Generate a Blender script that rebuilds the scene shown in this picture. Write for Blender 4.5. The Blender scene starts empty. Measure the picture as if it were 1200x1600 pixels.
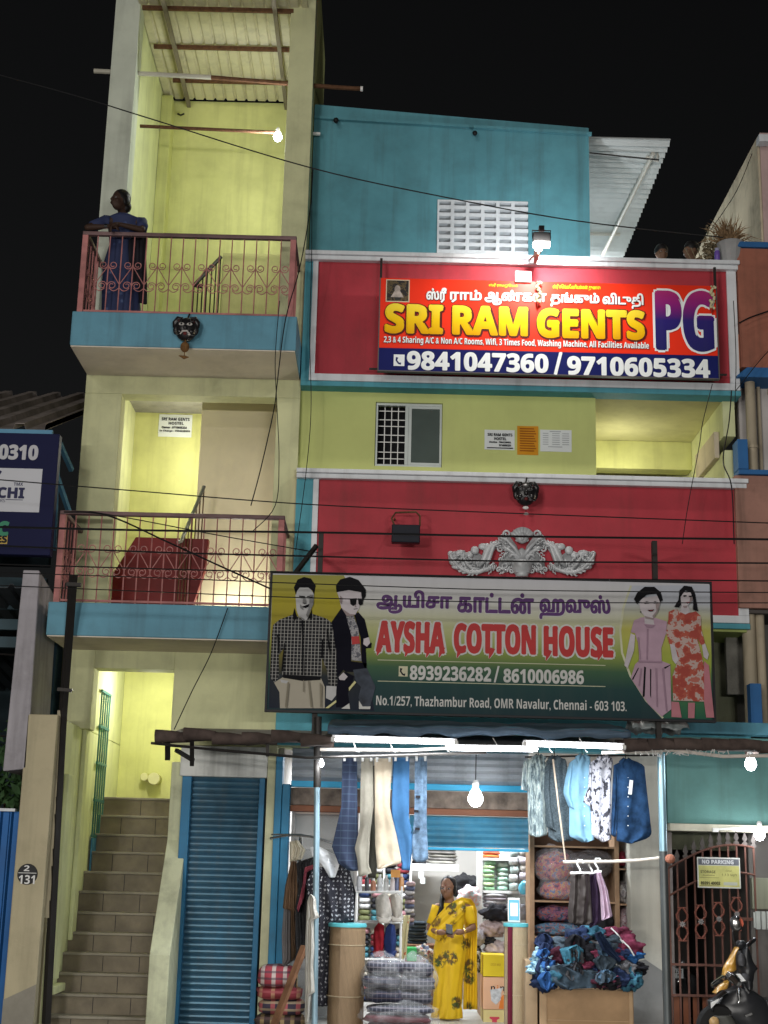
import bpy, bmesh, math, random
from mathutils import Vector, Matrix, noise
random.seed(11)
S = bpy.context.scene
C = S.collection
PI = math.pi
# ---------------------------------------------------------------- camera
FPX, PITCH, ROLL = 2215.0, math.radians(14.0), math.radians(1.4)
EYE = Vector((0, 0, 1.75))
fw = Vector((0, math.cos(PITCH), math.sin(PITCH)))
up0 = Vector((0, -math.sin(PITCH), math.cos(PITCH)))
rt0 = Vector((1, 0, 0))
RT = rt0*math.cos(ROLL) + up0*math.sin(ROLL)
UP = up0*math.cos(ROLL) - rt0*math.sin(ROLL)
cam = bpy.data.cameras.new('camera')
camo = bpy.data.objects.new('camera', cam)
C.objects.link(camo)
camo.matrix_world = Matrix(((RT.x, UP.x, -fw.x, EYE.x), (RT.y, UP.y, -fw.y, EYE.y), (RT.z, UP.z, -fw.z, EYE.z), (0, 0, 0, 1)))
cam.sensor_fit = 'VERTICAL'
cam.sensor_height = 32.0
cam.lens = FPX/1600.0*32.0
cam.clip_start, cam.clip_end = 0.1, 2000
S.camera = camo
# ---------------------------------------------------------------- night sky and light
SUN_EL, SUN_AZ = math.radians(14), math.radians(-22)
wd = bpy.data.worlds.new('World'); S.world = wd; wd.use_nodes = True
nt = wd.node_tree
sky = nt.nodes.new('ShaderNodeTexSky'); sky.sky_type = 'NISHITA'; sky.sun_disc = False
sky.sun_elevation = SUN_EL; sky.sun_rotation = math.radians(158)
hs = nt.nodes.new('ShaderNodeHueSaturation'); hs.inputs['Saturation'].default_value = 0.12
nt.links.new(sky.outputs[0], hs.inputs['Color'])
nt.links.new(hs.outputs[0], nt.nodes['Background'].inputs[0])
nt.nodes['Background'].inputs[1].default_value = 0.0015
sun = bpy.data.lights.new('street_glow', 'SUN'); sun.energy = 0.40; sun.angle = math.radians(14); sun.color = (1.0, 0.95, 0.9)
suno = bpy.data.objects.new('street_glow', sun); C.objects.link(suno)
sd = Vector((math.sin(SUN_AZ)*math.cos(SUN_EL), -math.cos(SUN_AZ)*math.cos(SUN_EL), math.sin(SUN_EL)))
suno.rotation_euler = sd.to_track_quat('Z', 'Y').to_euler()
suno.location = (-6, -8, 9)
S.view_settings.view_transform = 'Standard'; S.view_settings.look = 'None'
S.view_settings.exposure = 0; S.view_settings.gamma = 1
S.cycles.max_bounces = 6; S.cycles.diffuse_bounces = 4; S.cycles.transparent_max_bounces = 8
S.cycles.sample_clamp_indirect = 3.0
S.cycles.use_denoising = True

# ---------------------------------------------------------------- pixel of the photo -> point on the plane y = Y
def at(px, py, Y):
    d = fw + RT*((px-600)/FPX) + UP*((800-py)/FPX)
    return EYE + d*(Y/d.y)
def XX(px, py, Y): return at(px, py, Y).x
def ZZ(px, py, Y): return at(px, py, Y).z
def rc(pl, pt, pr, pb, Y):
    pm, qm = (pl+pr)/2, (pt+pb)/2
    return XX(pl, qm, Y), XX(pr, qm, Y), ZZ(pm, pb, Y), ZZ(pm, pt, Y)   # x0,x1,z0,z1

# ---------------------------------------------------------------- materials
MC = {}
def newmat(name):
    m = bpy.data.materials.new(name); m.use_nodes = True
    return m, m.node_tree, m.node_tree.nodes['Principled BSDF']
def N(nt, typ, **kw):
    n = nt.nodes.new(typ)
    for k, v in kw.items():
        if k in n.inputs: n.inputs[k].default_value = v
        else: setattr(n, k, v)
    return n
def coords(nt, scale=(1, 1, 1), local=False):
    mp = N(nt, 'ShaderNodeMapping'); mp.inputs['Scale'].default_value = scale
    if local:
        t = N(nt, 'ShaderNodeTexCoord'); nt.links.new(t.outputs['Object'], mp.inputs[0])
    else:
        g = N(nt, 'ShaderNodeNewGeometry'); nt.links.new(g.outputs['Position'], mp.inputs[0])
    return mp.outputs[0]
def ramp(nt, fac, stops, interp='LINEAR'):
    r = N(nt, 'ShaderNodeValToRGB'); cr = r.color_ramp; cr.interpolation = interp
    while len(cr.elements) < len(stops): cr.elements.new(0.5)
    for e, (p, c) in zip(cr.elements, stops):
        e.position = p; e.color = (*c, 1) if len(c) == 3 else c
    nt.links.new(fac, r.inputs[0]); return r.outputs[0]
def mix(nt, a, b, fac, mode='MIX'):
    m = N(nt, 'ShaderNodeMix', data_type='RGBA', blend_type=mode)
    for sock, v in ((m.inputs[6], a), (m.inputs[7], b), (m.inputs[0], fac)):
        if isinstance(v, bpy.types.NodeSocket): nt.links.new(v, sock)
        else: sock.default_value = v if isinstance(v, (int, float)) else ((*v, 1) if len(v) == 3 else v)
    return m.outputs[2]
def noisef(nt, vec, scale, detail=4, rough=0.6):
    n = N(nt, 'ShaderNodeTexNoise'); n.inputs['Scale'].default_value = scale; n.inputs['Detail'].default_value = detail
    n.inputs['Roughness'].default_value = rough
    nt.links.new(vec, n.inputs['Vector']); return n.outputs['Fac']
def bumpit(nt, b, h, strength, dist=0.01):
    bp = N(nt, 'ShaderNodeBump'); bp.inputs['Strength'].default_value = strength; bp.inputs['Distance'].default_value = dist
    nt.links.new(h, bp.inputs['Height']); nt.links.new(bp.outputs[0], b.inputs['Normal'])
def M(name, col, rough=.6, metal=0., var=.14, scale=1.6, streak=0., grime=0., bump=.0, bscale=60, dirt=(.05, .045, .035), alpha=1, coat=0., spec=None):
    if name in MC: return MC[name]
    m, nt, b = newmat(name)
    p = coords(nt)
    c = ramp(nt, noisef(nt, p, scale), [(.28, tuple(max(0, v*(1-var)) for v in col)), (.72, tuple(min(1, v*(1+var)) for v in col))])
    if streak:
        f = ramp(nt, noisef(nt, coords(nt, (7, 7, .45)), 1.0, 5), [(.5, (0, 0, 0)), (.85, (streak,)*3)])
        c = mix(nt, c, dirt, f)
    if grime:
        f = ramp(nt, noisef(nt, p, 2.3, 8, .7), [(.48, (0, 0, 0)), (.75, (grime,)*3)])
        c = mix(nt, c, dirt, f)
    nt.links.new(c, b.inputs['Base Color'])
    b.inputs['Roughness'].default_value = rough; b.inputs['Metallic'].default_value = metal
    b.inputs['Specular IOR Level'].default_value = spec if spec is not None else (.2 if rough >= .4 else .5)
    if coat: b.inputs['Coat Weight'].default_value = coat
    if alpha < 1: b.inputs['Alpha'].default_value = alpha
    if bump: bumpit(nt, b, noisef(nt, p, bscale, 3), bump)
    MC[name] = m; return m
def EM(name, col, strength):
    if name in MC: return MC[name]
    m, nt, b = newmat(name)
    b.inputs['Base Color'].default_value = (*col, 1); b.inputs['Emission Color'].default_value = (*col, 1)
    b.inputs['Emission Strength'].default_value = strength
    MC[name] = m; return m
def PATTERN(name, base, spots, scale, thr=.35, rough=.8, kind='voronoi', fold=True):
    """printed cloth: spots is a list of (threshold, colour) over a noise or cell texture"""
    if name in MC: return MC[name]
    m, nt, b = newmat(name); p = coords(nt)
    if kind == 'voronoi':
        v = N(nt, 'ShaderNodeTexVoronoi'); v.inputs['Scale'].default_value = scale
        wv = mix(nt, p, N(nt, 'ShaderNodeTexNoise', Scale=scale*1.5).outputs['Color'], .04)
        nt.links.new(wv, v.inputs['Vector']); f = v.outputs['Distance']
    else:
        f = noisef(nt, p, scale, 3)
    c = ramp(nt, f, spots, 'CONSTANT' if kind != 'smooth' else 'LINEAR')
    c = mix(nt, c, base, ramp(nt, f, [(0, (0, 0, 0)), (thr, (1, 1, 1))], 'CONSTANT')) if kind == 'voronoi' else c
    nt.links.new(c, b.inputs['Base Color']); b.inputs['Roughness'].default_value = rough
    bumpit(nt, b, noisef(nt, p, 400, 2), .15, .003)
    MC[name] = m; return m
def PLAID(name, base, c1, c2, sx=28., sz=28., w=.5, rough=.85, diag=0.):
    if name in MC: return MC[name]
    m, nt, b = newmat(name); g = N(nt, 'ShaderNodeNewGeometry'); sp = N(nt, 'ShaderNodeSeparateXYZ')
    nt.links.new(g.outputs['Position'], sp.inputs[0])
    def band(o, s, w):
        a = N(nt, 'ShaderNodeMath', operation='MULTIPLY'); nt.links.new(o, a.inputs[0]); a.inputs[1].default_value = s
        f = N(nt, 'ShaderNodeMath', operation='FRACT'); nt.links.new(a.outputs[0], f.inputs[0])
        l = N(nt, 'ShaderNodeMath', operation='LESS_THAN'); nt.links.new(f.outputs[0], l.inputs[0]); l.inputs[1].default_value = w
        return l.outputs[0]
    c = mix(nt, base, c1, band(sp.outputs[0], sx, w))
    half = N(nt, 'ShaderNodeMath', operation='MULTIPLY'); nt.links.new(band(sp.outputs[2], sz, w), half.inputs[0]); half.inputs[1].default_value = .65
    c = mix(nt, c, c2, half.outputs[0])
    nt.links.new(c, b.inputs['Base Color']); b.inputs['Roughness'].default_value = rough
    MC[name] = m; return m

# ---------------------------------------------------------------- mesh builder
LOC = {}
class MB:
    def __init__(s): s.v, s.f, s.m = [], [], []; s.mi = 0
    def add(s, vs, fs):
        o = len(s.v); s.v += [Vector(p) for p in vs]
        for f in fs: s.f.append([i+o for i in f]); s.m.append(s.mi)
        return s
    def box(s, x0, x1, y0, y1, z0, z1):
        vs = [(x, y, z) for z in (z0, z1) for y in (y0, y1) for x in (x0, x1)]
        return s.add(vs, [(0, 2, 3, 1), (4, 5, 7, 6), (0, 1, 5, 4), (2, 6, 7, 3), (0, 4, 6, 2), (1, 3, 7, 5)])
    def obox(s, c, size, rot):
        R = rot if isinstance(rot, Matrix) else Matrix.Rotation(rot, 3, 'Z')
        vs = [Vector(c) + R @ Vector((x*size[0]/2, y*size[1]/2, z*size[2]/2)) for z in (-1, 1) for y in (-1, 1) for x in (-1, 1)]
        return s.add(vs, [(0, 2, 3, 1), (4, 5, 7, 6), (0, 1, 5, 4), (2, 6, 7, 3), (0, 4, 6, 2), (1, 3, 7, 5)])
    def bar(s, a, b, w, h=None):
        a, b = Vector(a), Vector(b); d = (b-a)
        q = d.to_track_quat('X', 'Z').to_matrix()
        return s.obox((a+b)/2, (d.length, w, h or w), q)
    def prism(s, poly, y0, y1):
        """poly: (x, z) outline facing -y, thickness from y0 to y1"""
        n = len(poly)
        vs = [(x, y0, z) for x, z in poly] + [(x, y1, z) for x, z in poly]
        fs = [list(range(n)), list(range(2*n-1, n-1, -1))] + [(i, i+n, (i+1) % n+n, (i+1) % n) for i in range(n)]
        return s.add(vs, fs)
    def prismx(s, poly, x0, x1):
        n = len(poly)
        vs = [(x0, y, z) for y, z in poly] + [(x1, y, z) for y, z in poly]
        fs = [list(range(n)), list(range(2*n-1, n-1, -1))] + [(i, i+n, (i+1) % n+n, (i+1) % n) for i in range(n)]
        return s.add(vs, fs)
    def tube(s, pts, r, n=8, caps=True, flat=1.0):
        pts = [Vector(p) for p in pts]; k = len(pts)
        rr = r if isinstance(r, (list, tuple)) else [r]*k
        vs, fs = [], []; prev = None
        for i, p in enumerate(pts):
            t = (pts[min(i+1, k-1)] - pts[max(i-1, 0)])
            t = t.normalized() if t.length > 1e-9 else Vector((0, 0, 1))
            if prev is None:
                a = Vector((0, 1, 0)) if abs(t.y) < .9 else Vector((1, 0, 0))
                u = (a - t*a.dot(t)).normalized()
            else:
                u = (prev - t*prev.dot(t))
                u = u.normalized() if u.length > 1e-6 else Vector((1, 0, 0))
            prev = u; w = t.cross(u)
            for j in range(n):
                a = 2*PI*j/n
                vs.append(p + (u*math.cos(a)*flat + w*math.sin(a))*rr[i])
        for i in range(k-1):
            for j in range(n):
                fs.append((i*n+j, i*n+(j+1) % n, (i+1)*n+(j+1) % n, (i+1)*n+j))
        if caps: fs += [list(range(n-1, -1, -1)), list(range((k-1)*n, k*n))]
        return s.add(vs, fs)
    def lathe(s, prof, c, n=20, axis='Z'):
        vs, fs = [], []; k = len(prof)
        for r, h in prof:
            for j in range(n):
                a = 2*PI*j/n; x, y = r*math.cos(a), r*math.sin(a)
                v = {'Z': (x, y, h), 'Y': (x, h, y), 'X': (h, x, y)}[axis]
                vs.append(Vector(c)+Vector(v))
        for i in range(k-1):
            for j in range(n): fs.append((i*n+j, i*n+(j+1) % n, (i+1)*n+(j+1) % n, (i+1)*n+j))
        fs += [list(range(n-1, -1, -1)), list(range((k-1)*n, k*n))]
        return s.add(vs, fs)
    def ball(s, c, r, nu=14, nv=9, rot=None):
        r = (r, r, r) if isinstance(r, (int, float)) else r
        vs = []; c = Vector(c)
        for i in range(nv+1):
            th = PI*i/nv
            for j in range(nu):
                a = 2*PI*j/nu
                p = Vector((r[0]*math.sin(th)*math.cos(a), r[1]*math.sin(th)*math.sin(a), r[2]*math.cos(th)))
                vs.append(c + (rot @ p if rot else p))
        fs = [(i*nu+j, (i+1)*nu+j, (i+1)*nu+(j+1) % nu, i*nu+(j+1) % nu) for i in range(nv) for j in range(nu)]
        return s.add(vs, fs)
    def loft(s, rings, closed=True, caps=True):
        n = len(rings[0]); vs = [p for r in rings for p in r]; fs = []
        for i in range(len(rings)-1):
            for j in range(n if closed else n-1):
                fs.append((i*n+j, i*n+(j+1) % n, (i+1)*n+(j+1) % n, (i+1)*n+j))
        if caps and closed: fs += [list(range(n-1, -1, -1)), list(range((len(rings)-1)*n, len(rings)*n))]
        return s.add(vs, fs)
    def sheet(s, fn, nu, nv, th):
        """thick sheet: fn(u, v) -> point; thickness th along +y"""
        vs = []
        for side in (0, 1):
            for i in range(nv+1):
                for j in range(nu+1):
                    p = Vector(fn(j/nu, i/nv)); p = p + Vector((0, th*side, 0)); vs.append(p)
        w = nu+1; o = w*(nv+1); fs = []
        for i in range(nv):
            for j in range(nu):
                a = i*w+j
                fs.append((a, a+w, a+w+1, a+1)); fs.append((o+a, o+a+1, o+a+w+1, o+a+w))
        for j in range(nu):
            fs.append((j, j+1, o+j+1, o+j)); a = nv*w+j; fs.append((a, o+a, o+a+1, a+1))
        for i in range(nv):
            a = i*w; fs.append((a, o+a, o+a+w, a+w)); a = i*w+nu; fs.append((a, a+w, o+a+w, o+a))
        return s.add(vs, fs)
    def build(s, name, mat, parent=None, label=None, cat=None, group=None, kind=None, smooth=False, bevel=0, fix=True, seg=2):
        me = bpy.data.meshes.new(name)
        if parent is not None: off = LOC[parent.name]
        else:
            xs = [v.x for v in s.v]; ys = [v.y for v in s.v]; zs = [v.z for v in s.v]
            off = Vector(((min(xs)+max(xs))/2, (min(ys)+max(ys))/2, min(zs)))
        me.from_pydata([v-off for v in s.v], [], s.f)
        mats = mat if isinstance(mat, (list, tuple)) else [mat]
        for m in mats: me.materials.append(m)
        if len(mats) > 1:
            for p, i in zip(me.polygons, s.m): p.material_index = i
        if fix:
            bm = bmesh.new(); bm.from_mesh(me); bmesh.ops.recalc_face_normals(bm, faces=bm.faces); bm.to_mesh(me); bm.free()
        if smooth:
            for p in me.polygons: p.use_smooth = True
        o = bpy.data.objects.new(name, me); C.objects.link(o)
        if parent is not None: o.parent = parent
        else: o.location = off
        LOC[o.name] = off.copy()
        if bevel:
            b = o.modifiers.new('bevel', 'BEVEL'); b.width = bevel; b.segments = seg; b.limit_method = 'ANGLE'; b.angle_limit = math.radians(40)
        if smooth == 'auto':
            try: me.set_sharp_from_angle(angle=math.radians(40))
            except Exception: pass
        tag(o, label, cat, group, kind); return o
def tag(o, label=None, cat=None, group=None, kind=None):
    if label: o['label'] = label
    if cat: o['category'] = cat
    if group: o['group'] = group
    if kind: o['kind'] = kind
    return o
def thing(name, label, cat, loc, group=None):
    o = bpy.data.objects.new(name, None); C.objects.link(o); o.empty_display_size = .2
    o.location = loc; LOC[o.name] = Vector(loc)
    return tag(o, label, cat, group)
def BX(name, mat, parent, x0, x1, y0, y1, z0, z1, bevel=.006, **kw):
    return MB().box(x0, x1, y0, y1, z0, z1).build(name, mat, parent, bevel=bevel, **kw)
def spiral(c, r0, r1, a0, turns, n=22):
    """points of a flat spiral in the xz plane (c = (x, y, z))"""
    out = []
    for i in range(n+1):
        t = i/n; a = a0 + turns*2*PI*t; r = r0+(r1-r0)*t
        out.append(Vector((c[0]+r*math.cos(a), c[1], c[2]+r*math.sin(a))))
    return out
def lamp(name, kind, loc, energy, col=(1, 1, 1), size=.1, target=None, size_y=None, spot=None):
    l = bpy.data.lights.new(name, kind); l.energy = energy; l.color = col
    if kind == 'AREA':
        l.size = size
        if size_y: l.shape = 'RECTANGLE'; l.size_y = size_y
    else: l.shadow_soft_size = size
    if spot: l.spot_size = math.radians(spot); l.spot_blend = .6
    o = bpy.data.objects.new(name, l); C.objects.link(o); o.location = loc
    if target is not None:
        o.rotation_euler = (Vector(loc)-Vector(target)).to_track_quat('Z', 'Y').to_euler()
    return o

# ---------------------------------------------------------------- lettering
GLY = {}
def bold(t):
    r = ''
    for ch in t:
        if 'A' <= ch <= 'Z': r += chr(0x1D5D4+ord(ch)-65)
        elif 'a' <= ch <= 'z': r += chr(0x1D5EE+ord(ch)-97)
        elif '0' <= ch <= '9': r += chr(0x1D7EC+ord(ch)-48)
        else: r += ch
    return r
def sans(t):
    r = ''
    for ch in t:
        if 'A' <= ch <= 'Z': r += chr(0x1D5A0+ord(ch)-65)
        elif 'a' <= ch <= 'z': r += chr(0x1D5BA+ord(ch)-97)
        elif '0' <= ch <= '9': r += chr(0x1D7E2+ord(ch)-48)
        else: r += ch
    return r
def contours(body):
    cu = bpy.data.curves.new('lettering', 'FONT'); cu.body = body; cu.size = 1.0; cu.resolution_u = 4
    o = bpy.data.objects.new('lettering', cu); C.objects.link(o)
    dg = bpy.context.evaluated_depsgraph_get()
    c2 = o.evaluated_get(dg).to_curve(dg)
    out = []
    for sp in c2.splines:
        pts = []
        if sp.type == 'BEZIER':
            bp = sp.bezier_points; n = len(bp)
            for i in range(n):
                a, b = bp[i], bp[(i+1) % n]
                p0, p1, p2, p3 = a.co, a.handle_right, b.co, b.handle_left
                p2h, p3h = b.handle_left, b.co
                straight = (p1-p0).cross(p3h-p0).length < 1e-5 and (p2h-p0).cross(p3h-p0).length < 1e-5
                K = 1 if straight else 4
                for k in range(K):
                    t = k/K; u = 1-t
                    q = p0*u**3 + p1*3*u*u*t + p2h*3*u*t*t + p3h*t**3
                    pts.append((q.x, q.y))
        else:
            pts = [(p.co.x, p.co.y) for p in sp.points]
        cl = []
        for q in pts:
            if not cl or (abs(q[0]-cl[-1][0])+abs(q[1]-cl[-1][1])) > 1e-4: cl.append(q)
        if len(cl) > 2: out.append(cl)
    o.to_curve_clear() if hasattr(o, 'to_curve_clear') else None
    bpy.data.objects.remove(o); bpy.data.curves.remove(cu)
    return out
def area2(p): return sum(p[i][0]*p[(i+1) % len(p)][1]-p[(i+1) % len(p)][0]*p[i][1] for i in range(len(p)))
def inside(q, p):
    x, y = q; r = False; n = len(p)
    for i in range(n):
        (x1, y1), (x2, y2) = p[i], p[(i+1) % n]
        if (y1 > y) != (y2 > y) and x < (x2-x1)*(y-y1)/(y2-y1)+x1: r = not r
    return r
def fill(outer, holes):
    from mathutils.geometry import tessellate_polygon
    polys = [[Vector((x, y, 0)) for x, y in p] for p in [outer]+holes]
    tri = tessellate_polygon(polys)
    vs = [(v.x, v.y) for p in polys for v in p]
    return vs, [list(t) for t in tri]
def glyphs(body):
    """list of (verts2d, tris), one per closed shape, nonzero-style"""
    if body in GLY: return GLY[body]
    cs = contours(body); info = [(c, area2(c)) for c in cs]
    outers, holes = [], []
    for i, (c, a) in enumerate(info):
        par = [j for j, (d, b) in enumerate(info) if j != i and abs(b) > abs(a) and all(inside(q, d) for q in c[::max(1, len(c)//8)])]
        if not par: outers.append(i); continue
        j = min(par, key=lambda k: abs(info[k][1]))
        if (info[j][1] > 0) != (a > 0): holes.append((i, j))
        else: outers.append(i)
    res = [fill(info[i][0], [info[h][0] for h, j in holes if j == i]) for i in outers]
    GLY[body] = res; return res
def circle(cx, cy, r, n=14):
    return [(cx, cy)]+[(cx+r*math.cos(2*PI*i/n), cy+r*math.sin(2*PI*i/n)) for i in range(n)], [(0, i+1, (i+1) % n+1) for i in range(n)]
def tamil(body):
    """glyph shapes of Tamil text with each dot (pulli) set over its own letter"""
    if body in GLY: return GLY[body]
    base, dots = '', []
    for ch in body:
        if ch == '\u0bcd': dots.append(len(base)-1)
        else: base += ch
    gl = list(glyphs(base))
    def ext(t):
        cs = contours(t)
        return max((p[0] for c in cs for p in c), default=0.), cs
    for i in dots:
        x0, _ = ext(base[:i]) if base[:i].strip() else (0., None)
        x1, cs = ext(base[:i+1])
        ys = [p[1] for c in cs for p in c if p[0] > x0+.02]; xs = [p[0] for c in cs for p in c if p[0] > x0+.02]
        gl.append(circle((min(xs)+max(xs))/2, max(ys)+.12, .062))
    GLY[body] = gl; return gl
class Frame:
    """a flat sign: origin, right and up axes, normal towards the street"""
    def __init__(s, Y, o): s.Y = Y; s.o = Vector(o)
    def put(s, mb, body, box, d, fat=0., shear=0., squeeze=True, dx=0., dz=0., vr=None):
        """body fitted to box = (x0, x1, z0, z1), d metres in front of the plane; vr: glyph rows that map to z0..z1"""
        gl = tamil(body) if '\u0bcd' in body else glyphs(body)
        xs = [v[0] for g in gl for v in g[0]]; zs = [v[1] for g in gl for v in g[0]]
        if not xs: return
        ax, bx = min(xs), max(xs); az, bz = vr if vr else (min(zs), max(zs))
        x0, x1, z0, z1 = box
        sh = [(0, 0)] if not fat else [(fat*math.cos(a*PI/4), fat*math.sin(a*PI/4)) for a in range(8)]+[(0, 0)]
        for k, (ox, oz) in enumerate(sh):
            for gi, (vs, ts) in enumerate(gl):
                e = d + (k*9 + gi % 7)*0.00006
                pts = []
                for vx, vz in vs:
                    z = z0+(vz-az)/(bz-az)*(z1-z0)
                    x = x0+(vx-ax)/(bx-ax)*(x1-x0) + shear*(z-z0)
                    pts.append((x+ox+dx, s.Y-e, z+oz+dz))
                mb.add(pts, ts)
def tbox(Y, xl, yt, yb, xr, slope=.026):
    """text box from pixels: left end top and bottom rows and right end column"""
    a, b = at(xl, yt, Y), at(xl, yb, Y); c = at(xr, yb+slope*(xr-xl), Y)
    return a.x, c.x, b.z, a.z
# ================================================================ materials of the place
LIME = M('lime_plaster', (.60, .61, .25), .75, var=.14, streak=.32, grime=.10, bump=.12, bscale=30)
LIME2 = M('pale_lime_plaster', (.68, .71, .40), .75, var=.12, streak=.3, grime=.15, bump=.12, bscale=30)
OLIVE = M('cream_lime_plaster', (.60, .61, .36), .8, var=.12, streak=.28, grime=.18, bump=.15, bscale=25)
SKY_BLUE = M('sky_blue_paint', (.125, .31, .41), .6, var=.14, streak=.4, grime=.22, bump=.2, bscale=18)
TEAL = M('teal_paint', (.10, .36, .44), .65, var=.1, streak=.3, grime=.15, bump=.1)
RED = M('crimson_paint', (.41, .042, .058), .6, var=.13, streak=.28, grime=.16, bump=.18, bscale=14)
WHITE = M('white_paint', (.72, .75, .78), .55, var=.07, streak=.35, grime=.15)
PEACH = M('soffit_paint', (.70, .62, .52), .8, var=.1, grime=.2)
BEIGE = M('beige_plaster', (.60, .52, .40), .8, var=.1, streak=.3, grime=.25, bump=.12)
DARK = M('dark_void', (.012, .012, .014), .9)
STEEL = M('dark_steel', (.035, .032, .03), .55, .5, grime=.3)
RUST = M('rusty_steel', (.13, .065, .035), .8, .3, var=.4, scale=20, bump=.3)
PINKP = M('pink_metal_paint', (.46, .19, .18), .6, .1, var=.25, scale=6, grime=.5)
CONC = M('concrete', (.30, .29, .26), .85, var=.2, grime=.4, streak=.3, bump=.3, bscale=40)
TILE = M('stair_granite', (.19, .16, .11), .5, var=.22, scale=5, grime=.4)
ALU = M('aluminium', (.55, .60, .58), .4, .5)
WOOD = M('brown_wood', (.20, .10, .055), .6, var=.3, scale=9)
PLYWOOD = M('shelf_plywood', (.36, .23, .14), .6, var=.2, scale=8)
GREYM = M('grey_sheet', (.33, .32, .28), .6, .2, streak=.4, grime=.2)
BLACKP = M('black_plastic', (.012, .012, .013), .45)
WHITEP = M('white_plastic', (.78, .78, .76), .45, var=.04)
CHROME = M('chrome', (.7, .7, .7), .2, 1.0)
PAPER = M('white_paper', (.72, .76, .76), .8, var=.06)
INK = M('black_ink', (.02, .02, .025), .8, var=.02)
CARD = M('cardboard', (.42, .27, .15), .85, var=.14, scale=4, grime=.2)

# ================================================================ ground
MB().add([(-300, -100, 0), (300, -100, 0), (300, 600, 0), (-300, 600, 0)], [(0, 1, 2, 3)]).build('street', M('asphalt', (.075, .07, .066), .85, var=.25, grime=.3, bump=.3), kind='structure')
MB().box(-9, 9, 12.6, 15.3, 0.004, .12).build('pavement', M('paving', (.22, .21, .19), .85, var=.2, grime=.35, bump=.2), kind='structure', bevel=.01)

# ================================================================ hostel building: stair tower + shop block
TY = 15.6          # front plane of the stair tower
MY = 15.5          # front plane of the main block
BL = 14.65         # balcony fronts
TL, TR = -3.49, -1.0
hb = thing('hostel_building', 'three storey building with yellow green stair tower, crimson parapets and blue rooftop room', 'building', (0, 15.6, 0))
def P_(name, mat, x0, x1, y0, y1, z0, z1, bevel=.006, par=None, **kw): return BX(name, mat, par or hb, x0, x1, y0, y1, z0, z1, bevel, **kw)
s1b, s1t = ZZ(250, 998, BL), ZZ(250, 944, BL)
s2b, s2t = ZZ(290, 545, BL), ZZ(290, 490, BL)
z_top = 13.2
# --- ground level of the tower
dxl, dxr = XX(143, 1100, TY), XX(269, 1100, TY)
dzt = ZZ(206, 1045, TY)
P_('tower_wall', OLIVE, TL, dxl, TY, TY+.28, ZZ(115, 1138, TY), s1t-.16)
P_('tower_wall', OLIVE, dxl, dxr, TY, TY+.28, dzt, s1t-.16)
P_('tower_wall', OLIVE, dxr, TR+.25, TY, TY+.28, ZZ(330, 1165, TY), s1t-.16)
SL = -3.26      # left face of the stairwell
mb = MB(); mb.box(-3.58, SL, 14.86, 18.3, 0, ZZ(115, 1138, TY)+.02)
mb.box(-3.58, SL, TY+.285, 18.3, ZZ(115, 1138, TY)+.025, s1t-.17)
mb.build('stair_side_wall', LIME2, hb, bevel=.008)
mb = MB(); mb.box(SL+.002, SL+.05, 15.0, 15.25, .55, 2.6); mb.box(SL+.002, SL+.05, 15.75, 15.95, .9, 3.3); mb.box(SL+.002, SL+.09, 14.9, 15.7, .42, .50)
mb.build('wall_pilaster', LIME2, hb, bevel=.01)
P_('stair_back_wall', LIME, SL, -1.6, 18.1, 18.3, 0, s1t-.17)
P_('stair_side_wall', LIME, -2.169, -2.05, 15.87, 18.1, 0, s1t-.17)
# steps
yrow = [1588.8, 1554.3, 1521.3, 1489.4, 1457.5, 1425.6, 1393, 1361.9, 1330.7, 1303, 1273.7, 1245.6]
treads = []
for k, y in enumerate(yrow):
    Y = 15.0 + k*.2
    treads.append((Y, ZZ(180, y, Y)))
NOSE = M('nosing_stone', (.27, .245, .19), .45, var=.2, grime=.5)
for k, (Y, z) in enumerate(treads):
    zb = 0 if k == 0 else treads[k-1][1]-.02
    xr = -2.25 if k < 4 else -2.17
    Y1 = 18.1 if k == 11 else Y+.21
    stp = MB().box(SL+.001, xr, Y, Y1, zb, z-.028).build('step', TILE, hb, bevel=.004)
    MB().box(SL+.001, xr, Y-.022, Y1, z-.027, z).build('step_nosing', NOSE, stp, bevel=.006)
    for f in ((.42, .8) if k % 2 else (.25, .62)):
        xj = SL+(xr-SL)*f
        MB().box(xj-.003, xj+.003, Y-.002, Y+.004, max(zb, .1)+.024, z-.03).build('tile_joint', INK, stp)
MB().box(SL+.001, -2.25, 14.84, 14.999, 0, treads[0][1]-.2).build('step', TILE, hb, bevel=.004)
# right curb of the stair with sloping top
pts = [(14.85, 0), (14.85, ZZ(230, 1500, 14.85)), (15.05, ZZ(236, 1490, 15.05)), (16.9, ZZ(264, 1200, 16.9)-.9), (17.2, ZZ(262, 1205, 17.2)), (17.2, 0)]
zc0, zc1 = ZZ(234, 1492, 14.85), ZZ(266, 1330, 15.6)
poly = [(14.85, 0), (14.85, zc0), (15.62, zc1+.12), (15.62, ZZ(268, 1190, 15.6)), (15.86, ZZ(268, 1190, 15.6)), (15.86, 0)]
MB().prismx(poly, XX(230, 1550, 14.85), XX(262, 1550, 14.85)).build('stair_curb', M('curb_plaster', (.60, .62, .42), .8, var=.12, grime=.45, streak=.35, bump=.15), hb, bevel=.008)
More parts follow.
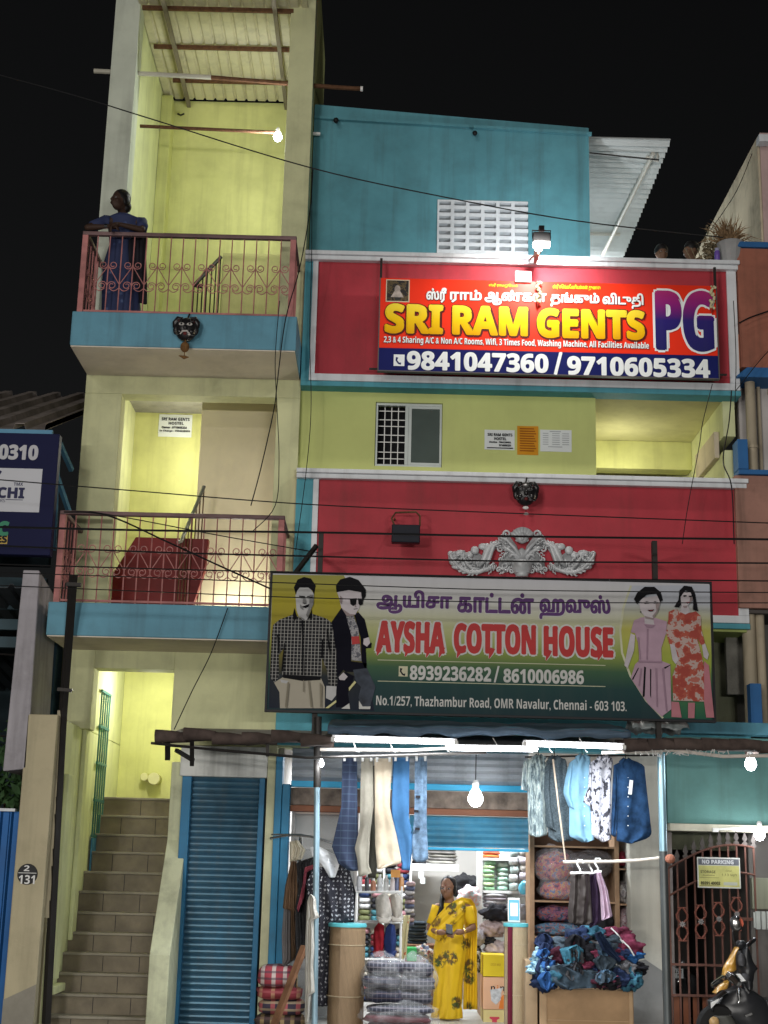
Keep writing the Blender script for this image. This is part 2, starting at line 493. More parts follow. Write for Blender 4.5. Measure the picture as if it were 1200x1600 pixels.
# grille gate leaning on the left stair wall
gg = MB()
gx = SL+.03
for i in range(5): gg.tube([(gx, 16.55+i*.13, 2.0), (gx, 16.55+i*.13, 3.65)], .011, 6)
for z in (2.0, 2.4, 2.82, 3.24, 3.65): gg.box(gx-.012, gx+.012, 16.53, 17.09, z-.015, z+.015)
gate_i = gg.build('stair_gate', M('green_metal', (.05, .16, .15), .5, .2), hb)
MB().box(gx-.008, gx+.008, 16.55, 17.08, 1.25, 1.98).build('gate_panel', M('blue_metal', (.05, .18, .32), .5), gate_i, bevel=.004)
mb = MB(); mb.tube([(XX(241, 1217, 18.0), 18.1, ZZ(241, 1217, 18.0)), (XX(241, 1217, 18.0), 17.95, ZZ(241, 1217, 18.0))], .075, 20)
mb.tube([(XX(228, 1214, 18.0)-.02, 18.1, ZZ(228, 1214, 18.0)), (XX(228, 1214, 18.0)-.02, 17.98, ZZ(228, 1214, 18.0))], .05, 18)
mb.build('drain_pipe_cap', M('cream_pvc', (.66, .64, .36), .5), hb, bevel=.006)

# --- balcony slabs, soffits
for zb, zt in ((s1b, s1t), (s2b, s2t)):
    MB().box(TL, TR-.01, BL, TY-.001, zb+.012, zt).build('balcony_slab', SKY_BLUE, hb, bevel=.012)
    MB().box(TL+.01, TR-.02, BL+.012, TY-.001, zb, zb+.0115).build('balcony_soffit', PEACH, hb)
    P_('floor_slab', CONC, TL+.06, TR-.1, TY-.0005, 17.95, zt-.16, zt-.003)
# --- first floor of the tower
f1z = ZZ(300, 618, TY)
oxl, oxr = XX(180, 760, TY), XX(427, 760, TY)
P_('tower_wall', OLIVE, TL, TR, TY, TY+.25, f1z, s2b+.1)
P_('tower_wall', OLIVE, TL, oxl, TY, TY+.25, s1t, f1z-.0005)
P_('tower_wall', OLIVE, oxr, TR, TY, TY+.25, s1t, f1z-.0005)
P_('tower_side_wall', LIME2, TL, TL+.2, TY+.2505, 18.1, s1t, s2t)
P_('tower_side_wall', BEIGE, TR-.22, TR, TY+.2505, 18.1, s1t, s2t)
P_('tower_back_wall', LIME, TL, TR, 17.75, 17.9, s1t, s2t)
wx = XX(312, 700, 16.7)
P_('stair_flight_wall', M('flight_plaster', (.68, .61, .43), .8, var=.06, bump=.1, grime=.1), wx, TR-.23, 16.7, 16.82, s1t, s2t-.2)
mb = MB(); Yr = 16.1
mb.prism([(p.x, p.z) for p in (at(168, 950, Yr), at(174, 900, Yr), at(212, 839, Yr), at(326, 842, Yr), at(320, 890, Yr), at(300, 950, Yr))], Yr, Yr+.12)
mb.build('stair_string', M('maroon_paint', (.16, .012, .012), .5, var=.2, grime=.25), hb, bevel=.008)
mb = MB(); a, b = at(319, 760, 16.2), at(283, 846, 15.95); mb.tube([a, b, b+Vector((-.03, -.05, -.02))], .022, 10)
mb.build('handrail', M('steel_rail', (.35, .37, .36), .35, .8), hb, smooth='auto')
mb = MB()
for i in range(7):
    t = i/6; p = a.lerp(b, t); mb.tube([p, Vector((p.x, p.y, s1t))], .008, 6)
mb.build('handrail_balusters', RUST, hb)
# --- second floor of the tower: open front between two pillars
uxl, uxr = XX(196, 330, TY), XX(441, 330, TY)
P_('tower_pillar', M('lit_pillar_paint', (.58, .62, .52), .8, var=.1, streak=.35, grime=.2, bump=.12), TL, uxl, TY, TY+.3, s2t, z_top)  # left pillar coloured paler and cooler for the whitish light on it
P_('tower_pillar', OLIVE, uxr, TR, TY, TY+.3, s2t, z_top)
P_('tower_side_wall', LIME2, TL, uxl-.03, TY+.3005, 18.1, s2t+.001, z_top-.3)
P_('tower_side_wall', LIME, uxr+.03, TR, TY+.3005, 18.1, s2t+.001, z_top-.3)
P_('tower_back_wall', LIME, TL, TR, 17.9, 18.1, s2t+.001, 12.08)
mb = MB(); mb.box(uxl-.028, uxl+.12, 17.62, 17.9, s2t, 12.0); mb.build('wall_pilaster', LIME, hb, bevel=.006)
Yp = 16.6
P_('landing_parapet', M('dull_lime_paint', (.43, .42, .17), .8, grime=.3), XX(346, 440, Yp), uxr+.029, Yp, Yp+.12, s2t, ZZ(390, 396, Yp))
mb = MB(); a, b = at(345, 402, 16.5), at(303, 446, 16.1); mb.tube([a, b, b+Vector((.1, -.02, -.02))], .025, 8)
for i in range(7):
    t = i/6; p = a.lerp(b, t); mb.tube([p, Vector((p.x, p.y, s2t))], .009, 6)
mb.build('handrail', STEEL, hb)
# metal sheet roof of the tower
zr = 12.0
def corr(x0, x1, y0, y1, z, pitch, h, th=.006, along='y', rib=.28):
    """trapezoidal sheet, ribs run along y"""
    mb = MB(); xs = []; x = x0
    while x < x1:
        for dx, dz in ((0, 0), (pitch*(1-rib)-.02, 0), (pitch*(1-rib), h), (pitch-.02, h)): xs.append((min(x+dx, x1), dz))
        x += pitch
    xs.append((x1, 0)); vs, fs = [], []
    for y in (y0, y1):
        for px, dz in xs: vs.append((px, y, z+dz))
        for px, dz in xs: vs.append((px, y, z+dz+th))
    n = len(xs)
    for i in range(n-1): fs += [(i, i+1, 2*n+i+1, 2*n+i), (n+i, 3*n+i, 3*n+i+1, n+i+1), (i, n+i, n+i+1, i+1), (2*n+i, 2*n+i+1, 3*n+i+1, 3*n+i)]
    return mb.add(vs, fs)
rf = corr(uxl-.02, TR-.1, 14.6, 17.85, zr+.075, .145, .03, rib=.2).build('roof_sheet', M('cream_sheet', (.64, .60, .42), .5, .1, var=.08, streak=.3, grime=.2), hb)
mb = MB()
for py, xl in ((130, 270), (78, 240), (18, 222)):
    d = fw + RT*((350-600)/FPX) + UP*((800-py)/FPX); Y = (zr-1.75)/d.z*d.y
    mb.box(XX(xl, py, Y), uxr+.03, Y-.02, Y+.02, zr, zr+.05)
mb.build('purlin', RUST, rf)
mb = MB()
for xb in (-2.86, -1.5): mb.box(xb-.025, xb+.025, 14.6, 17.85, zr-.052, zr-.002)
mb.build('rafter', M('grey_rafter', (.22, .19, .14), .7, .2, grime=.4), rf)
P_('tower_beam', OLIVE, TL, TR, TY-.002, TY+.28, z_top-.5, z_top+.3)

# --- railings of the two balconies
def railing(zf, zt, label):
    r = MB(); z0 = zf+.03
    xs0, xs1 = TL+.07, TR-.09
    y0 = BL+.07
    top = MB(); top.box(xs0-.035, xs1+.035, y0-.03, y0+.03, zt-.045, zt); top.box(xs0-.03, xs0+.03, y0+.031, TY, zt-.045, zt-.001); top.box(xs1-.03, xs1+.03, y0+.031, TY, zt-.045, zt-.001)
    rail = top.build('railing', [M('railing_top', (.16, .10, .10), .5, .2, var=.4, scale=2)], hb, bevel=.008)
    for x in (xs0, xs1): MB().box(x-.032, x+.032, y0-.032, y0+.032, zf, zt-.046).build('railing_post', PINKP, rail, bevel=.004)
    MB().box(xs0+.033, xs1-.033, y0-.012, y0+.012, z0-.01, z0+.012).build('bottom_rail', PINKP, rail)
    nb = 17; sp = (xs1-xs0)/nb
    for i in range(1, nb):
        x = xs0+i*sp
        MB().tube([(x, y0, zf+.01), (x, y0, zt-.046)], .0072, 6).build('baluster', PINKP, rail)
    for x in (xs0, xs1):
        for i in range(1, 6): MB().tube([(x, y0+i*.14, zf+.01), (x, y0+i*.14, zt-.046)], .0095, 6).build('baluster', PINKP, rail)
    H = zt-zf; zA, zB = zf+H*.60, zf+H*.36; R_ = sp*.36
    def scrolls(org, ax):
        def tr(pts): return [Vector(org)+Vector((p.x*ax[0], p.x*ax[1], p.z)) for p in pts]
        mb = MB()
        for sg in (-1, 1):
            mb.tube(tr(spiral((sg*(R_+.004), 0, zA), R_, R_*.35, PI/2+sg*PI/2, sg*1.4)), .0055, 5)
            mb.tube(tr([Vector((0, 0, zA-.01)), Vector((sg*sp*.96, 0, zB+.01))]), .0055, 5)
            mb.tube(tr(spiral((sg*(R_+.004), 0, zB-.01), R_, R_*.35, PI/2+sg*PI/2, -sg*1.4)), .0055, 5)
            mb.tube(tr([Vector((sg*sp*(.18+.8*k/8), 0, zB-.04-.035*math.sin(PI*k/8))) for k in range(9)]), .0055, 5)
        return mb
    for i in range(2, nb, 2): scrolls((xs0+i*sp, y0, 0), (1, 0)).build('scroll', PINKP, rail)
    for y in (y0+.28, y0+.56): scrolls((xs0, y, 0), (0, 1)).build('scroll', PINKP, rail)
    return rail
railing(s1t, ZZ(280, 800, BL), '')
railing(s2t, ZZ(290, 362, BL), '')

# --- main block: two crimson parapets
MX1 = XX(1149, 500, MY)
def parapet(pt, pb, pml, pmr, name):
    z1, z0 = ZZ(800, pt, MY), ZZ(800, pb, MY)
    p = MB().box(TR+.001, MX1, MY, MY+.2, z0, z1).build('parapet', RED, hb)
    xb = XX(486, (pt+pb)/2, MY)
    MB().box(TR+.002, xb, MY-.012, MY-.001, z0+.001, z1-.09).build('edge_strip', TEAL, p, bevel=.003)
    fr = MB(); w = .085
    fr.box(xb, MX1+.02, MY-.035, MY-.001, z0+.001, z0+w); fr.box(xb, xb+w*.75, MY-.034, MY-.001, z0+w+.001, z1-w-.001)
    fr.box(MX1-w*1.1, MX1+.019, MY-.034, MY-.001, z0+w+.001, z1-w-.001)
    fr.build('parapet_frame', WHITE, p, bevel=.006)
    cp = MB(); cp.box(TR+.002, MX1+.05, MY-.115, MY+.25, z1-.05, z1); cp.box(TR+.002, MX1+.035, MY-.085, MY-.001, z1-w-.02, z1-.051)
    cp.build('coping', WHITE, p, bevel=.008)
    MB().box(TR+.002, MX1+.03, MY-.02, MY+.22, z0-.06, z0-.001).build('soffit_trim', TEAL, p, bevel=.005)
    return z0-.06, z1
ub0, ub1 = parapet(404, 603, 0, 0, 'upper')
lb0, lb1 = parapet(743, 966, 0, 0, 'lower')
# recessed lime wall with a sliding window
WY = 15.68
cx = XX(931, 680, WY)
wx0, wx1, wz0, wz1 = rc(586, 629, 691, 729, WY)
mb = MB(); mb.box(TR, wx0, WY, WY+.2, lb1-.01, ub0-.0005); mb.box(wx1, cx, WY, WY+.2, lb1-.01, ub0-.0005)
mb.box(wx0+.0005, wx1-.0005, WY+.0003, WY+.2, lb1-.01, wz0); mb.box(wx0+.0005, wx1-.0005, WY+.0003, WY+.2, wz1, ub0-.0005)
mb.build('corridor_wall', M('lime_paint_bright', (.55, .60, .22), .75, var=.07, streak=.1, bump=.08), hb)
fw_ = MB(); t = .03
xm = wx0+(wx1-wx0)*.47
fw_.box(wx0+.004, wx1-.004, WY+.03, WY+.09, wz0, wz0+t); fw_.box(wx0+.004, wx1-.004, WY+.03, WY+.09, wz1-t, wz1)
fw_.box(wx0+.004, wx0+t, WY+.031, WY+.09, wz0+t, wz1-t); fw_.box(wx1-t, wx1-.004, WY+.031, WY+.09, wz0+t, wz1-t); fw_.box(xm-.02, xm+.02, WY+.031, WY+.09, wz0+t, wz1-t)
win = fw_.build('window', ALU, hb, bevel=.003)
MB().box(xm+.021, wx1-t-.001, WY+.055, WY+.063, wz0+t+.001, wz1-t-.001).build('window_pane', M('window_glass', (.09, .115, .105), .12, spec=.7), win)
sash = MB(); sash.box(xm+.021, xm+.055, WY+.04, WY+.054, wz0+t, wz1-t); sash.box(xm+.056, wx1-t, WY+.04, WY+.054, wz1-t-.03, wz1-t); sash.box(xm+.056, wx1-t, WY+.04, WY+.054, wz0+t, wz0+t+.03)
sash.build('window_sash', ALU, win)
gr = MB(); xa, xb = wx0+t, xm-.02; hh = wz1-wz0-2*t
for f in (.25, .5, .75): gr.box(xa+(xb-xa)*f-.005, xa+(xb-xa)*f+.005, WY+.1, WY+.11, wz0+t, wz1-t)
for f in (.02, .12, .23, .40, .52, .67, .78, .93): gr.box(xa, xb, WY+.095, WY+.099, wz0+t+hh*f-.005, wz0+t+hh*f+.005)
gr.build('window_grille', WHITEP, win)
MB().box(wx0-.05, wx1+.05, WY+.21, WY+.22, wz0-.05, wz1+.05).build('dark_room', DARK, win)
# open corridor at the right end
cz = ub0-.005
P_('corridor_ceiling', M('corridor_ceiling_paint', (.56, .54, .28), .8, grime=.2), cx-.3, MX1, WY+.01, 20.5, cz+.011, cz+.12)
P_('corridor_side_wall', LIME, cx-.2, cx-.0005, WY+.201, 20.5, lb1-.3, cz+.01)
P_('corridor_back_wall', BEIGE, cx-.2, MX1, 20.5, 20.6, lb1-.4, cz+.01)
P_('corridor_floor', CONC, cx-.2, MX1, WY+.02, 20.5, lb1-.55, lb1-.45)
mb = MB(); mb.box(MX1-.14, MX1, WY+.01, 17.0, cz-.42, cz+.01); mb.box(MX1-.14, MX1, 17.0, 20.5, lb1-.3, cz+.01); mb.box(MX1-.139, MX1-.001, WY+.0105, 17.0, lb1-.3, lb1+.42)
mb.build('corridor_wall_right', LIME2, hb)
mb = MB(); mb.box(MX1-.2, MX1-.141, 15.9, 16.9, cz-.62, cz-.3); mb.build('sunshade', BEIGE, hb, bevel=.008)
P_('corridor_beam', LIME, cx, MX1-.141, 17.35, 17.6, cz-.36, cz+.009)
lampholder = MB().tube([at(981, 630, 16.3), at(981, 634, 16.3)+Vector((0, 0, -.05))], .02, 8).build('lamp_holder', WHITEP, hb)
# downpipes between the two houses
P_('wall_below', M('grey_green_plaster', (.20, .21, .14), .85, var=.2, streak=.6, grime=.5, bump=.2), 2.9, MX1+.15, 16.3, 16.5, 2.0, lb0+.1)
P_('patch_wall', M('bare_cement', (.27, .26, .23), .9, var=.3, grime=.5, bump=.4), XX(1134, 1000, 15.9), XX(1166, 1000, 15.9), 15.9, 15.98, ZZ(1150, 1085, 15.9), lb0-.001)
P_('soffit', M('green_soffit', (.36, .42, .14), .8), 2.5, MX1, MY+.02, 16.3, lb0-.03, lb0-.0005)

# --- rooftop room in blue with a block screen
PY = 16.0
pa, pb_ = at(489, 163, PY), at(921, 200, PY)
px1 = XX(921, 300, PY)
jx0, jx1, jz0, jz1 = rc(683, 314, 825, 406, PY)
PT = M('penthouse_paint', (.10, .29, .345), .7, var=.16, streak=.5, grime=.22, bump=.2, bscale=16)
zb_ = ub1-.1
mb = MB(); mb.prism([(TR+.01, zb_), (jx0, zb_), (jx0, pa.z+(pb_.z-pa.z)*(jx0-pa.x)/(px1-pa.x)), (TR+.01, pa.z)], PY, PY+.2)
mb.prism([(jx0, jz1), (jx1, jz1), (jx1, pa.z+(pb_.z-pa.z)*(jx1-pa.x)/(px1-pa.x)), (jx0, pa.z+(pb_.z-pa.z)*(jx0-pa.x)/(px1-pa.x))], PY+.0004, PY+.2)
mb.prism([(jx1, zb_), (px1, zb_), (px1, pb_.z), (jx1, pa.z+(pb_.z-pa.z)*(jx1-pa.x)/(px1-pa.x))], PY, PY+.2)
mb.build('rooftop_room_wall', PT, hb)
c1, c2 = at(489, 185, PY), at(921, 211, PY)
MB().prism([(TR+.01, c1.z-.02), (px1+.03, c2.z-.02), (px1+.03, c2.z+.015), (TR+.01, c1.z+.015)], PY-.05, PY-.0005).build('wall_ledge', PT, hb)
MB().box(TR+.02, px1-.02, PY+3.4, PY+3.5, zb_, pb_.z-.05).build('rooftop_room_wall', PT, hb)
MB().box(px1-.15, px1-.001, PY+.2005, PY+3.4, zb_, pb_.z-.01).build('rooftop_room_wall', PT, hb)
js = MB(); nc, nr = 6, 8
cw, ch = (jx1-jx0)/nc, (jz1-jz0)/nr
for i in range(nc+1): js.box(jx0+i*cw-(.022 if 0 < i < nc else 0)-.0, jx0+i*cw+.022 if i < nc else jx1, PY-.012, PY+.1, jz0, jz1)
for k in range(nr+1): js.box(jx0, jx1, PY-.0105, PY+.1, max(jz0, jz0+k*ch-.024), min(jz1, jz0+k*ch+.024))
jal = js.build('block_screen', M('screen_white', (.66, .70, .73), .7, var=.08, grime=.2, streak=.2), hb)
jd = MB()
for i in range(nc):
    for k in range(nr): jd.prismx([(PY+.02, jz0+k*ch+.022), (PY+.1, jz0+k*ch+ch*.45), (PY+.1, jz0+k*ch+.022)], jx0+i*cw+.02, jx0+(i+1)*cw-.02)
jd.build('block_sill', WHITE, jal)
MB().box(jx0-.02, jx1+.02, PY+.2005, PY+.22, jz0-.05, jz1+.02).build('screen_backing', DARK, jal)
P_('roof_slab', CONC, TR+.05, MX1, MY+.22, 21, ub1-.4, ub1-.2)
# flat white sheet canopy at the right of the rooftop room
zc = at(1047, 222, 16.3).z
cxa, cxb = px1+.005, XX(1047, 222, 16.3)
vs, fs, k = [], [], 60
mbc = MB(); n = 27
rows = []
for i in range(n*4+1):
    y = 16.25 + 3.9*i/(n*4); z = zc + .036*math.sin(i*PI/2*1.0)
    rows.append([Vector((cxa, y, z)), Vector((cxb, y, z)), Vector((cxb, y, z+.006)), Vector((cxa, y, z+.006))])
mbc.loft(rows)
cn = mbc.build('canopy_sheet', M('white_sheet', (.66, .70, .70), .45, .1, var=.06, streak=.2), hb)
mb = MB(); mb.tube([(cxb-.18, 16.5, zc-.06), (cxb-.34, 19.6, zc-.06)], .03, 8); mb.tube([(cxa, 18.9, zc-.06), (cxb-.2, 18.9, zc-.06)], .025, 8); mb.tube([(cxb-.25, 16.6, zc-.05), (cxb-.1, 16.62, zc-.1), (cxb-.1, 16.62, zc+.05)], .018, 6)
mb.build('canopy_pipe', M('pale_pipe', (.6, .58, .52), .5), cn)
mb = MB(); mb.bar(at(921, 239, 16.4), at(1030, 250, 16.4), .015); mb.build('canopy_cable', STEEL, cn)

# --- ground floor shop front
GY = 15.5
SFZ = .16
sx0, sx1 = XX(285, 1400, GY), XX(402, 1400, GY)
shz = ZZ(340, 1214, GY)
st = MB(); n = 40
rows = []
for i in range(n*4+1):
    z = .05 + (shz-.05)*i/(n*4); y = GY+.07 + (0, .004, .030, .012)[i % 4]
    rows.append([Vector((sx0+.03, y, z)), Vector((sx1-.03, y, z)), Vector((sx1-.03, y+.01, z)), Vector((sx0+.03, y+.01, z))])
st.loft(rows)
sh = st.build('narrow_shutter', M('blue_shutter', (.07, .17, .25), .35, .4, var=.4, scale=1.2, streak=.6, grime=.35, dirt=(.16, .15, .13)), hb)
mb = MB(); mb.box(sx0-.07, sx0+.029, GY-.01, GY+.12, .05, shz); mb.box(sx1-.029, sx1+.03, GY-.01, GY+.12, .05, shz)
mb.build('shutter_guide', M('guide_blue', (.03, .15, .28), .5, .1, grime=.4), sh, bevel=.005)
P_('shutter_lintel', M('lintel_white', (.62, .63, .60), .7, var=.1, streak=.6, grime=.35), sx0-.1, sx1+.05, GY-.03, GY+.16, shz+.001, ZZ(340, 1166, GY), bevel=.01)
P_('pillar', M('cream_pillar_paint', (.58, .58, .38), .8, var=.1, streak=.4, grime=.3), sx1+.052, XX(424, 1400, GY), GY-.012, GY+.4, 0, ZZ(412, 1165, GY))
bxl, bxr = XX(425, 1350, GY)+.002, XX(449, 1350, GY)
mb = MB(); mb.box(bxl, bxl+.075, GY-.06, GY+.2, .04, ZZ(436, 1180, GY)); mb.box(bxl+.08, bxr, GY-.045, GY+.2, .04, ZZ(436, 1225, GY))
mb.build('door_frame', M('frame_blue', (.03, .17, .30), .5, .1, var=.25, grime=.3), hb, bevel=.006)
# fascia: rolled shutter, planks, second shutter
ox0, ox1 = bxr+.002, XX(828, 1350, GY)
def slats(z0, z1, y, p, mat, name, par):
    k = max(2, int((z1-z0)/p)); rows = []
    for i in range(k*4+1):
        z = z0+(z1-z0)*i/(k*4); yy = y+.02*math.sin(i*PI/2)
        rows.append([Vector((ox0, yy, z)), Vector((ox1, yy, z)), Vector((ox1, yy+.012, z)), Vector((ox0, yy+.012, z))])
    return MB().loft(rows).build(name, mat, par)
zf = lambda py: ZZ(640, py, GY+.1)
slats(zf(1226), zf(1150), GY+.12, .07, M('grey_slats', (.50, .53, .56), .4, .4, var=.15, streak=.5), 'shutter_box', hb)
P_('shutter_bar', M('bar_blue', (.04, .35, .60), .4, .1), ox0, ox1, GY+.06, GY+.14, zf(1234), zf(1224))
P_('plank_lintel', M('old_planks', (.20, .16, .13), .8, var=.5, scale=7, streak=.5), ox0, ox1, GY+.08, GY+.2, zf(1262), zf(1235))
P_('wood_lintel', M('reddish_wood', (.22, .09, .05), .6, var=.2), ox0, ox1, GY+.05, GY+.2, zf(1272), zf(1262.5))
ox0_ = ox0; ox0 = XX(640, 1300, GY)
sl = slats(zf(1322), zf(1273), GY+.14, .055, M('blue_slats', (.10, .30, .42), .4, .3, var=.4, scale=2, streak=.4, dirt=(.3, .32, .32)), 'rolled_shutter', hb)
ox0 = ox0_
P_('shutter_edge', M('bar_blue', (.04, .35, .60), .4, .1), XX(640, 1300, GY), ox1, GY+.11, GY+.17, zf(1327), zf(1322.5))
# shop room
IZ = 3.05
SHB = 18.6
shopw = M('shop_wall', (.46, .44, .41), .8, var=.06, grime=.1)
P_('shop_floor', M('floor_tiles', (.55, .54, .50), .3, var=.06, grime=.15), bxl, 2.9, GY-.2, SHB, .02, SFZ)
P_('shop_back_wall', shopw, bxl, 2.9, SHB, SHB+.1, SFZ, IZ)
P_('shop_side_wall', shopw, bxl, bxl+.07, GY+.21, SHB, SFZ, IZ)
P_('shop_side_wall', shopw, 2.75, 2.9, GY+.21, SHB, SFZ, IZ)
P_('shop_ceiling', shopw, bxl, 2.9, GY+.21, SHB, IZ, IZ+.1)
mb = MB(); mb.box(XX(985, 1400, GY), XX(1041, 1400, GY), GY, GY+.2, 0, ZZ(1010, 1175, GY)); mb.build('shop_pier', M('pier_paint', (.55, .54, .47), .8, var=.08, streak=.3, grime=.25), hb, bevel=.008)
MB().prism([(p.x, p.z) for p in (at(987, 1600, GY), at(1042, 1600, GY), at(1041, 1521, GY), at(1008, 1499, GY), at(988, 1504, GY))], GY-.006, GY-.0005).build('pier_stain', M('stain_grey', (.25, .25, .24), .85, grime=.3), hb)
P_('fascia_beam', TEAL, XX(430, 1140, GY), MX1, GY+.03, GY+.3, ZZ(640, 1168, GY), ZZ(640, 1118, GY))
P_('wall_band', OLIVE, TR+.251, MX1-.9, GY+.14, GY+.3, ZZ(640, 1117, GY), lb0+.06)
# small metal bits on the roof edge
# ================================================================ neighbour on the right
NY = 15.42
ORANGE = M('terracotta_paint', (.36, .135, .09), .75, var=.14, streak=.5, grime=.3, bump=.1)
NBLUE = M('ultramarine_paint', (.03, .13, .33), .6, var=.15, streak=.2)
nb = thing('terracotta_house', 'terracotta and beige house with blue trim beside the hostel', 'house', (5.2, 16, 0))
nx = XX(1155, 480, NY)
def Q_(name, mat, x0, x1, y0, y1, z0, z1, bevel=.008, par=None): return BX(name, mat, par or nb, x0, x1, y0, y1, z0, z1, bevel)
z = lambda py: ZZ(1180, py, NY)
Q_('balcony_wall', ORANGE, nx, 8, NY, NY+.15, z(574), z(388))
MB().prism([(nx-.06, z(590)), (8, z(590)), (8, z(575)), (nx+.06, z(575)), (nx-.06, z(588))], NY-.02, NY+.5).build('balcony_trim', NBLUE, nb)
Q_('balcony_coping', NBLUE, nx-.02, 8, NY-.03, NY+.2, z(387.5), z(379))
Q_('balcony_return', M('orange_side', (.48, .20, .10), .75), nx-.035, nx-.001, NY+.05, NY+.9, z(574), z(520))
hx = XX(1187, 300, 15.75)
Q_('upper_wall', M('pinkish_plaster', (.52, .38, .36), .8, streak=.3, grime=.3), hx+.03, 9, 15.75, 15.9, z(380), ZZ(1187, 207, 15.75))
Q_('upper_side_wall', M('stained_cream_plaster', (.58, .50, .36), .85, var=.12, streak=.5, grime=.5, bump=.2), hx, hx+.029, 15.76, 26.0, z(600), ZZ(1187, 213, 15.75))
Q_('roof_edge', WHITE, hx-.02, 9, 15.6, 15.74, ZZ(1187, 220, 15.6), ZZ(1187, 209, 15.6))
Q_('middle_wall', M('pale_plaster', (.50, .47, .45), .8, streak=.4, grime=.2), nx+.05, 8, 15.8, 15.95, z(735), z(575))
Q_('balcony_wall', M('brown_terracotta', (.34, .18, .14), .75, var=.15, streak=.5, grime=.4), XX(1152, 850, NY), 8, NY, NY+.15, z(950), z(743))
mb = MB(); mb.box(XX(1152, 715, NY), 8, NY-.04, NY+.2, z(742.5), z(735)); mb.box(XX(1152, 715, NY), XX(1168, 715, NY), NY-.039, NY+.2, z(734.5), z(688))
mb.build('balcony_coping', NBLUE, nb, bevel=.006)
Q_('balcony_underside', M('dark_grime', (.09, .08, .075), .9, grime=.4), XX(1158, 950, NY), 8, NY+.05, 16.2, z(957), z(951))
Q_('lower_wall', M('grey_plaster', (.22, .21, .19), .9, var=.2, streak=.6, grime=.5, bump=.2), XX(1150, 1050, 16.2), 8, 16.2, 16.4, 2.8, z(950))
PVC = M('old_pvc', (.42, .36, .26), .6, streak=.5, grime=.4)
for px, r in ((1172, .075), (1190, .05)): x = XX(px, 1040, 15.6); MB().tube([(x, 15.6, z(1150)), (x, 15.6, z(945))], r, 14).build('downpipe', PVC, nb, smooth='auto')
x = XX(1173, 640, 15.6); o = MB().tube([(x, 15.6, z(738)), (x, 15.6, z(590))], .06, 12).build('downpipe', PVC, nb, smooth='auto'); MB().tube([(x, 15.6, z(690)), (x, 15.6, z(694))], .07, 12).build('pipe_joint', PVC, o)
x = XX(1186, 640, 15.75); MB().tube([(x, 15.75, z(738)), (x, 15.75, z(590))], .022, 8).build('downpipe', PVC, nb)
Q_('pillar', NBLUE, XX(1173, 1100, 15.35), XX(1191, 1100, 15.35), 15.35, 15.5, z(1138), z(1069))
Q_('slab_edge', M('teal_slab', (.10, .30, .40), .6, streak=.4, grime=.2), XX(1050, 1138, 15.3), 8, 15.3, 15.6, z(1150), z(1131))
# ground floor of the neighbour: teal lintel over the gate
gz = lambda py: ZZ(1120, py, 15.5)
Q_('lintel_wall', M('faded_teal', (.13, .28, .26), .75, var=.15, streak=.4, grime=.2, bump=.15), XX(1042, 1240, 15.5)+.002, 8, 15.5, 15.75, gz(1288), gz(1152))
Q_('lintel_ledge', M('ledge_cream', (.62, .60, .48), .7, streak=.3, grime=.2), XX(1042, 1240, 15.5)+.002, 8, 15.40, 15.749, gz(1300), gz(1288.5))
Q_('gate_pier', M('pale_lilac_plaster', (.40, .36, .35), .8, streak=.4, grime=.3), XX(1046, 1450, 15.6), XX(1058, 1450, 15.6), 15.76, 18, 0, gz(1300))
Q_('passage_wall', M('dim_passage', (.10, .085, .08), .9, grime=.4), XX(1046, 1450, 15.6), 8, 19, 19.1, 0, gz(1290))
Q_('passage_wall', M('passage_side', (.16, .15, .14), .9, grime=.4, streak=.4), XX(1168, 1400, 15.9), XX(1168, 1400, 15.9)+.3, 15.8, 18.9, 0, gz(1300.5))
Q_('wall_panel', M('grey_green_panel', (.26, .27, .20), .7, streak=.4), XX(1168, 1400, 15.9), XX(1185, 1400, 15.9)+.2, 15.7, 15.79, gz(1420), gz(1370))
mb = MB(); mb.tube([at(1120, 1296, 15.38), at(1150, 1294, 15.38), at(1187, 1296, 15.38)], .012, 6); mb.box(*(lambda a: (a.x-.03, a.x+.03, 15.34, 15.38, a.z-.02, a.z+.02))(at(1117, 1297, 15.38)))
mb.build('wire_conduit', WHITEP, nb)
# gate of red-brown bars
gt = thing('iron_gate', 'rust red iron bar gate with spear tips behind the yellow scooter', 'gate', (XX(1110, 1590, 15.35), 15.35, 0))
GR = M('gate_red', (.13, .06, .045), .7, .1, var=.3, grime=.4, dirt=(.12, .1, .09))
GY2 = 15.35
g0, g1 = XX(1047, 1450, GY2), XX(1182, 1450, GY2)
arcz = lambda x: ZZ(1100, 1360, GY2)+.27*math.sin(PI*min(1, max(0, (x-g0)/(g1-g0)*.62+.02)))
nbar = 10
for i in range(nbar+1):
    x = g0+(g1-g0)*i/nbar
    MB().box(x-.009, x+.009, GY2-.009, GY2+.009, .05, arcz(x)).build('bar', GR, gt)
    t = arcz(x)-.005
    MB().prism([(x, t+.15), (x+.028, t+.075), (x+.011, t+.05), (x+.034, t+.025), (x+.012, t), (x-.012, t), (x-.034, t+.025), (x-.011, t+.05), (x-.028, t+.075)], GY2-.008, GY2+.008).build('spear_tip', M('tip_grey', (.08, .07, .065), .6, .3), gt)
for dz in (0, -.28):
    MB().tube([(g0+(g1-g0)*k/16, GY2-.012, arcz(g0+(g1-g0)*k/16)+dz) for k in range(17)], .012, 6).build('arch_bar', GR, gt)
for py in (1508, 1556): MB().box(g0, g1, GY2-.02, GY2+.0, ZZ(1110, py, GY2)-.012, ZZ(1110, py, GY2)+.012).build('cross_bar', GR, gt)
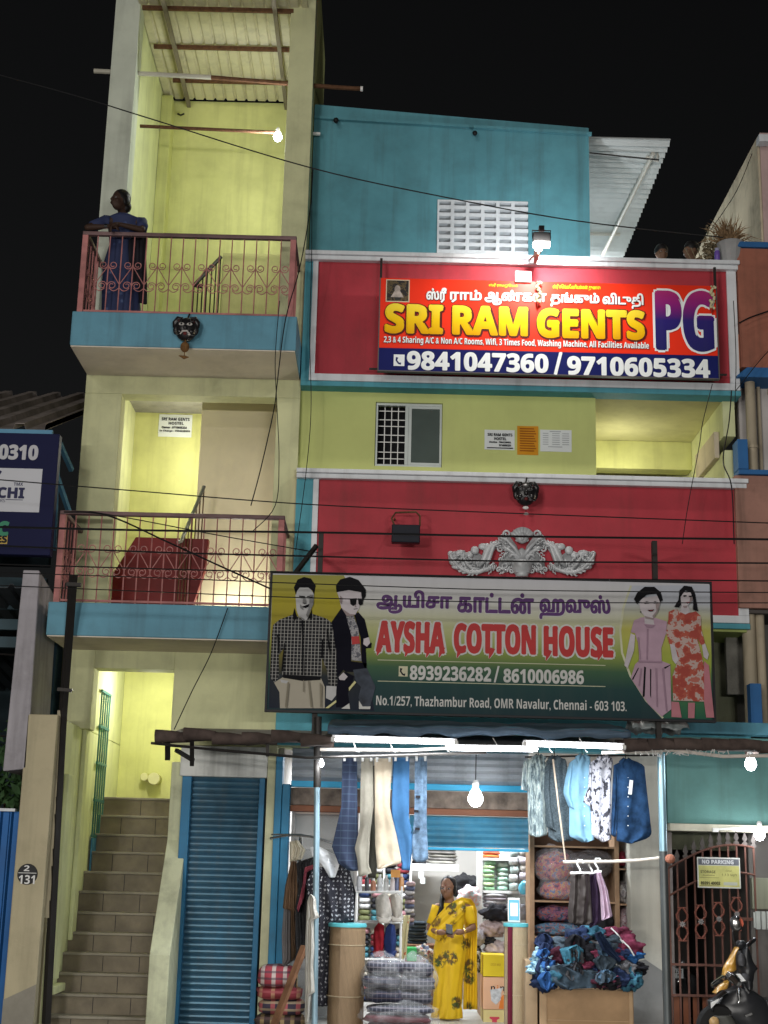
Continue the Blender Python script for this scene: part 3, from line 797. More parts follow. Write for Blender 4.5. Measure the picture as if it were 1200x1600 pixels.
MB().box(XX(1150, 1430, GY2), g1, GY2-.024, GY2+.004, ZZ(1160, 1436, GY2)-.015, ZZ(1160, 1436, GY2)+.015).build('cross_bar', GR, gt)
pn = MB(); k = 9
for i in range(k): xa = g0+(g1-g0)*i/k; pn.box(xa+.02, xa+(g1-g0)/k-.02, GY2+.012, GY2+.03, .05, ZZ(1110, 1559, GY2))
pn.build('kick_panel', M('orange_brown_panel', (.17, .06, .03), .6, grime=.4), gt)
for px, py in ((1066, 1444), (1095, 1440), (1123, 1436), (1151, 1428)):
    c = at(px, py, GY2-.02); mb = MB()
    for sg in (1, -1):
        for w in (-1, 1):
            mb.tube([c+Vector((w*.008, 0, sg*.01)), c+Vector((w*.05, 0, sg*.05)), c+Vector((w*.058, 0, sg*.09)), c+Vector((w*.03, 0, sg*.14)), c+Vector((w*.012, 0, sg*.16))], .011, 6)
        mb.box(c.x-.045, c.x+.045, c.y-.01, c.y+.01, c.z+sg*.165-.006, c.z+sg*.165+.006)
    o = mb.build('ornament', M('ornament_red', (.20, .07, .05), .7, .1, grime=.4), gt)
    rs = MB()
    for a in range(4): rs.bar(c+Vector((.03*math.cos(a*PI/4), -.012, .03*math.sin(a*PI/4))), c-Vector((.03*math.cos(a*PI/4), .012, .03*math.sin(a*PI/4))), .008)
    rs.build('star', M('star_grey', (.3, .3, .3), .4, .5), o)
# letter box white slats on the gate
mb = MB()
for i in range(4): mb.box(XX(1182, 1440, 15.2)+i*.055, XX(1182, 1440, 15.2)+i*.055+.04, 15.2, 15.24, ZZ(1185, 1452, 15.2), ZZ(1185, 1424, 15.2))
mb.box(XX(1180, 1440, 15.2), XX(1180, 1440, 15.2)+.24, 15.245, 15.27, ZZ(1185, 1450, 15.2), ZZ(1185, 1426, 15.2))
mb.build('slatted_panel', M('pale_slat', (.5, .53, .5), .6), None, label='pale slatted panel fixed on the iron gate at the right edge', cat='panel')

# ================================================================ neighbour on the left: sheet roof shop with a hanging column
ln = thing('roadside_shop', 'dark roadside shop with corrugated roof and grey concrete column at the left edge', 'shop', (-4.6, 15, 0))
LYY = 15.0
greyc = M('lilac_cement', (.40, .38, .41), .8, var=.1, streak=.5, grime=.35, bump=.15)
a0, a1 = at(36, 890, 14.6), at(62, 890, 14.6); b0, b1 = at(4, 1205, 14.6), at(42, 1198, 14.6)
mb = MB(); vs = [(a0.x, 14.6, a0.z), (a1.x, 14.6, a0.z), (a1.x, 15.5, a0.z-.15), (a0.x, 15.5, a0.z-.15), (b0.x, 14.6, b0.z), (b1.x, 14.6, b0.z+.03), (b1.x, 15.5, b0.z), (b0.x, 15.5, b0.z)]
mb.add(vs, [(0, 1, 2, 3), (7, 6, 5, 4), (0, 4, 5, 1), (1, 5, 6, 2), (2, 6, 7, 3), (3, 7, 4, 0)]); mb.build('column', greyc, ln, bevel=.015)
zr2 = ZZ(40, 672, 14.7)
mbr = corr(-9, XX(78, 672, 14.9), 14.7, 19, 0, .34, .07, .008, rib=.35)
for v in mbr.v: v.z += zr2 + (v.y-14.7)*.42
mbr.build('roof_sheet', M('weathered_sheet', (.30, .26, .24), .7, .3, var=.3, streak=.5, grime=.5), ln)
MB().box(-9, XX(82, 672, 14.68), 14.68, 14.72, ZZ(40, 679, 14.68), ZZ(40, 671, 14.68)).build('roof_edge', M('edge_blue', (.12, .30, .45), .6), ln)
mb = MB()
for (xa, ya, xb, yb) in ((92, 690, 112, 735), (84, 730, 108, 800), (92, 690, 84, 860)): mb.bar(at(xa, ya, 14.9), at(xb, yb, 15.2), .045)
mb.build('roof_strut', M('strut_blue', (.10, .25, .37), .6, .2, grime=.3), ln)
mb = MB()
for py in (872, 912, 950, 985, 1015): mb.box(-9, XX(60, py, 15.8), 15.8+(1000-py)*.004, 15.9+(1000-py)*.004, ZZ(30, py, 15.9), ZZ(30, py, 15.9)+.12)
mb.build('purlin', M('dull_blue_purlin', (.06, .10, .12), .7, grime=.4), ln)
mr = corr(-9, XX(80, 900, 15.3), 15.2, 20, 0, .2, .04, .006)
for v in mr.v: v.z += ZZ(40, 905, 15.2)-.1 - (v.y-15.2)*.12
mr.build('porch_sheet', M('dark_sheet', (.08, .09, .10), .6, .3, grime=.4), ln)
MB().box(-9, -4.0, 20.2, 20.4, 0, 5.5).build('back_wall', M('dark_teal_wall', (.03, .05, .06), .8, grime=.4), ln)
mb = MB(); mb.box(XX(64, 1000, 15.5), XX(90, 1000, 15.5), 15.5, 15.8, 2.8, ZZ(75, 930, 15.5)); mb.build('side_panel', M('dark_blue_panel', (.03, .07, .10), .5), ln)
for py in (1005, 1022, 1150): MB().tube([at(0, py, 16.5), at(48, py+3, 16.5)], .012, 6).build('cable_tray', STEEL, ln)
# cream gate pier with number disc
PRY = 14.6
pz = ZZ(65, 1116, PRY)
pp = thing('gate_pier', 'tall cream plastered gate pier bearing a round black house number', 'pier', (XX(40, 1590, PRY), PRY, 0))
px0, px1_ = XX(22, 1360, PRY), XX(71, 1360, PRY)
BX('pier_body', M('tan_plaster', (.50, .44, .29), .8, var=.08, streak=.3, grime=.2, bump=.15), pp, px0, px1_, PRY, PRY+.5, 0, pz, .012)
MB().prism([(px0+.001, .1), (px1_-.001, .1), (px1_-.001, ZZ(60, 1538, PRY)), (px0+.001, ZZ(10, 1562, PRY))], PRY-.004, PRY-.0005).build('damp_stain', M('damp_grey', (.30, .28, .23), .85, grime=.3), pp)
nd = MB().lathe([(.0, -.006), (.098, -.006), (.102, 0)], at(43, 1366, PRY), 32, 'Y').build('number_disc', BLACKP, pp)
F = Frame(PRY-.0065, (0, 0, 0)); mb = MB()
F.put(mb, bold('2'), tbox(PRY, 38, 1352, 1361, 46), .001); F.put(mb, bold('131'), tbox(PRY, 30, 1367, 1381, 54), .001)
c = at(43, 1364, PRY); mb.box(c.x-.09, c.x+.09, PRY-.009, PRY-.0066, c.z-.003, c.z+.003)
mb.build('number', WHITEP, nd)
# torn strip of wall edge and tall dark post
pl = thing('steel_post', 'tall dark steel post with short cross arm standing before the left balcony', 'post', (XX(72, 1440, 14.75), 14.75, 0))
mb = MB(); mb.tube([at(72, 1600, 14.75), at(98, 1120, 14.75), at(115, 898, 14.4)], .045, 4); mb.build('shaft', STEEL, pl)
MB().bar(at(104, 913, 14.36), at(127, 914, 14.36), .04).build('cross_arm', STEEL, pl); MB().bar(at(90, 1077, 14.6), at(113, 1079, 14.6), .035).build('cross_arm', STEEL, pl)
mb = MB()
random.seed(3)
pts = [at(90+8*0-(i/12)*22+4, 1110+i*27, 14.72) for i in range(13)]
for i in range(12):
    a, b = pts[i], pts[i+1]; w = .02+.03*random.random()
    mb.add([(a.x-w, a.y, a.z), (a.x+w*.6, a.y, a.z), (b.x+.03, b.y, b.z), (b.x-.03, b.y, b.z), (a.x-w, a.y+.05, a.z), (a.x+w*.6, a.y+.05, a.z), (b.x+.03, b.y+.05, b.z), (b.x-.03, b.y+.05, b.z)], [(0, 1, 2, 3), (4, 7, 6, 5), (0, 4, 5, 1), (1, 5, 6, 2), (2, 6, 7, 3), (3, 7, 4, 0)])
mb.build('torn_edge', M('torn_plaster', (.38, .34, .24), .9, grime=.7), pp)
# blue sheet fence
fb = corr(-9, XX(21, 1400, 14.9), 0, 1, 0, .11, .03, .006)
zt = ZZ(10, 1268, 14.9)
for v in fb.v: v.y, v.z = 14.9-v.z*1.0, .02+v.y*(zt-.02)
fn = thing('sheet_fence', 'royal blue corrugated sheet fence with white top edge at the left', 'fence', (-4.6, 14.9, 0))
fb.build('sheet', M('royal_blue_sheet', (.015, .09, .26), .45, .3, var=.2, grime=.2), fn)
MB().box(-9, XX(24, 1268, 14.86), 14.84, 14.9, zt+.001, zt+.03).build('top_edge', WHITE, fn)
# bush behind the fence
random.seed(5)
bs = MB(); c0 = at(5, 1240, 17)
for i in range(900):
    d = Vector((random.gauss(0, .42), random.gauss(0, .35), random.gauss(0, .34)))
    p = c0 + d; p.x = min(p.x, -3.72-.1*random.random()); s = .05+.05*random.random()
    q = Matrix.Rotation(random.random()*6.28, 3, Vector((random.random()-.5, random.random()-.5, random.random()-.5)).normalized())
    bs.add([p+q @ Vector(v) for v in ((-s*.45, 0, 0), (0, 0, -s), (s*.45, 0, 0), (0, s*.2, s))], [(0, 1, 2, 3)])
bush = thing('leafy_bush', 'dark green leafy bush showing above the blue sheet fence', 'bush', (c0.x, 17, 0))
bs.build('foliage', M('bush_leaf', (.05, .11, .04), .6, var=.5, scale=5), bush, fix=False)
mb = MB()
for i in range(5): mb.tube([(c0.x+.1*i-.2, 17, 0), (c0.x+.16*i-.3, 17+.05*i, 1.2), (c0.x+.2*i-.4, 17.1, c0.z)], [.03, .025, .01], 6)
mb.build('stem', WOOD, bush)
# corner signboard of the roadside shop
sb = thing('corner_signboard', 'dark navy shop signboard with white panel cut by the left edge of the picture', 'signboard', (-4.6, 14.5, 3.5))
BY = 14.5
bz0, bz1 = ZZ(45, 867, BY), ZZ(45, 677, BY)
bx1 = XX(86, 770, BY)
BX('board', M('navy_vinyl', (.014, .016, .055), .5, var=.1, spec=.05), sb, bx1-1.9, bx1, BY, BY+.12, bz0, bz1, .006)
mb = MB(); mb.box(bx1-1.5, XX(64, 765, BY), BY-.004, BY-.0005, ZZ(30, 800, BY), ZZ(30, 732, BY)); mb.build('white_panel', M('panel_white', (.55, .56, .60), .4, var=.05), sb)
F = Frame(BY, (0, 0, 0))
mb = MB(); F.put(mb, bold('0310'), tbox(BY, 0, 695, 717, 58), .002, .007); mb.build('digits', M('digits_white', (.5, .5, .53), .5), sb)
mb = MB(); F.put(mb, bold('TACHI'), tbox(BY, -34, 761, 777, 37), .007, .005); F.put(mb, bold('TMX'), tbox(BY, 22, 754, 759, 36), .007); F.put(mb, sans('TMT BARS'), tbox(BY, -26, 779, 784, 8), .007)
mb.box(XX(9, 781, BY), XX(36, 782, BY), BY-.009, BY-.006, ZZ(20, 781.5, BY), ZZ(20, 780.6, BY))
mb.tube([at(-14, 740, BY-.006), at(-6, 744, BY-.006), at(2, 736, BY-.006)], [.02, .035, .01], 8, flat=.1)
mb.build('lettering', M('letter_navy', (.02, .022, .08), .5), sb)
mb = MB(); F.put(mb, bold('TC'), tbox(BY, -18, 815, 836, 12), .004, .01); mb.build('green_letters', M('letter_green', (.04, .25, .14), .5), sb)
mb = MB(); mb.box(bx1-1.6, XX(12, 840, BY), BY-.003, BY-.0005, ZZ(5, 850, BY), ZZ(5, 833, BY)); mb.build('yellow_strip', M('strip_yellow', (.55, .38, .08), .5), sb)
mb = MB(); F.put(mb, bold('TURES'), tbox(BY, -34, 836, 847, 10), .005, .004); mb.build('strip_letters', INK, sb)
# ================================================================ helpers for printed signs
def ZGRAD(name, z0, z1, stops, rough=.45, xsplit=None):
    m, nt, b = newmat(name); g = N(nt, 'ShaderNodeNewGeometry'); sp = N(nt, 'ShaderNodeSeparateXYZ'); nt.links.new(g.outputs['Position'], sp.inputs[0])
    mr = N(nt, 'ShaderNodeMapRange'); mr.inputs[1].default_value = z0; mr.inputs[2].default_value = z1; nt.links.new(sp.outputs[2], mr.inputs[0])
    c = ramp(nt, mr.outputs[0], stops)
    f = ramp(nt, noisef(nt, coords(nt, (9, 9, .5)), 1.0, 5), [(.45, (0, 0, 0)), (.8, (.10,)*3)])
    c = mix(nt, c, (.12, .12, .10), f)
    nt.links.new(c, b.inputs['Base Color']); b.inputs['Roughness'].default_value = rough; b.inputs['Specular IOR Level'].default_value = .06; return m
def flat(mb, pts, Y, d, t=.0012):
    p = [at(x, y, Y) for x, y in pts]; mb.prism([(q.x, q.z) for q in p], Y-d-t, Y-d); return mb

# ================================================================ hostel signboard
HY = 15.2
ha, hb_, hc, hd = at(597, 434, HY), at(1123, 446, HY), at(1123, 592, HY), at(588, 578, HY)
hx0, hx1, hz1, hz0 = ha.x-.02, hc.x, ha.z, hd.z
hs_ = thing('hostel_signboard', 'large red and navy flex signboard lit from above on the upper crimson parapet', 'signboard', ((hx0+hx1)/2, HY, hz0))
hzm = ZZ(588, 543, HY)
BX('board', M('sign_red', (.80, .035, .012), .4, var=.06), hs_, hx0, hx1, HY, HY+.05, hzm, hz1, .003)
BX('lower_band', M('sign_navy', (.012, .016, .11), .4, var=.1, spec=.1), hs_, hx0, hx1, HY, HY+.05, hz0, hzm-.0005, .003)
mb = MB()
for x in (hx0-.006, hx1+.001): mb.box(x, x+.012, HY-.006, HY+.056, hz0-.001, hz1)
mb.box(hx0-.006, hx1+.013, HY-.005, HY+.055, hz0-.014, hz0-.0015)
mb.build('frame', M('frame_grey', (.12, .11, .11), .5, .3), hs_)
for px, py0, py1 in ((596, 400, 436), (1118, 414, 450)):
    x = XX(px, py0, HY+.02); MB().box(x-.014, x+.014, HY+.06, HY+.085, ZZ(px, py1+60, HY), ZZ(px, py0, HY)).build('hanger_rod', STEEL, hs_)
mb = MB(); z = ZZ(1123, 584, HY); mb.bar((hx1, HY+.03, z), (hx1+.1, HY+.03, z), .02); z = ZZ(580, 575, HY); mb.bar((hx0-.1, HY+.03, z), (hx0, HY+.03, z), .02); mb.build('hanger_rod', STEEL, hs_)
F = Frame(HY, (0, 0, 0))
SW = M('sign_white', (.80, .84, .85), .45, var=.03)
SMAR = M('sign_maroon', (.10, .012, .01), .5, var=.03)
cap = lambda s, x, y0, y1, r: tbox(HY, x, y0, y1, r)
# yellow English name
bx = cap('', 604, 475, 519, 1007)
def two(body, parts, d, fat, mat, name, dx=0, dz=0):
    mb = MB()
    for t, b in parts: F.put(mb, t, b, d, fat, dx=dx, dz=dz)
    return mb.build(name, mat, hs_, fix=False)
b1 = [(bold('SRI'), cap('', 604, 476, 519, 690)), (bold('RAM'), cap('', 709, 479, 521, 823)), (bold('GENTS'), cap('', 841, 483, 526, 1006))]
two('', b1, .0015, .034, SMAR, 'letter_edge', dx=.006, dz=-.006)
SY = ZGRAD('sign_yellow', b1[0][1][2]-.05, b1[0][1][3], [(0, (.70, .32, .005)), (.55, (.85, .55, .01)), (1, (.88, .68, .05))])
two('', b1, .0045, .017, SY, 'letters')
b2 = [(bold('PG'), cap('', 1026, 456, 545, 1114))]
two('', b2, .0015, .052, SW, 'letter_edge')
two('', b2, .0045, .026, ZGRAD('pg_gradient', b2[0][1][2], b2[0][1][3], [(0, (.02, .018, .13)), (.5, (.03, .02, .17)), (.8, (.28, .02, .19)), (1, (.40, .03, .17))]), 'letters')
b3 = [('ஸ்ரீ', cap('', 667, 450, 472, 697)), ('ராம்', cap('', 704, 453, 472, 752)), ('ஆண்கள்', cap('', 758, 453, 476, 853)), ('தங்கும்', cap('', 861, 457, 478, 936)), ('விடுதி', cap('', 942, 458, 481, 1005))]
two('', b3, .0015, .010, SMAR, 'letter_edge', dx=.004, dz=-.004)
two('', b3, .0035, .0065, SW, 'tamil_letters')
b4 = [('ஸ்ரீ ராமஜெயம்', cap('', 764, 443, 449, 809)), ('ஸ்ரீ செங்கேணியம்மன் துணை', cap('', 864, 444, 453, 938))]
two('', b4, .0015, .002, M('sign_gold', (.85, .50, .02), .5, var=.03), 'tamil_letters')
b5 = [(bold('2,3 & 4 Sharing A/C & Non A/C Rooms, Wifi, 3 Times Food, Washing Machine, All Facilities Available'), cap('', 600, 525, 538, 1014))]
two('', b5, .0015, .0035, SMAR, 'letter_edge', dx=.002, dz=-.002)
two('', b5, .0030, .001, SW, 'letters')
b6 = [(bold('9841047360'), cap('', 637, 549, 577, 856)), ('/', cap('', 866, 551, 585, 878)), (bold('9710605334'), cap('', 887, 557, 585, 1109))]
two('', b6, .0015, .008, SW, 'phone_number')
mb = MB(); mb.box(*(lambda r: (r[0], r[1], HY-.003, HY-.0005, r[2], r[3]))(rc(615, 554, 632, 572, HY))); ic = mb.build('phone_icon', SW, hs_, bevel=.002)
mb = MB(); c = at(623.5, 563, HY-.004); mb.tube([c+Vector((-.022, 0, .035)), c+Vector((-.03, 0, .0)), c+Vector((-.005, 0, -.035)), c+Vector((.022, 0, -.04))], [.014, .009, .009, .014], 8, flat=.1); mb.build('handset', M('sign_navy', (0, 0, 0)), ic)
r = rc(603, 437, 640, 472, HY)
pic = MB().box(r[0], r[1], HY-.003, HY-.0005, r[2], r[3]).build('picture', M('pic_cream', (.6, .5, .36), .5), hs_)
mb = MB(); mb.box(r[0]+.012, r[1]-.012, HY-.0045, HY-.0032, r[2]+.012, r[3]-.012); mb.build('picture_ground', PATTERN('pic_ground', (.02, .02, .02), [(0, (.015, .012, .012)), (.5, (.10, .07, .03)), (.6, (.02, .02, .02))], 18, kind='noise'), pic)
mb = MB(); c = at(621, 452, HY); mb.ball((c.x, HY-.0048, c.z), (.035, .001, .05), 12, 6); mb.prism([(c.x-.075, c.z-.1), (c.x+.075, c.z-.1), (c.x+.03, c.z-.02), (c.x-.03, c.z-.02)], HY-.0062, HY-.0048); mb.build('pictured_figure', M('pic_grey', (.35, .30, .27), .6, var=.5, scale=14), pic)

# ================================================================ shop signboard
AY = 14.0
ax0, ax1 = XX(421.5, 1000, AY), XX(1112, 1020, AY)
az1, az0 = ZZ(767, 904, AY), ZZ(767, 1117, AY)
sg = thing('shop_signboard', 'wide weathered clothing shop signboard with printed models, phone numbers and address above the awning', 'signboard', ((ax0+ax1)/2, AY, az0))
BG = ZGRAD('shop_sign_ground', az0, az1, [(0, (.014, .035, .042)), (.20, (.02, .055, .055)), (.33, (.05, .11, .06)), (.46, (.24, .30, .07)), (.62, (.42, .43, .22)), (.82, (.52, .52, .50)), (1, (.50, .50, .53))])
BX('board', BG, sg, ax0, ax1, AY, AY+.05, az0, az1, .003)
fr = MB(); t = .022
fr.box(ax0-t, ax1+t, AY-.012, AY+.06, az1+.0005, az1+t); fr.box(ax0-t, ax1+t, AY-.012, AY+.06, az0-t, az0-.0005)
fr.box(ax0-t, ax0-.0005, AY-.011, AY+.06, az0, az1); fr.box(ax1+.0005, ax1+t, AY-.011, AY+.06, az0, az1)
fr.build('frame', M('black_frame', (.02, .02, .022), .5, .3), sg)
for pxt, pyt, pxb, pyb in ((502, 832, 498, 1160), (1022, 846, 1040, 1170)): mb = MB(); mb.bar(at(pxt, pyt, AY+.12), (XX(pxt, pyt, AY+.12), AY+.12, ZZ(pxb, pyb, AY)), .07, .05); mb.build('post', STEEL, sg)
mb = MB(); mb.bar(at(495, 852, AY+.16), at(462, 895, AY+.3), .04); mb.bar(at(1022, 850, AY+.16), Vector((XX(1022, 850, 15.4), 15.4, ZZ(1022, 850, 15.4)-.2)), .03); mb.bar(at(502, 840, AY+.16), Vector((XX(502, 840, 15.4), 15.4, ZZ(502, 840, 15.4)-.2)), .03); mb.build('brace', STEEL, sg)
# left picture ground
LG = ZGRAD('shop_sign_left', az0, az1, [(0, (.010, .015, .03)), (.25, (.02, .025, .03)), (.5, (.24, .20, .03)), (.8, (.36, .31, .03)), (1, (.28, .27, .07))])
mb = MB(); flat(mb, [(426, 898), (537, 899), (556, 930), (566, 1000), (585, 1111), (420, 1106)], AY, .0002); mb.build('picture_ground', LG, sg)
RG = ZGRAD('shop_sign_right', az0, az1, [(0, (.02, .10, .06)), (.18, (.06, .16, .07)), (.4, (.30, .36, .06)), (.65, (.42, .40, .10)), (.85, (.40, .42, .46)), (1, (.42, .44, .50))])
mb = MB(); flat(mb, [(1109, 914), (1112, 1124), (1036, 1122), (1010, 1095), (985, 1056), (972, 1020), (969, 985), (974, 950), (986, 915)], AY, .0002); mb.build('picture_ground', RG, sg)
mb = MB()
edge = [(986, 915), (974, 950), (969, 985), (972, 1020), (985, 1056), (1010, 1095), (1036, 1122)]
mb.tube([at(x, y, AY-.0015) for x, y in edge], .012, 6, flat=.08); mb.build('curved_line', M('line_cream', (.5, .5, .35), .6), sg)
F = Frame(AY, (0, 0, 0))
PURP = M('sign_purple', (.085, .03, .13), .5, var=.1); AWH = M('sign_offwhite', (.52, .52, .50), .5, var=.08, streak=.2)
ARED = M('sign_letter_red', (.42, .03, .03), .5, var=.1)
def put2(parts, d, fat, mat, name, dx=0, dz=0):
    mb = MB()
    for t, b in parts: F.put(mb, t, b, d, fat, dx=dx, dz=dz)
    return mb.build(name, mat, sg, fix=False)
tb = lambda x, y0, y1, r: tbox(AY, x, y0, y1, r)
t1 = [('ஆயிசா', tb(590, 922, 957, 705)), ('காட்டன்', tb(716, 926, 956, 833)), ('ஹவுஸ்', tb(844, 929, 966, 953))]
put2(t1, .0015, .017, AWH, 'letter_edge'); put2(t1, .0035, .010, PURP, 'tamil_letters')
t2 = [(bold('AYSHA'), tb(590, 971, 1018, 694)), (bold('COTTON'), tb(711, 975, 1019, 836)), (bold('HOUSE'), tb(851, 979, 1024, 957))]
put2(t2, .0015, .030, AWH, 'letter_edge'); put2(t2, .0045, .012, ARED, 'letters')
# hooked feet of the letters
hk, hk2 = MB(), MB()
for x, y in ((593, 1016), (637, 1018), (670, 1019), (690, 1019), (718, 1020), (768, 1021), (857, 1024), (938, 1024)):
    for m_, f_, d_ in ((hk, 1.0, .0048), (hk2, 1.9, .0016)):
        p = [at(x+2, y-8, AY), at(x-1, y, AY), at(x-4, y+8, AY)]
        m_.tube([(q.x, AY-d_-.0012, q.z) for q in p], [.028*f_**.5, .022*f_**.6, .005*f_], 6, flat=.04)
hk2.build('letter_edge', AWH, sg); hk.build('letters', ARED, sg)
t3 = [(bold('8939236282'), tb(641, 1040, 1062, 767)), ('/', tb(772, 1041, 1066, 780)), (bold('8610006986'), tb(787, 1045, 1066, 912))]
put2(t3, .0015, .003, AWH, 'phone_number')
mb = MB(); mb.box(*(lambda r: (r[0], r[1], AY-.003, AY-.0005, r[2], r[3]))(rc(623, 1041, 637, 1057, AY))); ic = mb.build('phone_icon', M('icon_cream', (.5, .48, .33), .5), sg)
mb = MB(); c = at(630, 1049, AY-.0035); mb.tube([c+Vector((-.02, 0, .03)), c+Vector((-.026, 0, .0)), c+Vector((-.004, 0, -.03)), c+Vector((.02, 0, -.034))], [.013, .008, .008, .013], 8, flat=.1); mb.build('handset', INK, ic)
t4 = [(bold('No.1/257, Thazhambur Road, OMR Navalur, Chennai - 603 103.'), tb(588, 1086, 1104, 979))]
put2(t4, .0015, .0, AWH, 'address')
mb = MB()
for x0, x1, y in ((590, 946, 1031), (590, 946, 1064)):
    a, b = at(x0, y, AY), at(x1, y+9, AY); mb.box(a.x, b.x, AY-.002, AY-.0005, a.z-.004, a.z+.003)
mb.build('ruled_line', M('line_cream', (.5, .5, .35), .6), sg)
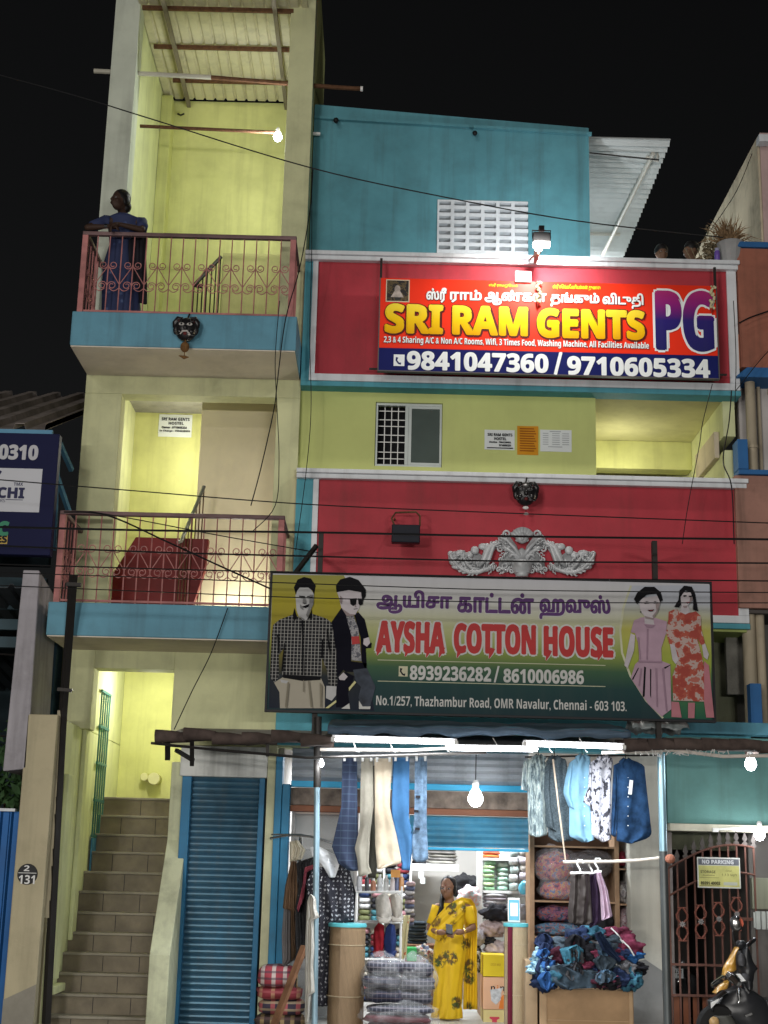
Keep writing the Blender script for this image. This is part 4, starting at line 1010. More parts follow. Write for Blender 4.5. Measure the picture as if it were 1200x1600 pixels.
# printed models (flat prints on the board)
GREYSK = M('print_grey_skin', (.42, .42, .42), .5, var=.12, scale=5); HAIRP = M('print_hair', (.012, .012, .014), .9, spec=.03)
PINKSK = M('print_pale_skin', (.48, .44, .46), .5, var=.1, scale=5)
def L1(*p): return [(410+x/6, 890+y/6) for x, y in p]
def R1(*p): return [(940+x/6, 890+y/6) for x, y in p]
mo = MB(); mo.box(0, 0, 0, 0, 0, 0)
def printed(name, layers):
    root = None
    for i, (nm, mat, polys) in enumerate(layers):
        mb = MB()
        for p in polys:
            mb = flat(MB(), p, AY, .0016+.0014*i); mb.build(nm, mat, sg)
CHK = PLAID('print_check', (.010, .010, .012), (.34, .33, .31), (.40, .40, .38), 29, 29, .17, .9)
printed('printed_man', [
 ('printed_man', CHK, [L1((100, 520), (160, 470), (300, 415), (330, 440), (400, 480), (470, 415), (600, 460), (655, 500), (690, 760), (705, 1010), (700, 1095), (620, 1085), (610, 960), (560, 830), (555, 960), (550, 1010), (190, 990), (180, 960), (200, 740), (155, 800), (155, 1010), (110, 1060), (75, 1010), (80, 800), (90, 600))]),
 ('printed_trousers', M('print_beige', (.36, .33, .26), .5, var=.08), [L1((110, 1060), (190, 1010), (550, 1020), (585, 1100), (585, 1300), (165, 1300), (160, 1150))]),
 ('printed_belt', HAIRP, [L1((190, 985), (550, 1000), (545, 1035), (380, 1045), (195, 1015))]),
 ('printed_face', GREYSK, [L1((320, 380), (310, 240), (340, 170), (440, 165), (485, 230), (480, 320), (455, 380), (420, 470), (390, 480), (340, 440)), L1((600, 1090), (695, 1095), (690, 1180), (650, 1230), (595, 1205)), L1((165, 1030), (245, 1045), (225, 1068), (180, 1060))]),
 ('printed_hair', HAIRP, [L1((315, 240), (295, 170), (330, 95), (390, 70), (455, 85), (500, 150), (485, 240), (470, 200), (430, 170), (350, 170), (325, 200)), L1((345, 245), (400, 250), (398, 258), (345, 256)), L1((420, 250), (475, 240), (475, 250), (420, 260)), L1((380, 345), (445, 320), (430, 352), (400, 362)), L1((300, 360), (325, 440), (300, 490), (285, 430)), L1((465, 370), (470, 450), (420, 465), (455, 400))]),
 ('printed_boy', M('print_jacket', (.010, .010, .016), .9, var=.3, spec=.03), [L1((650, 490), (720, 390), (740, 360), (800, 440), (830, 560), (840, 700), (830, 860), (980, 880), (960, 960), (780, 960), (760, 940), (700, 1010), (690, 760)), L1((860, 420), (900, 400), (960, 470), (1000, 640), (940, 650), (1025, 690), (1020, 735), (970, 740), (980, 960), (930, 860), (920, 640)), L1((715, 1005), (780, 960), (860, 1000), (830, 1100), (800, 1160), (820, 1290), (690, 1290), (700, 1090))]),
 ('printed_jeans', M('print_denim', (.04, .05, .07), .6, var=.5, scale=8), [L1((850, 940), (980, 925), (1060, 1100), (1040, 1180), (1010, 1285), (930, 1280), (900, 1200), (925, 1100), (880, 1060))]),
 ('printed_shirt', PATTERN('print_tee', (.2, .2, .2), [(0, (.10, .10, .12)), (.48, (.34, .33, .34)), (.58, (.2, .2, .22))], 26, kind='noise'), [L1((785, 440), (855, 430), (900, 560), (930, 860), (835, 850), (835, 620))]),
 ('printed_emblem', ARED, [L1((835, 630), (905, 625), (915, 695), (840, 705))]),
 ('printed_face', PINKSK, [L1((740, 360), (720, 270), (700, 215), (800, 190), (925, 210), (930, 290), (905, 370), (870, 425), (820, 425)), L1((950, 650), (1000, 635), (1010, 690), (980, 725), (945, 700)), L1((715, 1010), (760, 965), (800, 1005), (770, 1040), (725, 1035))]),
 ('printed_hair', HAIRP, [L1((695, 215), (690, 150), (730, 95), (820, 70), (900, 100), (970, 190), (970, 250), (940, 300), (925, 215), (810, 195)), L1((820, 275), (885, 270), (880, 330), (850, 345), (825, 325)), L1((895, 272), (950, 275), (940, 330), (915, 340), (900, 320)), L1((855, 370), (895, 366), (890, 373), (857, 377))]),
 ('printed_shoe', AWH, [L1((740, 1305), (815, 1255), (822, 1308)), L1((905, 1230), (940, 1285), (1015, 1285), (1010, 1310), (905, 1308))]),
 ('printed_stripe', M('print_stripe', (.55, .52, .25), .5), [L1((810, 1110), (865, 1045), (880, 1060), (812, 1140)), L1((590, 1300), (690, 1225), (695, 1245), (620, 1302))]),
 ('printed_girl', M('print_pink', (.40, .27, .34), .5, var=.12, scale=4), [R1((300, 480), (370, 450), (500, 455), (610, 490), (600, 600), (555, 740), (560, 860), (640, 890), (650, 1310), (560, 1380), (440, 1270), (270, 1020), (310, 890), (345, 860), (350, 730), (310, 600), (270, 590))]),
 ('printed_face', PINKSK, [R1((350, 330), (370, 270), (520, 250), (545, 310), (520, 400), (480, 460), (490, 520), (400, 510), (400, 440), (365, 400)), R1((270, 600), (310, 620), (300, 760), (240, 930), (210, 900), (240, 740))]),
 ('printed_hair', HAIRP, [R1((330, 330), (300, 280), (330, 220), (400, 165), (490, 165), (550, 215), (570, 290), (545, 310), (510, 230), (420, 240), (350, 300)), R1((425, 385), (485, 380), (460, 395)), R1((400, 302), (440, 300), (420, 308)), R1((480, 300), (515, 300), (498, 308)), R1((450, 930), (462, 940), (460, 1210), (450, 1180)), R1((395, 910), (412, 920), (400, 1190), (380, 1200)), R1((340, 920), (345, 930), (290, 1040), (280, 1030)), R1((580, 920), (650, 890), (640, 900), (590, 935))]),
 ('printed_woman', PATTERN('print_kurta', (.3, .05, .03), [(0, (.32, .05, .035)), (.46, (.38, .08, .05)), (.52, (.44, .33, .30)), (.62, (.40, .12, .09))], 9, kind='noise'), [R1((625, 400), (690, 370), (780, 420), (880, 395), (925, 440), (930, 560), (965, 700), (925, 710), (890, 640), (940, 840), (965, 980), (955, 1240), (665, 1230), (660, 1000), (700, 880), (680, 720), (630, 700), (600, 590), (620, 480))]),
 ('printed_scarf', M('print_scarf', (.42, .16, .19), .5, var=.15, scale=6), [R1((955, 860), (1000, 900), (1050, 1390), (975, 1390), (955, 1240)), R1((805, 1250), (870, 1250), (865, 1395), (805, 1395)), R1((650, 1240), (720, 1245), (745, 1390), (650, 1385))]),
 ('printed_face', PINKSK, [R1((730, 290), (750, 220), (830, 215), (850, 290), (800, 340), (830, 400), (780, 425), (730, 400), (745, 340)), R1((635, 700), (680, 710), (715, 850), (690, 890), (660, 850)), R1((935, 710), (965, 700), (1000, 800), (985, 850), (950, 820))]),
 ('printed_hair', HAIRP, [R1((715, 290), (725, 200), (770, 155), (840, 165), (870, 230), (900, 395), (850, 380), (855, 290), (830, 220), (780, 200), (735, 260), (740, 330), (720, 360), (675, 355)), R1((755, 252), (785, 250), (770, 262)), R1((810, 255), (840, 258), (825, 266)), R1((785, 318), (815, 315), (800, 326))]),

 ('printed_shade', M('print_shade', (.20, .20, .20), .9, spec=.03), [L1((445, 240), (482, 240), (478, 330), (450, 385), (425, 455), (410, 430), (440, 350)), L1((345, 440), (400, 470), (385, 485)), L1((385, 262), (402, 262), (412, 318), (395, 322), (378, 315)), L1((355, 330), (375, 350), (385, 385), (355, 360))]),
 ('printed_feature', HAIRP, [L1((350, 262), (398, 262), (395, 272), (355, 272)), L1((422, 266), (472, 258), (470, 268), (424, 275)), L1((372, 352), (440, 332), (436, 350), (400, 364)), L1((378, 316), (412, 318), (408, 325), (380, 323))]),
 ('printed_shade', M('print_skin_shade', (.27, .22, .22), .9, spec=.03), [L1((745, 370), (820, 420), (870, 425), (850, 440), (790, 440)), L1((730, 250), (752, 270), (742, 330), (725, 300)), L1((868, 330), (880, 352), (865, 358)), R1((500, 330), (545, 310), (520, 400), (480, 460), (470, 440), (510, 390)), R1((400, 440), (480, 460), (478, 475), (405, 462)), R1((755, 345), (800, 342), (790, 365), (765, 365)), R1((825, 260), (848, 262), (845, 295), (815, 325))]),
 ('printed_feature', HAIRP, [R1((392, 318), (445, 312), (440, 322), (398, 326)), R1((478, 312), (520, 312), (518, 322), (482, 324)), R1((425, 384), (490, 378), (470, 398), (440, 398)), R1((760, 246), (790, 246), (788, 258), (764, 258)), R1((808, 250), (840, 250), (838, 262), (810, 260)), R1((358, 395), (366, 395), (366, 410), (358, 410))]),
 ('printed_lips', M('print_lips', (.30, .05, .06), .9, spec=.03), [R1((782, 312), (818, 308), (806, 322), (790, 322)), R1((430, 385), (484, 382), (460, 392))]),
 ('printed_fold', M('print_fold', (.30, .20, .26), .9, spec=.03), [R1((420, 560), (430, 560), (425, 850), (415, 850)), R1((330, 640), (345, 640), (360, 840), (348, 845)), R1((500, 930), (512, 930), (520, 1290), (510, 1290)), R1((560, 930), (575, 925), (610, 1330), (598, 1335)), R1((360, 930), (372, 930), (350, 1100), (340, 1090)), R1((340, 855), (560, 862), (560, 878), (340, 872)), R1((390, 520), (500, 525), (470, 550), (420, 548))]),
 ('printed_fold', M('print_cloth_fold', (.22, .20, .15), .9, spec=.03), [L1((240, 1060), (252, 1060), (230, 1295), (215, 1295)), L1((430, 1045), (440, 1045), (470, 1295), (455, 1295)), L1((385, 1040), (392, 1040), (392, 1150), (384, 1150)), L1((540, 1060), (560, 1090), (555, 1295), (545, 1295))]),
 ('printed_fold', M('print_shirt_shadow', (.012, .012, .014), .9, spec=.03), [L1((205, 700), (215, 690), (195, 960), (180, 960)), L1((560, 660), (575, 660), (565, 830), (552, 840)), L1((370, 480), (384, 480), (384, 990), (376, 990)), L1((600, 560), (612, 560), (640, 780), (628, 780)), L1((140, 620), (152, 600), (165, 780), (150, 790))]),
])

# ================================================================ small things on the facade
def notice(px, name, label, mat, Y, lines=(), ink=INK):
    x0, x1, z0, z1 = rc(*px, Y)
    mb = MB(); n = 6
    mb.sheet(lambda u, v: (x0+(x1-x0)*u, Y-.006-.003*math.sin(5*u+3*v), z0+(z1-z0)*v), 6, 5, .002)
    o = mb.build(name, mat, None, label=label, cat='notice', group=None)
    F = Frame(Y-.011, (0, 0, 0)); mt = MB()
    for t, f0, f1, g0, g1 in lines:
        b = (x0+(x1-x0)*f0, x0+(x1-x0)*f1, z1-(z1-z0)*g1, z1-(z1-z0)*g0)
        if t is None: mt.box(b[0], b[1], Y-.0118, Y-.0105, b[2], b[3])
        else: F.put(mt, t, b, .001, .0008)
    if lines: mt.build('printing', ink, o)
    return o
notice((757, 672, 804, 703), 'paper_notice', 'white paper notice taped left of the orange poster', PAPER, WY, [(bold('SRI RAM GENTS'), .1, .92, .18, .32), (bold('HOSTEL'), .32, .72, .38, .52), (bold('Warden : 7904228959,'), .15, .88, .58, .68), (bold('9710605334'), .48, .88, .73, .83), (None, .08, .95, .89, .94)])
ol = [(None, .12, .85+.05*((i*7) % 3-1), .08+i*.085, .115+i*.085) for i in range(10)]
notice((808, 666, 841, 711), 'orange_poster', 'orange printed poster taped between two white papers', M('poster_orange', (.60, .26, .012), .6, var=.15), WY, ol, M('poster_ink', (.30, .09, .01), .8))
pl_ = [(None, .3, .66, .06, .1)] + [(None, a, b, .16+i*.1, .19+i*.1) for i in range(6) for a, b in ((.08, .26), (.38, .62), (.7, .92))] + [(None, .25, .7, .77, .80)]
notice((844, 672, 893, 706), 'paper_notice', 'pale printed sheet in clear film taped right of the orange poster', PAPER, WY, pl_, M('faint_ink', (.38, .40, .42), .8))
notice((248, 648, 300, 683), 'paper_notice', 'white paper notice taped on the stairwell wall of the tower', PAPER, 17.745, [(bold('SRI RAM GENTS'), .08, .92, .15, .28), (bold('HOSTEL'), .3, .75, .34, .46), (bold('Owner : 9710605334'), .1, .85, .54, .64), (bold('In Charge : 7904228959'), .04, .95, .70, .80)])
# blue-framed little picture and garlands on the hostel sign
r = rc(805, 424, 830, 441, HY-.02)
gp = MB().box(r[0], r[1], HY-.03, HY-.012, r[2], r[3]).build('framed_picture', WHITEP, None, label='tiny pale blue framed picture on the upper edge of the red hostel sign', cat='picture', bevel=.003)
MB().box(r[0]+.015, r[1]-.015, HY-.033, HY-.0305, r[2]+.015, r[3]-.012).build('print', M('pic_blue', (.20, .45, .52), .5), gp)
MB().lathe([(.0, -.003), (.035, -.003), (.035, 0)], ((r[0]+r[1])/2, HY-.0335, (r[2]+r[3])/2), 16, 'Y').build('print_figure', M('pic_peach', (.55, .25, .18), .5), gp)
def garland(p0, p1, name, label, tip):
    random.seed(8); mb = MB(); a, b = Vector(p0), Vector(p1)
    for i in range(26):
        p = a.lerp(b, i/25)+Vector((random.uniform(-.025, .025), random.uniform(-.015, .015), 0)); mb.ball(p, random.uniform(.012, .02), 6, 4)
    o = mb.build(name, M('jasmine', (.62, .58, .36), .8, var=.35, scale=40), None, label=label, cat='garland')
    mb = MB(); mb.lathe([(.002, -.06), (.014, -.03), (.02, 0), (.006, .012)], b, 8); mb.build('tassel', M('tassel_red', (.3, .03, .02), .8), o)
garland(at(842, 440, HY-.04), at(840, 472, HY-.04), 'flower_garland', 'white flower garland hanging over the Tamil line of the red sign', 1)
garland(at(1114, 447, HY-.04), at(1112, 482, HY-.04), 'flower_garland', 'white flower garland hanging beside the letter G of the red sign', 1)
# demon masks against the evil eye
BLK = M('mask_black', (.012, .011, .012), .35, var=.3)
def mask(px, py, Y, s, label, white):
    MWH = M('mask_white', (.5, .48, .45), .5) if white else M('mask_grey', (.10, .10, .105), .4)
    c = at(px, py, Y); m_ = thing('demon_mask', label, 'mask', c)
    mb = MB(); mb.ball(c+Vector((0, .0, 0)), (.115*s, .07*s, .13*s), 20, 14)
    for sgn in (-1, 1):
        mb.tube([c+Vector((sgn*.04*s, -.02*s, .10*s)), c+Vector((sgn*.085*s, -.02*s, .105*s)), c+Vector((sgn*.115*s, -.02*s, .06*s)), c+Vector((sgn*.12*s, -.02*s, .01*s))], [.03*s, .036*s, .034*s, .02*s], 8); mb.tube(spiral((c.x+sgn*.07*s, c.y-.06*s, c.z+.08*s), .03*s, .01*s, 0, 1.2*sgn, 12), .008*s, 6); mb.tube(spiral((c.x+sgn*.085*s, c.y-.05*s, c.z-.06*s), .03*s, .01*s, PI, 1.2*sgn, 12), .008*s, 6)
        mb.ball(c+Vector((sgn*.10*s, -.02*s, -.01*s)), (.035*s, .02*s, .06*s), 8, 6)
        mb.ball(c+Vector((sgn*.06*s, -.045*s, -.04*s)), (.035*s, .03*s, .03*s), 8, 6)
    mb.ball(c+Vector((0, -.07*s, -.005*s)), (.024*s, .03*s, .035*s), 8, 6)
    mb.build('face', BLK, m_, smooth=True)
    for sgn in (-1, 1):
        MB().ball(c+Vector((sgn*.042*s, -.068*s, .035*s)), (.03*s, .012*s, .017*s), 12, 8).build('eye', MWH, m_)
        MB().ball(c+Vector((sgn*.042*s, -.079*s, .035*s)), (.012*s, .006*s, .011*s), 8, 6).build('pupil', BLK, m_)
        MB().ball(c+Vector((sgn*.09*s, -.045*s, -.045*s)), (.016*s, .01*s, .018*s), 8, 6).build('cheek_spot', M('mask_buff', (.35, .30, .2), .6), m_)
        mb = MB(); mb.ball(c+Vector((sgn*.085*s, -.035*s, .085*s)), (.025*s, .02*s, .03*s), 8, 6); mb.build('horn_patch', M('mask_red', (.07, .012, .012), .5), m_)
    mb = MB(); mb.tube([c+Vector((-.05*s, -.07*s, -.078*s)), c+Vector((-.025*s, -.082*s, -.048*s)), c+Vector((.02*s, -.085*s, -.045*s)), c+Vector((.05*s, -.07*s, -.075*s))], [.007*s, .01*s, .01*s, .007*s], 6); mb.ball(c+Vector((.045*s, -.068*s, -.082*s)), (.016*s, .01*s, .009*s), 8, 5); mb.build('teeth', MWH, m_)
    MB().ball(c+Vector((0, -.075*s, -.07*s)), (.02*s, .014*s, .02*s), 8, 6).build('tongue', M('mask_tongue', (.12, .02, .02), .5), m_)
    mb = MB(); mb.tube([c+Vector((.0, .02, .11*s)), c+Vector((.02*s, .04, .19*s))], .01, 6); mb.build('hook', STEEL, m_)
    return c, m_
c, m_ = mask(291, 515, BL-.09, 1.05, 'black demon mask with white eyes and dried fruit on the blue balcony edge', 1)
mb = MB(); mb.tube([c+Vector((0, -.02, -.12)), c+Vector((0, -.02, -.17))], .006, 6); mb.ball(c+Vector((0, -.02, -.21)), (.05, .05, .06), 14, 9); mb.tube([c+Vector((0, -.02, -.27)), c+Vector((0, -.02, -.31))], .005, 6); mb.tube([c+Vector((-.06, -.02, -.31)), c+Vector((0, -.02, -.33)), c+Vector((.05, -.02, -.325))], [.004, .022, .004], 6)
mb.build('hanging_fruit', M('dried_fruit', (.17, .085, .03), .8, var=.4, scale=20), m_, smooth=True)
c, m_ = mask(821, 772, MY-.2, 1.05, 'black demon mask on the lower crimson parapet above the white ornament', 0)
mb = MB(); mb.ball(c+Vector((0, -.03, -.165)), (.035, .02, .02), 8, 6); mb.ball(c+Vector((.005, -.03, -.235)), (.035, .02, .014), 8, 6); mb.build('shell_bead', WHITEP, m_)
mb = MB(); mb.tube([c+Vector((0, -.03, -.12)), c+Vector((.003, -.03, -.24))], .004, 6); mb.build('thread', STEEL, m_)
# white plaster scroll ornament
OC = M('ornament_white', (.56, .58, .60), .45, .15, var=.12, scale=12, grime=.3, dirt=(.10, .10, .11))
OY = MY-.05
orn = MB()
def o_(x, y, dy=0): p = at(680+x/4.286, 740+y/4.286, OY); return Vector((p.x, OY-dy, p.z))
k_ = 15.45/2215/4.286*1.0
def both(pts, r, dy=.0, n=8):
    rr = [v*k_ for v in r] if isinstance(r, list) else r*k_
    orn.tube([o_(x, y, dy) for x, y in pts], rr, n); orn.tube([o_(1160-x, y+.02*(1160-2*x)*.0, dy) for x, y in pts], rr, n)
def curl(x, y, r0, r1, a, t, w, dy=0): 
    p = [(x+(r0+(r1-r0)*i/20)*math.cos(a+t*2*PI*i/20), y+(r0+(r1-r0)*i/20)*math.sin(a+t*2*PI*i/20)) for i in range(21)]
    both(p, [w*(1-.4*i/20) for i in range(21)], dy, 6)
both([(570, 560), (530, 500), (480, 450), (425, 425)], [16, 14, 12, 8], .02)
both([(560, 590), (520, 530), (470, 500), (445, 500)], [14, 14, 14, 8], .015)
both([(570, 580), (540, 545), (510, 545), (495, 565)], [10, 12, 12, 8], .02)
curl(480, 405, 26, 6, PI*.9, 1.2, 9)
curl(437, 505, 22, 5, -PI/2, -1.2, 9)
curl(440, 575, 18, 5, 0, 1.2, 8)
curl(470, 620, 30, 6, 0, 1.3, 10)
both([(440, 470), (395, 470), (360, 500), (340, 545), (320, 590), (290, 625)], [10, 18, 24, 26, 22, 10], .02)
both([(430, 470), (390, 490), (372, 540), (355, 590), (340, 620)], [8, 12, 14, 14, 8], .035)
both([(395, 600), (350, 640), (290, 662), (230, 665), (180, 645), (135, 605), (105, 560), (95, 532)], [8, 14, 16, 16, 15, 13, 10, 8], .02)
both([(300, 640), (250, 640), (215, 610), (190, 570), (180, 545)], [8, 13, 14, 11, 6], .015)
curl(245, 608, 24, 5, PI*.5, -1.2, 9); curl(290, 602, 18, 4, 0, 1.1, 7); curl(105, 535, 18, 4, PI/2, 1.1, 8)
for x, y, a, b in ((320, 490, 34, 24), (265, 515, 30, 30), (170, 535, 40, 24), (150, 625, 44, 20), (120, 590, 30, 28), (230, 550, 26, 20), (345, 480, 24, 14)):
    orn.ball(o_(x, y, .01), (a*k_, .022, b*k_), 10, 6); orn.ball(o_(1160-x, y, .01), (a*k_, .022, b*k_), 10, 6)
for i in range(6):
    both([(330+i*13, 615), (322+i*15, 650+6*math.sin(i))], [5, 9], .03, 6)
for i in range(7):
    a = -PI/2+(i-3)*.32
    orn.tube([o_(580, 450, .02), o_(580+85*math.cos(a), 450+85*math.sin(a), .045)], [.012, .028], 8)
orn.ball(o_(580, 430, .03), (45*k_, .04, 45*k_), 14, 9); orn.ball(o_(580, 430, .06), (16*k_, .03, 30*k_), 10, 7)
vp = [(.02, 500), (.05, 520), (.045, 545), (.06, 575), (.13, 600), (.13, 625), (.11, 655), (.075, 680), (.08, 690)]
vs_ = [(r, o_(580, y).z-o_(580, 600).z) for r, y in vp][::-1]
orn.lathe([(r*.92, h) for r, h in vs_], o_(580, 600, .0), 18)
orn.tube([o_(515, 595, .10), o_(645, 597, .10)], .014, 6); orn.tube([o_(535, 665, .06), o_(625, 666, .06)], .012, 6)
curl(510, 650, 16, 4, 0, 1.1, 8); curl(425, 645, 20, 4, 0, -1.1, 8)
def frond(pts, n, r0, w):
    P = [Vector((x, y, 0)) for x, y in pts]
    def ev(t):
        k = min(int(t*(len(P)-1)), len(P)-2); f = t*(len(P)-1)-k; return P[k].lerp(P[k+1], f), (P[k+1]-P[k]).normalized()
    for i in range(n):
        p, d = ev((i+.5)/n); nn = Vector((-d.y, d.x, 0)); sz = r0*(.6+.4*math.sin(PI*(i+.5)/n))
        for sg in (-1, 1):
            a = p+nn*sg*w*.3; b = p+nn*sg*w+d*sz*.9; c = b+d*sz*.5-nn*sg*w*.25
            both([(a.x, a.y), (b.x, b.y), (c.x, c.y)], [sz*.30, sz*.34, sz*.12], .028, 6)
for pl_ in (((435, 462), (350, 478), (312, 545), (258, 505), (205, 530), (150, 515), (86, 528), (92, 585), (120, 625), (180, 662), (290, 668), (395, 645), (360, 600), (385, 530)), ((420, 420), (470, 390), (500, 420), (545, 480), (575, 560), (575, 610), (520, 600), (470, 660), (420, 650), (432, 570), (470, 520), (430, 500))):
    for mir in (0, 1):
        pp_ = [o_(1160-x if mir else x, y) for x, y in pl_]; orn.prism([(p.x, p.z) for p in (pp_[::-1] if mir else pp_)], OY+.012, OY+.035)
frond([(320, 590), (345, 530), (385, 480), (430, 470)], 6, 22, 22)
frond([(300, 660), (230, 668), (165, 640), (115, 575)], 8, 22, 20)
frond([(290, 640), (240, 600), (200, 560)], 5, 20, 18)
frond([(210, 520), (170, 555), (130, 600)], 5, 20, 20)
frond([(540, 540), (490, 470), (450, 440)], 5, 18, 18)
frond([(520, 600), (470, 650), (430, 660)], 4, 18, 16)
frond([(410, 600), (380, 640), (350, 665)], 4, 16, 14)
frond([(520, 520), (470, 530), (440, 560)], 4, 16, 14)
frond([(560, 470), (540, 420), (520, 395)], 4, 18, 14)
orn.build('scroll_ornament', OC, None, label='white moulded scroll ornament with vase and leaves on the lower crimson parapet', cat='ornament', smooth=True)
# unlit black lamp box with its bracket loop
c = at(634, 835, 15.1)
lb = MB().box(c.x-.155, c.x+.155, 15.05, 15.16, c.z-.1, c.z+.1).build('flood_lamp', M('lamp_black', (.010, .012, .020), .4), None, label='unlit black flood lamp box with wire bracket before the lower crimson parapet', cat='lamp', bevel=.01)
mb = MB(); q = [at(617, 822, 15.1), at(612, 810, 15.1), at(618, 801, 15.1), at(650, 800, 15.1), at(656, 806, 15.1), at(656, 822, 15.1)]; mb.tube(q, .012, 6)
mb.tube([at(617, 810, 15.1), Vector((at(617, 810, 15.1).x, 15.5, at(617, 810, 15.1).z+.08))], .012, 6); mb.build('bracket', RUST, lb)
# lit flood lamp on its stand
c = at(846, 373, 14.85)
fl = thing('flood_lamp', 'lit black flood lamp on a short white stand above the red hostel sign', 'lamp', c)
mb = MB(); q = Matrix.Rotation(math.radians(-8), 3, 'X')
mb.obox(c, (.20, .10, .13), q); mb.build('housing', BLACKP, fl, bevel=.012)
mb = MB(); mb.obox(c+Vector((0, -.0, -.076)), (.19, .095, .018), q); mb.build('lens', EM('flood_lens', (1, .97, .92), 25), fl)
mb = MB(); mb.tube([c+Vector((-.10, 0, .0)), c+Vector((-.105, 0, .10)), c+Vector((.105, 0, .10)), c+Vector((.10, 0, .0))], .008, 6); mb.box(c.x-.03, c.x+.03, c.y-.03, c.y+.03, c.z+.1, c.z+.15); mb.build('bracket', BLACKP, fl)
mb = MB(); d = c+Vector((-.03, .06, -.1)); b0 = at(836, 410, 15.42); mb.tube([c+Vector((-.02, .07, .02)), d, d.lerp(b0, .6), b0], [.03, .045, .03, .02], 8); mb.tube([d+Vector((0, 0, -.05)), at(828, 404, 15.42)], .014, 6); mb.build('stand', M('dirty_cream', (.6, .54, .42), .7, grime=.3), fl)
# wall cameras on the rooftop room
for px, py, s, lab in ((525, 188, 1.0, 'small dark dome camera under the roof ledge at the tower corner'), (742, 208, .9, 'small dark dome camera under the middle of the roof ledge')):
    c = at(px, py, 15.9); o = thing('wall_camera', lab, 'camera', c)
    MB().ball(c, .035*s, 10, 7).build('dome', BLACKP, o, smooth=True); MB().tube([c+Vector((0, .0, .0)), c+Vector((0, .09, .03))], .014, 6).build('arm', BLACKP, o)
c = at(489, 209, 15.85)
mb = MB(); mb.bar(c, c+Vector((.09, 0, .0)), .03, .03); mb.build('pipe_stub', WHITEP, None, label='short white pipe stub between tower pillar and blue rooftop wall', cat='pipe')
# horizontal poles through the top of the tower
pr = thing('long_pole', 'long thin pole pushed through the tower top under the sheet roof, sticking out both sides', 'pole', at(360, 122, 15.75))
a, b, cc, d = at(147, 111, 15.75), at(330, 121, 15.75), at(530, 137, 15.75), at(567, 139, 15.75)
mb = MB(); mb.tube([a, b], .03, 8); mb.build('white_half', M('chalky_pvc', (.5, .48, .40), .6, grime=.3), pr)
mb = MB(); mb.tube([b, cc, d-(d-cc)*.1], .028, 8); mb.build('rusty_half', RUST, pr); mb = MB(); mb.tube([d-(d-cc)*.1, d], .032, 8); mb.build('end_cap', WHITEP, pr)
mb = MB(); mb.tube([at(219, 197, 15.95), at(432, 207, 15.95)], .022, 8); mb.build('rusty_pipe', RUST, None, label='rusty cross pipe inside the tower top holding the lit bulb', cat='pipe')
mb = MB(); mb.tube([at(278, 178, 17.8), at(282, 180, 17.7), at(287, 178, 17.8)], .014, 6); mb.build('wall_hook', STEEL, None, label='small dark hook on the yellow back wall at the tower top', cat='hook')
# ================================================================ awning
AWY = 13.6
aw = thing('shop_awning', 'low awning of dark clay tile edges and blue tarpaulin over the clothing shop front', 'awning', (1, 14.5, 2.6))
TILEC = M('dark_clay', (.075, .055, .048), .85, var=.4, scale=8, grime=.5, bump=.3)
random.seed(21)
xs = [243, 287, 332, 378, 424, 470, 516]
def tilerow(xs, yl, sl):
    for i in range(len(xs)-1):
        a, b = at(xs[i], yl+sl*(xs[i]-243), AWY), at(xs[i+1]+4, yl+sl*(xs[i+1]-243), AWY)
        j = random.uniform(-.022, .018)
        for k in range(2):
            yo = k*.5; zo = k*.035; mb = MB()
            mb.tube([a+Vector((0, yo, zo+j)), a.lerp(b, .5)+Vector((0, yo, zo+j+.004)), b+Vector((0, yo, zo+j-.006))], [.064+random.uniform(-.01, .006), .056, .044+random.uniform(-.01, .01)], 12); mb.build('edge_tile', TILEC, aw, smooth='auto')
tilerow(xs, 1148, .024)
tilerow([975, 1012, 1052, 1096, 1140, 1186, 1235], 1147, .0205)
# tarpaulin over the middle
def tarp(u, v):
    a, b = at(512, 1139, AWY-.02), at(985, 1147, AWY-.02)
    p = a.lerp(b, u); n_ = noise.noise(Vector((u*9, v*3, 1)))*.03 + noise.noise(Vector((u*25, v*7, 4)))*.012
    e = .11*math.sin(u*PI)**.5
    return Vector((p.x, p.y+v*1.75, p.z + .03 + .36*math.sin(min(1, v*1.0)*PI/2)*.55 + n_))
MB().sheet(tarp, 60, 14, .01).build('tarpaulin', M('blue_tarp', (.05, .10, .14), .5, var=.2, scale=4, streak=.3, grime=.2, bump=.2, bscale=12), aw, smooth=True)
def tarp2(u, v):
    p = tarp(u, 0); return Vector((p.x, p.y-.015-.02*math.sin(v*3), p.z - v*.075 + .012*math.sin(u*40)*v + noise.noise(Vector((u*14, v*2, 8)))*.02))
MB().sheet(tarp2, 70, 5, .008).build('tarp_hem', M('blue_tarp_hem', (.07, .11, .16), .5, var=.2, scale=6, grime=.25), aw, smooth=True)
mb = MB(); a, b = at(245, 1160, AWY), at(1240, 1182, AWY)
mb.add([(a.x, AWY+.05, a.z+.04), (b.x, AWY+.05, b.z+.04), (b.x, 15.45, b.z+.30), (a.x, 15.45, a.z+.30), (a.x, AWY+.05, a.z+.05), (b.x, AWY+.05, b.z+.05), (b.x, 15.45, b.z+.31), (a.x, 15.45, a.z+.31)], [(0, 1, 2, 3), (7, 6, 5, 4), (0, 4, 5, 1), (1, 5, 6, 2), (2, 6, 7, 3), (3, 7, 4, 0)])
mb.build('roof_sheet', M('awning_sheet', (.30, .29, .28), .7, grime=.4, streak=.3), aw)
